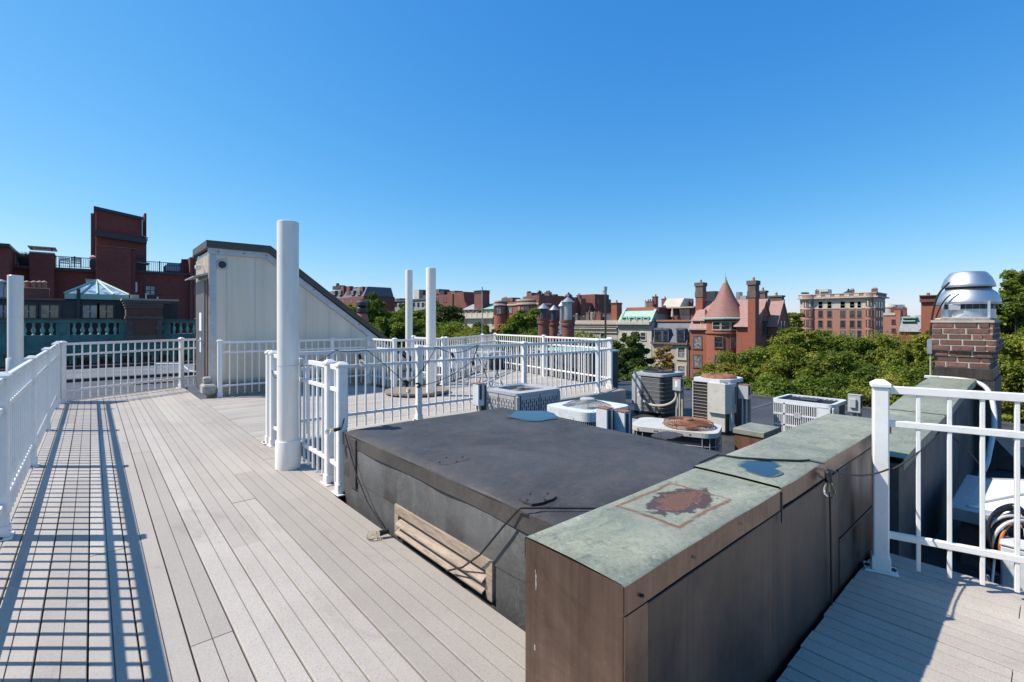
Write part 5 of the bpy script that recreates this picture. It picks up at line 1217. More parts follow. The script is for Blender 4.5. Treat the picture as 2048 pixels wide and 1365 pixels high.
for q in ((fr_, fr2),):
    bx(t, 'hood_top', 'galv', q[0] - .15, q[1] + .15, Y2 - 1.3, Y2 + 1.5, zt_, zt_ + .08)
    for xx in (q[0] + .1, q[1] - .1): bx(t, 'hood_leg', 'dkmetal', xx - .05, xx + .05, Y2 - 1.2, Y2 - 1.1, z5, zt_)
def rail_run(root, Yr, px0, px1, pyt0, pyt1, pyb0, pyb1, n_, posts):
    xa, d1 = ony(px0, Yr); xb, d2 = ony(px1, Yr)
    zt0, zt1, zb0, zb1 = zat(pyt0, d1), zat(pyt1, d2), zat(pyb0, d1), zat(pyb1, d2)
    zt_, zb_ = (zt0 + zt1) / 2, (zb0 + zb1) / 2
    MB().box(xa, xb, Yr - .03, Yr + .03, zt_ - .06, zt_).build('rail', M['dkmetal'], root); MB().box(xa, xb, Yr - .02, Yr + .02, zb_ + .08, zb_ + .12).build('rail', M['dkmetal'], root)
    me = MB().box(-.018, .018, -.018, .018, 0, zt_ - .06 - zb_).mesh('baluster_bar', M['dkmetal'])
    for i in range(n_ + 1): inst(me, 'baluster_bar', root, (xa + (xb - xa) * i / n_, Yr, zb_))
    mp_ = MB().box(-.05, .05, -.05, .05, 0, zt_ + .08 - zb_).mesh('rail_post', M['dkmetal'])
    for i in range(posts + 1): inst(mp_, 'rail_post', root, (xa + (xb - xa) * i / posts, Yr, zb_))
t = thing('terrace_railing', 'black bar railing along the brick roof terrace, in front of the two chairs', 'railing', (ony(110, Y2)[0], Y2, 11))
rail_run(t, Y2 + .1, 109, 188, 512.5, 516.5, 535, 537, 22, 2)
t = thing('terrace_railing', 'black bar railing on the lower roof right of the brick tower', 'railing', (ony(272, Y2)[0], Y2, 10))
rail_run(t, Y2 + .1, 272, 364, 522, 526.5, 544, 546, 24, 2)
t = thing('terrace_railing', 'short black railing behind the dark planters at the far left', 'railing', (ony(38, Y2)[0], Y2, 11))
rail_run(t, Y2 + .1, 34, 58, 508, 509, 535, 536, 6, 1)
for i, (px, lab) in enumerate(((129, 'left of two green slatted chairs on the brick roof terrace'), (152, 'right of two green slatted chairs on the brick roof terrace'))):
    x, dd = ony(px, Y2 + 1.2); z = zat(536, dd); t = thing('terrace_chair', lab, 'chair', (x, Y2 + 1.2, z), 'green chairs on the roof terrace')
    for k in range(3): MB().box(-.33, .33, .28, .32, .62 + k * .13, .71 + k * .13).build('back_slat', M['green_chair'], t, False)
    MB().box(-.33, .33, -.3, .3, .42, .47).build('seat', M['green_chair'], t, False)
    for a in (-.34, .34):
        for b2 in (-.28, .3): MB().box(a - .025, a + .025, b2 - .02, b2 + .02, 0, .62 if b2 < 0 else 1.0).build('leg', M['green_chair'], t, False)
        MB().box(a - .03, a + .03, -.28, .3, .62, .66).build('armrest', M['green_chair'], t, False)
x, dd = ony(49, Y2 + .9); z = zat(536, dd); t = thing('potted_grass', 'big dark pot of yellow-green grass on the far-left terrace', 'planter', (x, Y2 + .9, z))
MB().lathe([(.28, 0), (.5, .85)], (0, 0, 0), 14).build('pot', M['darkpanel'], t, False)
lf = MB()
for k in range(220):
    a = rb.uniform(0, 6.28); r_ = rb.uniform(0, .45); L = rb.uniform(.35, .75); sp2 = rb.uniform(.2, .9)
    p = Vector((r_ * math.cos(a), r_ * math.sin(a), .8)); q = p + Vector((sp2 * .5 * math.cos(a), sp2 * .5 * math.sin(a), L)); b0 = len(lf.v)
    lf.v += [tuple(p), (p.x + .05, p.y, p.z), tuple(q)]; lf.face([b0, b0 + 1, b0 + 2])
M['grassy'] = simple('grass_plant', (.16, .2, .03), .8, var=.4); lf.build('foliage', M['grassy'], t, False, kind='stuff')
x, dd = ony(186, Y2 + .6); z = zat(537, dd); t = thing('potted_flowers', 'dark square pot with pale pink flowers at the tower foot', 'planter', (x, Y2 + .2, z)); MB().box(-.25, .25, -.25, .25, 0, .7).build('pot', M['dkmetal'], t, False)
M['pink'] = simple('pink_flowers', (.6, .35, .35), .8, var=.3); MB().lathe([(.05, .7), (.3, .85), (.28, 1.05), (.02, 1.2)], (0, 0, 0), 10).build('flowers', M['pink'], t, False)
x, dd = ony(262.5, Y2 - .8); z = zat(585, dd); t = thing('wall_air_conditioner', 'white outdoor unit with a blue grille on the dark brick wall', 'air conditioner', (x, Y2 - .8, z))
MB().cbox(-.45, .45, -.3, .3, 0, 1.0, .05).build('case', M['acwhite'], t, False); MB().box(-.22, .3, -.32, -.301, .12, .9).build('grille', M['bluegl'], t, False)
x, dd = ony(186, Y2 - 4); z = zat(575, dd); t = thing('roof_box', 'pale square metal box on the roof behind the glass lantern', 'roof box', (x, Y2 - 6, z - 1)); MB().cbox(-.45, .45, -.4, .4, 0, 1.5, .03).build('body', M['acgrey'], t, False); MB().box(-.5, .5, -.45, .45, 1.5, 1.55).build('lid', M['galv'], t, False)
x, dd = ony(295, Y2 + 1.5); z = zat(547, dd); t = thing('patio_awning', 'small tan awning on the lower roof beside the tower', 'awning', (x - .9, Y2 + 1.2, z))
MB().extr([(-1.0, 1.15), (1.0, 1.0), (1.0, .85), (-1.0, 1.0)], 'y', -.5, .8).build('canopy', M['tanstone'], t, False)
for a in (-.9, .9): MB().box(a - .04, a + .04, -.45, -.37, 0, 1.0).build('leg', M['dkmetal'], t, False)
x, dd = ony(352, Y2 + 1.5); z = zat(547, dd); t = thing('roof_cover', 'low pale covered box at the right end of the lower railing', 'roof box', (x, Y2 + 1.2, z)); MB().cbox(-1.1, 1.1, -.5, .5, 0, .75, .15).build('body', M['galv'], t, False); MB().box(-.8, .2, -.4, .4, .75, .95).build('lid', M['acgrey'], t, False)

# ================================================================== FAR ROW FACING US (plane x = 72)
X = 72.0
def yx(px, X_=None): return onx(px, X if X_ is None else X_)[0]
def zx(px, py, X_=None): return zat(py, onx(px, X if X_ is None else X_)[1])
# ---- turret house
t = thing('turret_house', 'red brick house with a round turret under a tall conical tiled roof', 'house', (X, 31.5, GZ))
zev = zx(1400, 657)
bx(t, 'body', 'brick_red', X, X + 8, 28.0, 38.7, GZ, zev)
rz = zx(1420, 602, X + 4)
MB().extr([(X - .35, zev + .001), (X + 3.6, rz), (X + 4.6, rz), (X + 8.3, zev + .001)], 'y', 28.2, 38.7).build('main_roof', M['pinkslate'], t)
bx(t, 'eaves_gutter', 'tanstone', X - .45, X - .05, 33.5, 38.75, zev - .25, zev)
cxt, cyt = X + .6, 33.2; rt = 2.95; dt = onx(1454, cxt)[1]; ze = zat(638, dt)
MB().lathe([(rt - .25, GZ), (rt - .25, ze - 2.3), (rt - .05, ze - 2.25), (rt - .05, ze - 2.0), (rt - .25, ze - 1.95), (rt - .25, ze)], (cxt, cyt, 0), 40).build('turret_wall', M['brick_red'], t)
MB().lathe([(rt + .25, ze - .12), (rt + .3, ze + .05), (rt + .1, ze + .18)], (cxt, cyt, 0), 40).build('turret_gutter', M['mint'], t)
zc1 = zat(563, dt)
MB().lathe([(rt + .18, ze + .05), (rt * .9, ze + .9), (rt * .5, ze + (zc1 - ze) * .52), (.22, zc1)], (cxt, cyt, 0), 40).build('turret_cone', M['conetile'], t)
MB().lathe([(.3, zc1 - .5), (.33, zc1 - .1), (.12, zc1 + .35), (.14, zc1 + .5), (.05, zc1 + .75), (.02, zc1 + 1.35)], (cxt, cyt, 0), 14).build('finial', M['mint'], t)
def turret_win(adeg, z0, z1, w_, mp='glass', mt='brownstone'):
    a = R(adeg); n_ = (math.cos(a), math.sin(a)); tt = (-n_[1] * -1, n_[0] * -1) ; tt = (n_[1] * -1, n_[0]); tt = (-tt[0], -tt[1]); r_ = rt - .25 + .02 - (rt - math.sqrt(rt * rt - w_ * w_ / 4)) * .6
    O = (cxt + n_[0] * r_ - tt[0] * w_ / 2, cyt + n_[1] * r_ - tt[1] * w_ / 2, z0); window(t, O, tt, n_, w_, z1 - z0, mt=mt, mp=mp, tw=.12, out=.1)
zw0, zw1 = zat(659, dt - 2), zat(645, dt - 2)
for a in (178, 205, 232, 259): turret_win(a, zw0, zw1, 1.05, mt='tanstone' if a < 240 else 'brownstone')
for a, mp in ((185, 'glass'), (232, 'blind'), (270, 'glass')): turret_win(a, zat(695, dt - 2), zat(675, dt - 2), 1.1, mp)
for a, mp in ((185, 'blind'), (232, 'glass')): turret_win(a, zat(736, dt - 2), zat(712, dt - 2), 1.1, mp)
winx(t, X, 1388, 1402, 673, 696, mt='brownstone', mp='blind', tw=.18); winx(t, X, 1388, 1402, 711, 733, mt='brownstone', mp='blind', tw=.18); winx(t, X, 1388, 1402, 748, 770, mt='brownstone', tw=.18)
# dormer
ya, yb = yx(1383), yx(1407); zd0, zd1, zd2 = zx(1395, 660), zx(1395, 642), zx(1395, 619)
bx(t, 'dormer', 'tanstone', X + .3, X + 4, yb, ya, zd0, zd1); winx(t, X + .28, 1387, 1401, 644.5, 658, mt='limestone', tw=.1)
b_ = MB(); b_.v = [(X + .0, yb - .2, zd1), (X, ya + .2, zd1), (X + 4, ya + .2, zd1), (X + 4, yb - .2, zd1), (X + 1.5, (ya + yb) / 2 - .5, zd2), (X + 1.5, (ya + yb) / 2 + .5, zd2), (X + 4, (ya + yb) / 2, zd2)]
for q in ((0, 1, 5, 4), (1, 2, 6, 5), (3, 0, 4, 6), (4, 5, 6), (3, 2, 1, 0)): b_.face(list(q))
b_.build('dormer_roof', M['pinkslate'], t)
# cross gables on the right: gable wall faces the side, slope faces us
for k, (yg, dep, ex) in enumerate(((27.6, 3.4, 1533), (26.3, 4.4, 1566))):
    X = 72.0 + 3.0 * k
    zg0 = zat(648, 68); zg1 = zat(601, 68)
    b_ = MB(); b_.extr([(X - 1.2, GZ), (X - 1.2, zg0), (X + 1, zg1 - .1), (X + 3.2, zg0), (X + 3.2, GZ)], 'y', yg, yg + dep - .2); b_.build('gable_wing', M['brick_red'], t)
    b_ = MB(); b_.extr([(X - 1.7, zg0 - .45), (X + 1, zg1 + .12), (X + 1, zg1 - .1), (X - 1.5, zg0 - .5)], 'y', yg - .15, yg + dep); b_.build('gable_slope', M['pinkslate'], t)
    b_ = MB(); b_.extr([(X + 3.7, zg0 - .45), (X + 1.001, zg1 + .12), (X + 1.001, zg1 - .1), (X + 3.5, zg0 - .5)], 'y', yg - .15, yg + dep); b_.build('gable_slope', M['pinkslate'], t)
    window(t, (X - .1, yg, zg0 - 1.6), (1, 0), (0, -1), .85, 2.0, mt='brownstone'); window(t, (X + 1.1, yg, zg0 - 1.6), (1, 0), (0, -1), .85, 2.0, mt='brownstone')
X = 72.0
def tall_chimney(root, px, pw, ptop, pbase, X_, mat='brick_red', dep=1.1, capm='brownstone', pot=True, hcap=.30):
    ya, d = onx(px - pw / 2, X_); yb, _ = onx(px + pw / 2, X_); zt, zb = zat(ptop, d), zat(pbase, d); h = 2.4 * hcap / .3
    bx(root, 'chimney', mat, X_, X_ + dep, yb, ya, zb, zt - h)
    bx(root, 'chimney_cap', capm, X_ - .08, X_ + dep + .08, yb - .08, ya + .08, zt - h + .001, zt - h * .62); bx(root, 'chimney_cap', capm, X_ - .02, X_ + dep + .02, yb - .02, ya + .02, zt - h * .62, zt - h * .25); bx(root, 'chimney_cap', capm, X_ - .14, X_ + dep + .14, yb - .14, ya + .14, zt - h * .249, zt)
    if pot: MB().lathe([(.22, 0), (.17, .35), (.2, .4), (.12, .55)], (X_ + dep / 2, (ya + yb) / 2, zt), 10).build('chimney_pot', M['tanstone'], root)
tall_chimney(t, 1398, 14, 566, 640, X + 2.2, dep=1.2); tall_chimney(t, 1503, 15, 562, 690, X - 2.6, dep=1.3)
tall_chimney(t, 1523, 13, 582, 612, X + 5, mat='brownstone', dep=1.0, hcap=.15); tall_chimney(t, 1550, 26, 592, 612, X + 4, mat='brownstone', dep=1.0, hcap=.12)
bx(t, 'chimney_breast', 'brick_red', X - 2.7, X + .2, yx(1511, X - 2.6), yx(1495, X - 2.6), GZ, zat(688, 68))
bx(t, 'roof_plant', 'dkmetal', X + 8, X + 9.5, onx(1430, X + 8)[0], onx(1412, X + 8)[0], rz - .2, zat(583, onx(1420, X + 8)[1]))
bx(t, 'roof_plant', 'conc', X + 8, X + 9.5, onx(1492, X + 8)[0], onx(1478, X + 8)[0], rz - .2, zat(592, onx(1485, X + 8)[1]))
bx(t, 'roof_plant', 'galv', X + 8, X + 9.2, onx(1479, X + 8)[0], onx(1472, X + 8)[0], rz - .2, zat(584, onx(1485, X + 8)[1]))
# ---- grey mansard brownstone
t = thing('grey_mansard_house', 'brownstone house with a grey slate mansard, left of the turret house', 'house', (X, 42, GZ))
y0_, y1_ = yx(1378) - 0.0, yx(1304); zc = zx(1340, 685); zr = zx(1340, 643)
bx(t, 'body', 'tanstone', X, X + 15, y0_, y1_, GZ, zc); bx(t, 'cornice', 'brownstone', X - .5, X + .2, y0_ + .05, y1_, zc - .35, zc)
MB().extr([(X - .1, zc + .001), (X + .5, zc + 1.6), (X + 1.2, zr), (X + 15, zr), (X + 15, zc + .001)], 'y', y0_ + .3, y1_ - .2).build('mansard', M['slate'], t)
bx(t, 'roof_edge', 'terracotta', X + .9, X + 1.4, y0_ + .2, y1_ - .1, zr - .05, zr + .25); bx(t, 'flat_roof', 'roofgrey', X + 1.4, X + 14.8, y0_ + .2, y1_ - .1, zr, zr + .1)
for q in (1312, 1329, 1357): 
    ya, yb = yx(q), yx(q + (11 if q != 1329 else 7)); bx(t, 'dormer', 'slate', X - .25, X + 1.0, yb - .25, ya + .25, zx(q, 683), zx(q, 660)); pass
    b_ = MB(); yc_ = (ya + yb) / 2; r_ = abs(ya - yb) / 2 + .32; b_.extr([(yc_ + r_ * math.cos(a), zx(q, 660) + r_ * .45 * math.sin(a)) for a in [i * math.pi / 8 for i in range(9)]], 'x', X - .35, X + 1.0); b_.build('dormer_arch', M['slate'], t)
    window(t, (X - .26, ya, zx(q, 681)), (0, -1), (-1, 0), abs(ya - yb), zx(q, 663) - zx(q, 681), mt='dkmetal', tw=.06, out=.05)
for q in ((1357, 1370, 696, 716), (1357, 1370, 733, 757)): winx(t, X, *q, mt='limestone', mp='blind', tw=.3, out=.12)
for q in ((1318, 1330, 700, 720), (1318, 1330, 738, 760)): winx(t, X, *q, mt='tanstone', tw=.2)
MB().tube([(X - .2, y0_ + .15, zc), (X - .2, y0_ + .15, GZ)], .1, 6).build('downpipe', M['brownstone'], t)
# penthouse and its terrace at the back
pya, pyb = onx(1341, X + 5)[0], onx(1390, X + 5)[0]; zp0, zp1 = zr, zat(617, onx(1360, X + 5)[1])
bx(t, 'penthouse', 'brick_mid', X + 5, X + 12, pyb, pya, zp0, zp1); bx(t, 'penthouse_roof', 'tanstone', X + 4.2, X + 12.2, pyb - .2, pya + .2, zp1 + .001, zp1 + .25)
window(t, (X + 5, onx(1356, X + 5)[0], zp0 + .1), (0, -1), (-1, 0), 2.2, 2.0, mt='dkmetal', mull=True, sill=False)
b_ = MB(); sa, sb = onx(1325, X + 9)[0], onx(1360, X + 9)[0]; z1, z2 = zp1, zat(597, onx(1340, X + 9)[1])
b_.extr([(X + 8.5, z1), (X + 10.5, z2), (X + 14, z2), (X + 14, z1)], 'y', sb, sa); b_.build('sloped_skylight', M['limestone'], t)
t2 = thing('terrace_umbrella', 'closed pale umbrella on the terrace above the grey mansard', 'umbrella', (X + 4, onx(1345, X + 4)[0], zr + .1)); MB().lathe([(.04, 0), (.04, .6), (.28, .7), (.2, 1.6), (.03, 2.4)], (0, 0, 0), 10).build('canopy', M['limestone'], t2, False)
# ---- green mansard limestone house
t = thing('green_mansard_house', 'pale stone town house with a mint-green copper mansard and four small windows', 'house', (X, 49, GZ))
y0_, y1_ = yx(1303), yx(1236); zc = zx(1270, 645); zr = zx(1270, 622)
bx(t, 'body', 'limestone', X, X + 15, y0_, y1_, GZ, zc); bx(t, 'cornice', 'limestone', X - .7, X + .2, y0_, y1_, zc - .4, zc + .1); bx(t, 'cornice', 'tanstone', X - .4, X, y0_, y1_, zx(1270, 655), zx(1270, 652.5))
MB().extr([(X + .1, zc + .1), (X + 1.5, zr), (X + 15, zr), (X + 15, zc + .1)], 'y', y0_ + .4, y1_ - .3).build('mansard', M['mint'], t)
for q in (1247, 1262, 1276, 1290): winx(t, X + .3, q, q + 7, 636.5, 643.5, mt='mint', tw=.25, out=.3)
for yy in (y0_, y1_ - .5): b_ = MB(); b_.extr([(X - .1, zc + .1), (X + 1.6, zr + .3), (X + 15, zr + .3), (X + 15, zc)], 'y', yy, yy + .5); b_.build('party_wall', M['mint'], t)
bx(t, 'attic_band', 'terracotta', X + 2, X + 14.9, y0_ + .6, y1_ - .4, zr, zx(1270, 614.5)); bx(t, 'side_wall', 'brick_dark', X + 1.8, X + 15, y0_ - .3, y0_ + .59, zr - .5, zx(1303, 615))
for q in ((1282, 1291, 666, 680), (1262, 1270, 666, 680), (1245, 1252, 666, 680), (1282, 1291, 696, 712), (1262, 1270, 696, 712)): winx(t, X, *q, mt='limestone', tw=.12)
for k in range(5): bx(t, 'balcony_panel', 'limestone', X - .55, X - .45, yx(1243 + k * 12 + 9), yx(1243 + k * 12), zc + .1, zc + .45)
# ---- tan building with the red chimney in front of the brick party wall
t = thing('tan_stone_building', 'low tan stone building with a heavy cornice, below the long brick side wall', 'building', (X, 62, GZ))
y0_, y1_ = 52.7, 73.0; zr = zx(1190, 641)
bx(t, 'body', 'tanstone', X, X + 15, y0_, y1_, GZ, zr)
for q, p, m_ in (((646, 649.5), .5, 'tanstone'), ((652, 653.5), .3, 'limestone'), ((656.5, 658), .4, 'limestone'), ((664, 665.5), .25, 'limestone')): bx(t, 'cornice', m_, X - p, X + .1, y0_, y1_, zx(1190, q[1]), zx(1190, q[0]))
for q in (1153, 1178, 1202): winx(t, X, q, q + 9, 668, 682, mt='limestone', tw=.15)
tall_chimney(t, 1228, 11, 606, 660, X + 1, mat='brick_red', dep=1.6, capm='brick_mid', hcap=.04)
for q in ((1181, 1190, 625, 640, 'conc'), (1196, 1200, 629, 640, 'tanstone'), (1160, 1175, 632, 641, 'dkmetal'), (1204, 1222, 630, 641, 'slate')): xbox(t, 'roof_plant', q[4], X + 5, 2, q[0], q[1], q[2], q[3])
# ---- bay-fronted red brick house
t = thing('bay_front_house', 'red brick double house with round bays and a pale stone cornice band', 'house', (X, 80, GZ))
y0_, y1_ = 73.1, yx(992); zr = zx(1035, 604)
bx(t, 'body', 'brick_red', X, X + 27.5, y0_, y1_, GZ, zr)
bx(t, 'stone_band', 'limestone', X - .25, X + .1, y0_, y1_, zx(1035, 611), zx(1035, 608))
for k, (pa, pb) in enumerate(((994, 1013), (1034, 1074))):
    ya, yb = yx(pa), yx(pb); r_ = (ya - yb) / 2; cy_ = (ya + yb) / 2; cx_ = X + (0 if k == 0 else r_ * .72); rr = r_ if k == 0 else r_ * 1.2
    MB().lathe([(rr, GZ), (rr, zr + .1)], (cx_, cy_, 0), 28).build('bay', M['brick_red'], t); MB().lathe([(rr + .3, zx(1035, 611)), (rr + .35, zx(1035, 608.5)), (rr + .05, zx(1035, 607.5))], (cx_, cy_, 0), 28).build('bay_band', M['limestone'], t); MB().lathe([(rr + .12, zr + .1), (rr + .12, zr + .4)], (cx_, cy_, 0), 28).build('bay_coping', M['limestone'], t)
    for a in ((150, 205, 245) if k == 0 else (165, 200, 232)):
        aa = R(a); n_ = (math.cos(aa), math.sin(aa)); tt = (n_[1], -n_[0]); w_ = 1.1; O = (cx_ + n_[0] * (rr - .03) - tt[0] * w_ / 2, cy_ + n_[1] * (rr - .03) - tt[1] * w_ / 2, zx(1035, 627)); window(t, O, tt, n_, w_, 1.5, mt='brownstone', mp='blind' if (a == 205 or a == 165) else 'glass')
for q in ((1017, 1025, 615, 626), (1036, 1043, 640, 655)): winx(t, X, *q, mt='brownstone', mp='blind')
for q in ((1003, 1025, 596, 604, 'brownstone'), (1030, 1040, 598, 604, 'slate'), (1053, 1063, 586, 604, 'brownstone'), (1046, 1070, 593, 604, 'slate'), (1074, 1079, 590, 604, 'dkmetal')): xbox(t, 'roof_plant', q[4], X + 3, 2.5, q[0], q[1], q[2], q[3])
for q, zt in ((1058, 583), (1079, 581)): yy, dd = onx(q, X + 4); MB().lathe([(.25, zat(590, dd)), (.3, zat(587, dd)), (.55, zat(585, dd)), (.5, zat(583.5, dd)), (.1, zat(zt, dd))], (X + 4, yy, 0), 12).build('roof_vent', M['dkmetal'], t)
# ---- its long side wall, shaded, with towers
t = thing('long_side_wall_building', 'long dark brick building with stair towers, right of the bay-fronted house', 'building', (X + 14, 73, GZ))
Yw = 73.0
for pa, pb, top in ((1078, 1108, 591.5), (1108, 1128, 592), (1128, 1150, 601), (1150, 1162, 598), (1162, 1194, 607), (1194, 1222, 607)):
    ybox(t, 'side_wall', 'brick_mid', Yw - .05, 4, pa, pb + .05, top)
ybox(t, 'stair_tower', 'brick_mid', Yw + .5, 5, 1124, 1147, 594); ybox(t, 'stair_tower', 'brick_mid', Yw - .8, 5, 1190, 1218, 589.5); ybox(t, 'chimney', 'brick_mid', Yw - .9, 1, 1162, 1171.5, 597.5, 640); ybox(t, 'chimney', 'brick_red', Yw - 1.2, 1, 1195, 1199.5, 598, 608)
for q, zt in ((1132, 585), (1202, 581)):
    x, dd = ony(q, Yw + 2); MB().lathe([(1.0, zat(594, dd) if q == 1132 else zat(590, dd)), (.5, zat(zt + 4, dd)), (.15, zat(zt + 3.5, dd)), (.25, zat(zt + 2, dd)), (.02, zat(zt, dd))], (x, Yw + 1.2, 0), 8, smooth=False).build('roof_cupola', M['conc'] if q == 1202 else M['dkmetal'], t)
for q in (1178, 1183, 1191): winy(t, Yw - .05, q, q + 3, 613, 624, mt='brick_dark')
for pa, pb, top in ((1079, 1083, 589), (1110, 1116, 589), (1150, 1156, 595), (1170, 1176, 603)): ybox(t, 'roof_plant', 'dkmetal', Yw + 2, 1.5, pa, pb, top, 607)
# ---- limestone house with grey and green roofs, tall chimney
t = thing('limestone_balustrade_house', 'pale stone building with a roof balustrade and one tall brick chimney', 'building', (X, 95, GZ))
X3 = X + 2; y0_, y1_ = onx(992, X3)[0], onx(913, X3)[0]; zc = zat(629, 117)
bx(t, 'body', 'limestone', X3, X3 + 14, y0_ + .05, y1_, GZ, zc)
bx(t, 'cornice', 'limestone', X3 - .9, X3, y0_ + .05, y1_, zat(637, 117), zat(634, 117)); bx(t, 'balustrade', 'limestone', X3 - .6, X3 - .3, y0_ + .05, y1_, zat(633.9, 117), zat(626, 117))
for k in range(7): bx(t, 'balustrade_pier', 'limestone', X3 - .7, X3 - .2, y0_ + .2 + k * 2.2, y0_ + .75 + k * 2.2, zat(633.8, 117), zat(624.8, 117))
for pa, pb, m_, wm in ((918, 951, 'greycopper', 'brownstone'), (957, 992, 'mint', 'mint')):
    ya, yb = onx(pa, X3)[0], onx(pb, X3)[0]; z0, z1 = zat(618, 118), zat(606, 120)
    bx(t, 'attic_wall', wm, X3 + 1.2, X3 + 5, yb + .1, ya - .1, zc, z0); b_ = MB(); b_.extr([(X3 + .8, z0), (X3 + 4.5, z1), (X3 + 12, z1), (X3 + 12, z0)], 'y', yb + .1, ya); b_.build('attic_roof', M[m_], t)
    for k in range(4): w_ = (ya - yb) / 4; window(t, (X3 + 1.2, ya - .3 - k * w_, zat(626, 118)), (0, -1), (-1, 0), w_ * .6, .9, mt=wm, tw=.06, sash=False)
tall_chimney(t, 957, 17, 582, 622, X3 + 1, mat='brick_mid', dep=2.2, capm='dkmetal', pot=False, hcap=.1)
for q in ((925, 934), (970, 976), (984, 989)): winx(t, X3, q[0], q[1], 639, 650, mt='limestone', tw=.12)
# ---- brick buildings further left
t = thing('buttressed_brick_building', 'plain red brick building with a sloping chimney wall, behind the dark round tree', 'building', (90, 120, GZ))
X4 = 84; xbox(t, 'body', 'brick_mid', X4, 14, 866, 905, 590)
b_ = MB(); ya, d4 = onx(909, X4); yb, _ = onx(928, X4); 
xbox(t, 'chimney_wall', 'brick_mid', X4 - 4, 6, 908, 927, 585); b_.extr([(onx(927, X4 - 4)[0], zat(585, 130)), (onx(929, X4 - 4)[0], zat(600, 130)), (onx(936, X4 - 4)[0], zat(618, 130)), (onx(927, X4 - 4)[0], zat(618, 130))], 'x', X4 - 4, X4 + 2); b_.build('buttress', M['brick_dark'], t)
xbox(t, 'body', 'brick_dark', X4 + 2, 12, 878, 912, 584.5); xbox(t, 'roof_plant', 'dkmetal', X4 + 1, 3, 880, 888, 582, 590); xbox(t, 'roof_plant', 'brownstone', X4 + 1, 3, 903, 910, 582, 590)
winx(t, X4, 888, 893, 596, 604, mt='brick_dark'); winx(t, X4, 873, 877, 596, 604, mt='brick_dark')
t = thing('grey_flat_building', 'grey flat-roofed building with a boxy machine room, between the two thin pipes', 'building', (140, 200, GZ))
X5 = 120; xbox(t, 'body', 'greycopper', X5, 20, 782, 866, 601); xbox(t, 'roof_edge', 'slate', X5 - .5, 20.5, 781, 867, 599, 602)
xbox(t, 'machine_room', 'limestone', X5 + 4, 6, 828, 838, 580, 600); xbox(t, 'machine_room', 'dkmetal', X5 + 4, 6, 838, 846, 581, 600); xbox(t, 'machine_room', 'slate', X5 + 3, 6, 846, 878, 590, 602); xbox(t, 'machine_room', 'brownstone', X5 + 3, 6, 868, 878, 579, 602); xbox(t, 'roof_plant', 'slate', X5 + 2, 6, 786, 800, 597.5, 600)
for k in range(8): winx(t, X5, 790 + k * 9, 794 + k * 9, 606, 614, mt='slate', sill=False)
t = thing('dark_mansard_block', 'long dark mansard-roofed block with dormers, far away above the hut slope', 'building', (110, 200, GZ))
X6 = 95; xbox(t, 'body', 'brick_mid', X6, 16, 640, 727, 597)
ya, yb = onx(640, X6)[0], onx(727, X6)[0]; d6 = onx(690, X6)[1]; b_ = MB(); b_.extr([(X6, zat(596.9, d6)), (X6 + 2, zat(578, d6)), (X6 + 14, zat(578, d6)), (X6 + 15.5, zat(596.9, d6))], 'y', yb, ya); b_.build('mansard', M['slate'], t)
for q in (664, 676, 701, 714): xbox(t, 'dormer', 'brownstone', X6 - .2, 3, q, q + 6, 582, 591); winx(t, X6 - .22, q + 1, q + 5, 584, 590, mt='limestone', sill=False, sash=False)
for q, tp in ((681, 573), (693, 573), (719, 574)): xbox(t, 'chimney', 'brick_mid', X6 + .5, 2, q, q + 6, tp, 597)
xbox(t, 'roof_plant', 'dkmetal', X6 + 4, 3, 665, 680, 572, 579); xbox(t, 'roof_plant', 'dkmetal', X6 + 4, 1, 672, 675, 567, 573); xbox(t, 'roof_plant', 'dkmetal', X6 + 4, 3, 700, 712, 575.5, 579)
for q in (672, 684, 700, 712): winx(t, X6, q, q + 4, 600, 606, mt='brick_dark', sill=False)

# ================================================================== APARTMENT BLOCK AND ITS NEIGHBOURS
X = 175.0; da = 149
t = thing('apartment_block', 'red brick apartment block with a pale stone top storey, above the trees', 'building', (X, 45, GZ))
y0_, y1_ = yx(1750), yx(1600)
def za(py): return zat(py, da)
bx(t, 'body', 'brick_apt', X, X + 13, y0_, y1_, GZ, za(617)); bx(t, 'top_storey', 'limestone', X - .02, X + 13, y0_, y1_, za(617) + .001, za(597)); 
bx(t, 'cornice', 'limestone', X - 1.1, X + 14, y0_ - .9, y1_ + .6, za(597) + .001, za(594.5)); bx(t, 'parapet', 'brick_apt', X - .3, X + 13.3, y0_ - .3, y1_ + .3, za(594.5) + .001, za(588.5)); bx(t, 'coping', 'limestone', X - .5, X + 13.5, y0_ - .5, y1_ + .5, za(588.5) + .001, za(587.3))
bx(t, 'string_course', 'limestone', X - .15, X + 13.1, y0_ - .15, y1_ + .1, za(617.8), za(616.6))
for k in range(8): bx(t, 'parapet_panel', 'limestone', X - .42, X - .3, y1_ - 1.2 - k * 2.5, y1_ + .1 - k * 2.5, za(593.8), za(589.5))
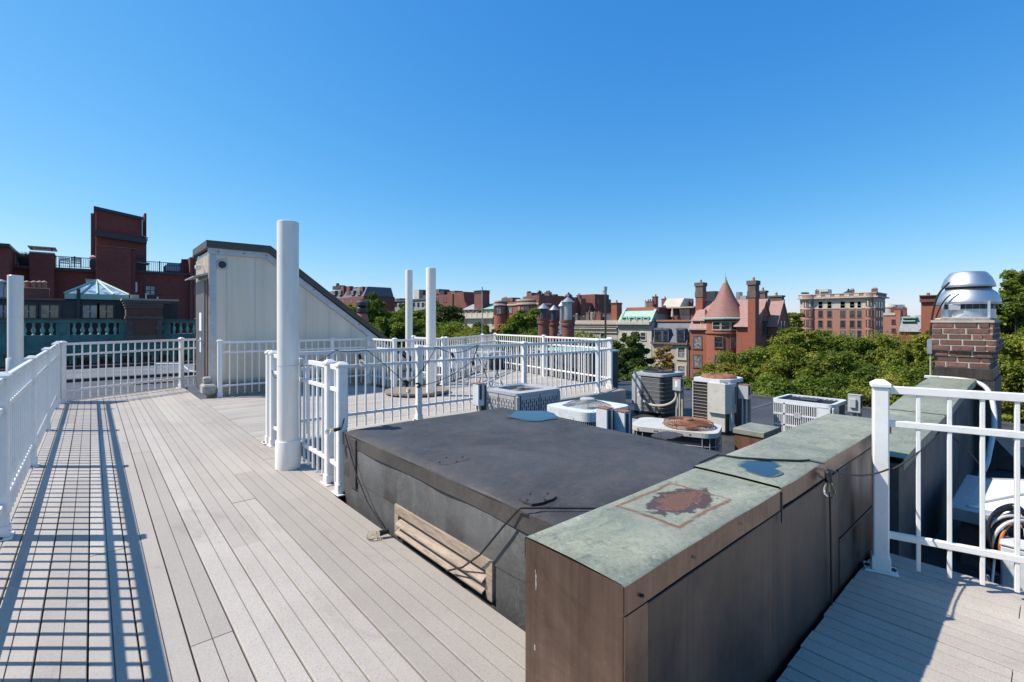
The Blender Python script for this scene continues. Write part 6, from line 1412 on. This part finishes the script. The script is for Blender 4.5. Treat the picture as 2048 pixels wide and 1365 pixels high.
for pa, pb in ((1601, 1632), (1728, 1750)):
    cy_ = (yx(pa) + yx(pb)) / 2; rr = abs(yx(pa) - yx(pb)) / 2 - .15; cx_ = X + rr * .55
    MB().lathe([(rr, GZ), (rr, za(617))], (cx_, cy_, 0), 28).build('bay', M['brick_apt'], t); MB().lathe([(rr, za(617) + .002), (rr, za(597))], (cx_, cy_, 0), 28).build('bay_top', M['limestone'], t); MB().lathe([(rr + .9, za(597)), (rr + .95, za(594.4))], (cx_, cy_, 0), 28).build('bay_cornice', M['limestone'], t); MB().lathe([(rr + .2, za(594.4)), (rr + .2, za(588))], (cx_, cy_, 0), 28).build('bay_parapet', M['brick_apt'], t)
    for aa in (165, 200, 235):
        a = R(aa); n_ = (math.cos(a), math.sin(a)); tt = (n_[1], -n_[0]); w_ = .95
        for zz in (606, 626, 646, 666): O = (cx_ + n_[0] * (rr - .04) - tt[0] * w_ / 2, cy_ + n_[1] * (rr - .04) - tt[1] * w_ / 2, za(zz + 7)); window(t, O, tt, n_, w_, 2.0, mt='brownstone', tw=.08)
rb = random.Random(4)
for q, w_ in ((1637, 8), (1655, 8), (1681, 9), (1700, 9), (1715, 7)):
    for zz in (604, 622, 642, 662): winx(t, X, q, q + w_, zz, zz + 13, mt='brownstone' if zz > 610 else 'limestone', mp=rb.choice(['glass', 'glass', 'blind']), tw=.12)
for q in (1752.5, 1757.5, 1762.5):
    for zz in (604, 622, 642): winy(t, y0_, q, q + 2.6, zz, zz + 13, mt='brick_dark', tw=.1, sill=False)
xbox(t, 'machine_room', 'limestone', X + 5, 4, 1640, 1656, 579, 589); yy, dd = onx(1697, X + 4); MB().lathe([(1.6, za(587)), (1.2, za(584)), (.3, za(581)), (.35, za(579)), (.05, za(577))], (X + 4, yy, 0), 8, smooth=False).build('cupola', M['dkmetal'], t); xbox(t, 'roof_plant', 'dkmetal', X + 3, 3, 1602, 1612, 585, 588)
t = thing('brick_infill_building', 'small pinkish brick building with a pale balustrade, right of the apartment block', 'building', (150, 30, GZ))
X = 150.0; xbox(t, 'body', 'brick_apt', X, 12, 1766, 1801, 631); xbox(t, 'balustrade', 'limestone', X - .2, .4, 1766, 1790, 626, 631); winx(t, X, 1784, 1790, 640, 648, mt='brick_dark'); winx(t, X, 1784, 1791, 658, 665, mt='brick_dark'); xbox(t, 'roof_plant', 'terracotta', X + 3, 3, 1788, 1801, 621, 631)
t = thing('green_roofed_house', 'grey slate roofed house with a mint-green dormer band, behind the trees', 'house', (120, 20, GZ))
X = 120.0; ya, yb = onx(1798, X)[0], onx(1858, X)[0]; dd = onx(1825, X)[1]; bx(t, 'body', 'brick_red', X, X + 12, yb, ya, GZ, zat(664, dd)); MB().extr([(X - .4, zat(663.9, dd)), (X + 3.5, zat(633, dd)), (X + 10, zat(633, dd)), (X + 12, zat(663.9, dd))], 'y', yb, ya).build('slate_roof', M['greyslate'], t)
xbox(t, 'dormer_band', 'mint', X + 1.5, 3, 1802, 1832, 634.5, 637); xbox(t, 'dormer_band', 'mint', X + 1.2, 3, 1802, 1830, 641, 643.5); b_ = MB(); ya, yb = onx(1836, X - 3)[0], onx(1868, X - 3)[0]; b_.extr([(ya, zat(662, dd)), ((ya + yb) / 2 - .8, zat(638, dd)), (yb - 1, zat(662, dd))], 'x', X - 3, X + 3); b_.build('cross_gable', M['brick_red'], t)
t = thing('crenellated_chimney_house', 'massive corbelled red brick chimney block left of the near brick chimney', 'chimney', (100, 8, GZ))
X = 100.0; xbox(t, 'shaft', 'brick_red', X, 5, 1842, 1905, 604); xbox(t, 'corbel', 'brick_mid', X - .4, 6, 1839, 1905, 592, 604); xbox(t, 'cap', 'brownstone', X - .7, 6.5, 1838, 1906, 590, 592); xbox(t, 'pot', 'terracotta', X + 1, 1, 1853, 1858, 586, 590)
t = thing('domed_building', 'distant white dome on the skyline right of the apartment block', 'building', (600, 80, GZ))
x, y = at(1776, 700); zt = zat(620, 700); MB().lathe([(9, GZ), (9, zt + 3), (10, zt + 3.2), (9.5, zt + 5), (6.5, zt + 8), (.5, zt + 9.6)], (x, y, 0), 24).build('dome', M['limestone'], t)
t = thing('glass_office', 'distant blue-grey office blocks on the skyline right of the white dome', 'building', (650, 90, GZ))
for q, w_, tp in ((1797, 18, 610), (1806, 10, 615), (1786, 10, 610)): x, y = at(q, 760); MB().box(x - w_ * .4, x + w_ * .4, y - w_ * .4, y + w_ * .4, GZ, zat(tp, 760)).build('block', M['bluegl'], t)
rb = random.Random(21)
t = thing('skyline_blocks', 'row of distant pale low buildings along the horizon', 'building', (500, 500, GZ))
far = MB()
for k in range(140):
    px = rb.uniform(-150, 2200); d = rb.uniform(320, 900); x, y = at(px, d); w_ = rb.uniform(8, 22); zt = zat(rb.uniform(626, 643), d); far.box(x - w_, x + w_, y - w_ * .7, y + w_ * .7, GZ, zt)
far.build('blocks', M['tanstone'], t, kind='stuff')
# ================================================================== TREES
def rand_dirs(n_): v = rng.normal(size=(n_, 3)); return v / np.linalg.norm(v, axis=1, keepdims=True)
def crown(name, root, cx, cy, ztop, rx, rz, nclu, nleaf, leaf, mat, cone=0.0, gap=.0, seed=0, crad=.26, off=(0, 0, 0)):
    """leaves as many small folded faces on the shells of clumps that fill an uneven crown; returns the clump centres"""
    g = np.random.default_rng(seed); leaf *= .74; nleaf = int(nleaf * 1.75); nclu = int(nclu * 2.0); crad *= .74
    cz = ztop - rz
    # clump centres
    v = g.normal(size=(nclu, 3)); v /= np.linalg.norm(v, axis=1, keepdims=True); r = g.uniform(.35, .86, nclu) ** .7
    lob = 1 + .18 * np.sin(3 * np.arctan2(v[:, 1], v[:, 0]) + seed) + .1 * np.sin(5 * v[:, 2] + seed * 2)
    c = v * (r * lob)[:, None]
    if cone: k = np.clip((c[:, 2] + 1) / 2, 0, 1); c[:, :2] *= (1 - cone * k)[:, None]
    C_ = np.stack([cx + c[:, 0] * rx, cy + c[:, 1] * rx, cz + c[:, 2] * rz * .92], 1)
    cr = g.uniform(.6, 1.25, nclu) * crad * rx * ((1 - cone * .5 * np.clip((c[:, 2] + 1) / 2, 0, 1)) if cone else 1)
    w_ = cr ** 2; idx = g.choice(nclu, nleaf, p=w_ / w_.sum())
    d = g.normal(size=(nleaf, 3)); d /= np.linalg.norm(d, axis=1, keepdims=True); d[:, 2] = np.where(g.random(nleaf) < .45, np.abs(d[:, 2]), d[:, 2])
    rad = (g.uniform(.3, 1.0, nleaf) ** .5 + np.abs(g.normal(size=nleaf)) * .16) * (1 + .22 * np.sin(d[:, 0] * 7 + idx) * np.sin(d[:, 2] * 6 + idx * 2))
    sc = np.where(g.random(nleaf) < .06, 1.25, 1.0)
    P_ = C_[idx] + d * (cr[idx] * rad * sc)[:, None] * np.array([1, 1, .78])
    nrm = d * .55 + g.normal(size=(nleaf, 3)) * .55 + np.array([0, 0, .45]); nrm /= np.linalg.norm(nrm, axis=1, keepdims=True)
    a = np.cross(nrm, g.normal(size=(nleaf, 3))); a /= np.linalg.norm(a, axis=1, keepdims=True); b = np.cross(nrm, a)
    s_ = (leaf * g.uniform(.5, 1.0, nleaf) * np.where(g.random(nleaf) < .12, 1.7, 1.0))[:, None]
    V = np.empty((nleaf, 4, 3)); V[:, 0] = P_ - a * s_ * .62; V[:, 1] = P_ - b * s_ * .42 + nrm * s_ * .1; V[:, 2] = P_ + a * s_ * .62; V[:, 3] = P_ + b * s_ * .42 + nrm * s_ * .1
    V = V.reshape(-1, 3) - np.array(off)
    me = bpy.data.meshes.new(name); me.vertices.add(nleaf * 4); me.vertices.foreach_set('co', V.astype(np.float32).ravel())
    me.loops.add(nleaf * 4); me.loops.foreach_set('vertex_index', np.arange(nleaf * 4, dtype=np.int32)); me.polygons.add(nleaf)
    me.polygons.foreach_set('loop_start', np.arange(0, nleaf * 4, 4, dtype=np.int32)); me.polygons.foreach_set('loop_total', np.full(nleaf, 4, dtype=np.int32))
    me.update(calc_edges=True)
    cl_t = g.uniform(0, 1, nclu); tint = np.clip(.62 * cl_t[idx] + .38 * g.random(nleaf), 0, 1)
    at_ = me.attributes.new('tint', 'FLOAT', 'FACE'); at_.data.foreach_set('value', tint.astype(np.float32))
    me.materials.append(M[mat]); o = bpy.data.objects.new(name, me); COL.objects.link(o); o.parent = root
    return C_
def tree(label, px, d, top, rpx, rz, mat='leaf', n_=26000, nclu=46, leaf=.26, cone=0.0, seed=1, group='street trees beyond the roof', kind='tree', name='tree', crad=.26, rx=None):
    if rpx < 50 and px < 1420: rpx *= 1.55; n_ = int(n_ * 1.7); nclu = int(nclu * 1.7); crad *= .82; cone *= .75
    x, y = at(px, d); rx = rx or rpx * d / F; ztop = zat(top, d)
    t = thing(name, label, kind, (x, y, GZ), group)
    C_ = crown('crown', t, x, y, ztop, rx, rz, nclu, n_, leaf, mat, cone, seed=seed, crad=crad, off=(x, y, GZ))
    g = random.Random(seed); zf = ztop - 2 * rz + .8
    MB().tube([(x, y, GZ), (x + .1, y, (GZ + zf) / 2), (x, y + .1, zf), (x, y, ztop - rz * .7)], .32, 8, r1=.09).build('trunk', M['bark'], t)
    for k in range(9):
        c_ = C_[g.randrange(len(C_))]; z0 = min(zf + (c_[2] - zf) * .25, ztop - rz)
        MB().tube([(x, y, z0), ((x + c_[0]) / 2, (y + c_[1]) / 2, (z0 + c_[2]) / 2 + .3), tuple(c_)], .11, 5, r1=.03).build('limb', M['bark'], t)
    return t
TR = [
 # right-hand mass, far to near
 ('green tree crown between the turret house and the apartment block', 1520, 56, 676, 62, 4.6, 'leaf', 20000, 40, .30),
 ('bright yellow-green tree crown directly below the left end of the apartment block', 1590, 54, 650, 60, 4.5, 'leaf_y', 22000, 44, .30),
 ('green tree crown peaking against the apartment block\'s lower windows', 1655, 58, 645, 55, 4.6, 'leaf', 20000, 42, .30),
 ('green tree crown below the right corner of the apartment block', 1745, 52, 660, 60, 4.4, 'leaf', 22000, 42, .28),
 ('yellow-green tree crown below the slate-roofed house', 1815, 46, 662, 60, 4.2, 'leaf_y', 22000, 42, .26),
 ('tree crown nearest the turret house foot, right of the cream cooling unit', 1470, 40, 700, 62, 3.6, 'leaf_y', 24000, 44, .23),
 ('broad yellowing tree crown in the middle of the right-hand mass', 1585, 38, 690, 74, 4.0, 'leaf_y', 30000, 52, .22),
 ('deep green tree crown behind the white boxy cooling unit', 1675, 36, 693, 70, 3.8, 'leaf', 30000, 52, .21),
 ('green tree crown just left of the near brick chimney', 1790, 33, 694, 78, 3.8, 'leaf', 32000, 54, .20),
 ('low front tree crown behind the cream unit\'s switch box', 1520, 27.5, 748, 95, 3.0, 'leaf', 34000, 56, .17),
 ('low front tree crown above the white boxy cooling unit', 1640, 26.5, 742, 95, 3.0, 'leaf', 34000, 56, .17),
 ('low front tree crown left of the white corner post', 1760, 25.5, 738, 90, 3.0, 'leaf_y', 34000, 56, .165),
 ('green tree crown behind the copper ramp at the chimney foot', 1870, 25, 745, 80, 3.0, 'leaf', 28000, 50, .165),
 ('tall tree directly behind the chimney fan', 1880, 34, 612, 26, 4.2, 'leaf', 14000, 34, .22),
 ('tall leafy tree filling the right edge behind the brick chimney', 2035, 26, 506, 62, 4.6, 'leaf', 40000, 60, .18),
 ('second lower tree at the right edge behind the chimney', 2080, 21, 610, 85, 3.6, 'leaf_y', 30000, 54, .15),
 ('bushy low tree at the right edge under the tall one', 2010, 23, 665, 55, 3.0, 'leaf', 24000, 50, .16),
 # middle
 ('dark narrow tree in front of the pale green-roofed house', 1266, 48, 632, 31, 6.4, 'leaf_d', 30000, 46, .24),
 ('yellow-tinged tree between the pointed green one and the round shafts', 1078, 74, 632, 22, 4.6, 'leaf_y', 12000, 30, .32),
 ('mid green tree at the left foot of the bay-fronted house', 1018, 64, 648, 26, 4.0, 'leaf', 12000, 30, .30),
 ('rounded green tree right of the dark round one', 930, 72, 640, 28, 4.0, 'leaf', 12000, 30, .32),
 ('small dark tree between the middle pipe and the thin pipe', 862, 70, 625, 24, 5.0, 'leaf_d', 12000, 30, .32),
 ('golden-brown sparse tree right of the dark narrow one', 1328, 52, 676, 26, 4.4, 'leaf_o', 8000, 30, .24),
 ('low green tree at the foot of the golden-brown one', 1300, 40, 722, 34, 2.6, 'leaf', 14000, 34, .20),
 ('small green tree at the brick corner left of the cream unit', 1375, 34, 757, 32, 1.8, 'leaf', 9000, 26, .18),
 ('pointed green tree in front of the bay-fronted house', 1048, 70, 614, 44, 5.2, 'leaf', 26000, 44, .34),
 ('orange-tinged thin tree left of the pointed green one', 1003, 78, 634, 20, 4.0, 'leaf_o', 6000, 20, .34),
 ('green tree in front of the pale stone balustrade house', 958, 76, 645, 32, 3.6, 'leaf', 14000, 34, .34),
 ('dark round tree right of the middle pipe', 888, 84, 597, 38, 6.4, 'leaf_d', 24000, 42, .38),
 ('yellow-green tree below the dark round one', 905, 68, 652, 45, 3.2, 'leaf_y', 20000, 38, .30),
 ('green tree between the two thin pipes', 840, 78, 614, 28, 5.0, 'leaf', 14000, 34, .36),
 ('large green tree right of the hut slope', 760, 80, 588, 40, 6.6, 'leaf', 26000, 44, .36),
 ('leafy tree low between hut slope and thin pipe', 790, 60, 620, 42, 5.0, 'leaf', 26000, 44, .28),
 ('yellow tree top behind the clay chimney pot', 697, 88, 599, 24, 4.0, 'leaf_y', 12000, 28, .38),
 ('green tree crown just right of the clay chimney pot', 735, 86, 597, 22, 4.6, 'leaf', 12000, 28, .38),
 ('green tree crown in front of the grey flat-roofed building', 815, 84, 606, 24, 4.6, 'leaf', 12000, 30, .38),
 ('tree crown hiding the foot of the grey flat-roofed building', 852, 90, 606, 20, 4.6, 'leaf_d', 10000, 28, .38),
 ('low green tree right behind the corner of the deck fence', 1240, 33, 715, 28, 3.0, 'leaf_d', 14000, 34, .18),
 ('small green tree left of the apartment block', 1588, 130, 619, 20, 6.0, 'leaf_y', 10000, 26, .55),
 ('sparse grey-green tree beside the red chimney of the tan building', 1205, 60, 668, 30, 3.4, 'leaf', 7000, 26, .28),
 ('low green tree behind the round brick shafts', 1090, 55, 655, 40, 3.4, 'leaf', 14000, 34, .26),
]
for i, (lab, px, d, top, rpx, rz_, mt_, nl, nc, lf_) in enumerate(TR):
    tree(lab, px, d, top, rpx, rz_, mt_, nl, nc, lf_, cone=.55 if 'pointed' in lab or 'narrow' in lab else 0.0, seed=i + 11, crad=.30 if rpx > 60 else .27)
# lower canopy that reads as one mass under and behind the crowns
t = thing('street_canopy', 'mass of lower tree foliage filling the street below the roof edge', 'trees', (40, 30, GZ))
for k, (px, d, top, rx, rz_) in enumerate(((1450, 32, 800, 5, 4), (1600, 31, 770, 6, 5), (1740, 30, 765, 6, 5), (1380, 45, 790, 6, 5), (1560, 60, 715, 7, 5), (1700, 66, 700, 8, 5), (1820, 60, 700, 7, 5), (830, 60, 650, 6, 6), (900, 66, 655, 6, 5), (960, 62, 656, 6, 5), (1025, 62, 650, 5, 6), (1080, 58, 655, 5, 5), (1140, 55, 668, 6, 4), (740, 64, 640, 5, 6), (790, 70, 632, 5, 6), (690, 74, 650, 6, 6), (1280, 44, 738, 4.5, 4), (1340, 44, 745, 4.5, 4), (1210, 42, 740, 5, 4), (1960, 40, 700, 8, 6), (1650, 90, 668, 9, 4), (1780, 85, 668, 9, 4))):
    x, y = at(px, d); crown('foliage', t, x, y, zat(top, d), rx, rz_, 40, 12000, .3, 'leaf' if k % 3 else 'leaf_y', seed=100 + k, off=(40, 30, GZ))
for o in t.children: o['kind'] = 'stuff'
# ================================================================== SMALL ROOFTOP THINGS ON THE FAR ROW
rb = random.Random(77)
def roof_bits(root, x0, x1, y0, y1, z, n_, mats=('brick_mid', 'brownstone', 'dkmetal', 'conc', 'slate')):
    for k in range(n_):
        x = rb.uniform(x0, x1); y = rb.uniform(y0, y1); m_ = rb.choice(mats); kind = rb.random()
        if kind < .45:
            w_, d_, h = rb.uniform(.5, .9), rb.uniform(.7, 1.6), rb.uniform(.9, 2.0)
            bx(root, 'chimney', m_ if 'brick' in m_ or m_ == 'brownstone' else 'brick_mid', x, x + w_, y, y + d_, z - .3, z + h); bx(root, 'chimney_cap', 'brownstone', x - .06, x + w_ + .06, y - .06, y + d_ + .06, z + h, z + h + .15)
            for q in range(int(d_ / .45)): MB().lathe([(.13, 0), (.11, .38)], (x + w_ / 2, y + .25 + q * .42, z + h + .15), 8).build('chimney_pot', M['terracotta' if rb.random() < .5 else 'dkmetal'], root)
        elif kind < .75: bx(root, 'roof_plant', m_, x, x + rb.uniform(.7, 1.6), y, y + rb.uniform(.8, 2.0), z - .3, z + rb.uniform(.5, 1.1))
        else:
            h = rb.uniform(.7, 1.5); MB().lathe([(.07, -.3), (.07, h)], (x, y, z), 8).build('vent_pipe', M['galv'], root); MB().lathe([(.17, h), (.16, h + .06), (.02, h + .2)], (x, y, z), 8).build('vent_hood', M['galv'], root)
D_ = bpy.data.objects
roof_bits(D_['bay_front_house'], 76, 90, 74, 86, zat(604, 106), 16); roof_bits(D_['long_side_wall_building'], 76, 98, 74, 76, zat(606, 116), 12)
roof_bits(D_['tan_stone_building'], 75, 86, 54, 71, zat(641, 92), 18); roof_bits(D_['green_mansard_house'], 76, 86, 47, 52, zat(615, 88), 6)
roof_bits(D_['grey_mansard_house'], 80, 86, 40, 45, zat(617, 86), 7); roof_bits(D_['grey_flat_building'], 122, 138, onx(860, 120)[0], onx(790, 120)[0], zat(600, 170), 14)
roof_bits(D_['buttressed_brick_building'], 88, 97, onx(905, 84)[0], onx(868, 84)[0], zat(588, 130), 8); roof_bits(D_['dark_mansard_block'], 98, 108, onx(725, 95)[0], onx(650, 95)[0], zat(577, 160), 12)
roof_bits(D_['limestone_balustrade_house'], 80, 88, onx(990, 74)[0], onx(920, 74)[0], zat(607, 118), 7); roof_bits(D_['apartment_block'], 178, 188, 37, 54, zat(588, 149), 9)
roof_bits(D_['brick_infill_building'], 152, 160, onx(1798, 150)[0], onx(1770, 150)[0], zat(630, 120), 5)
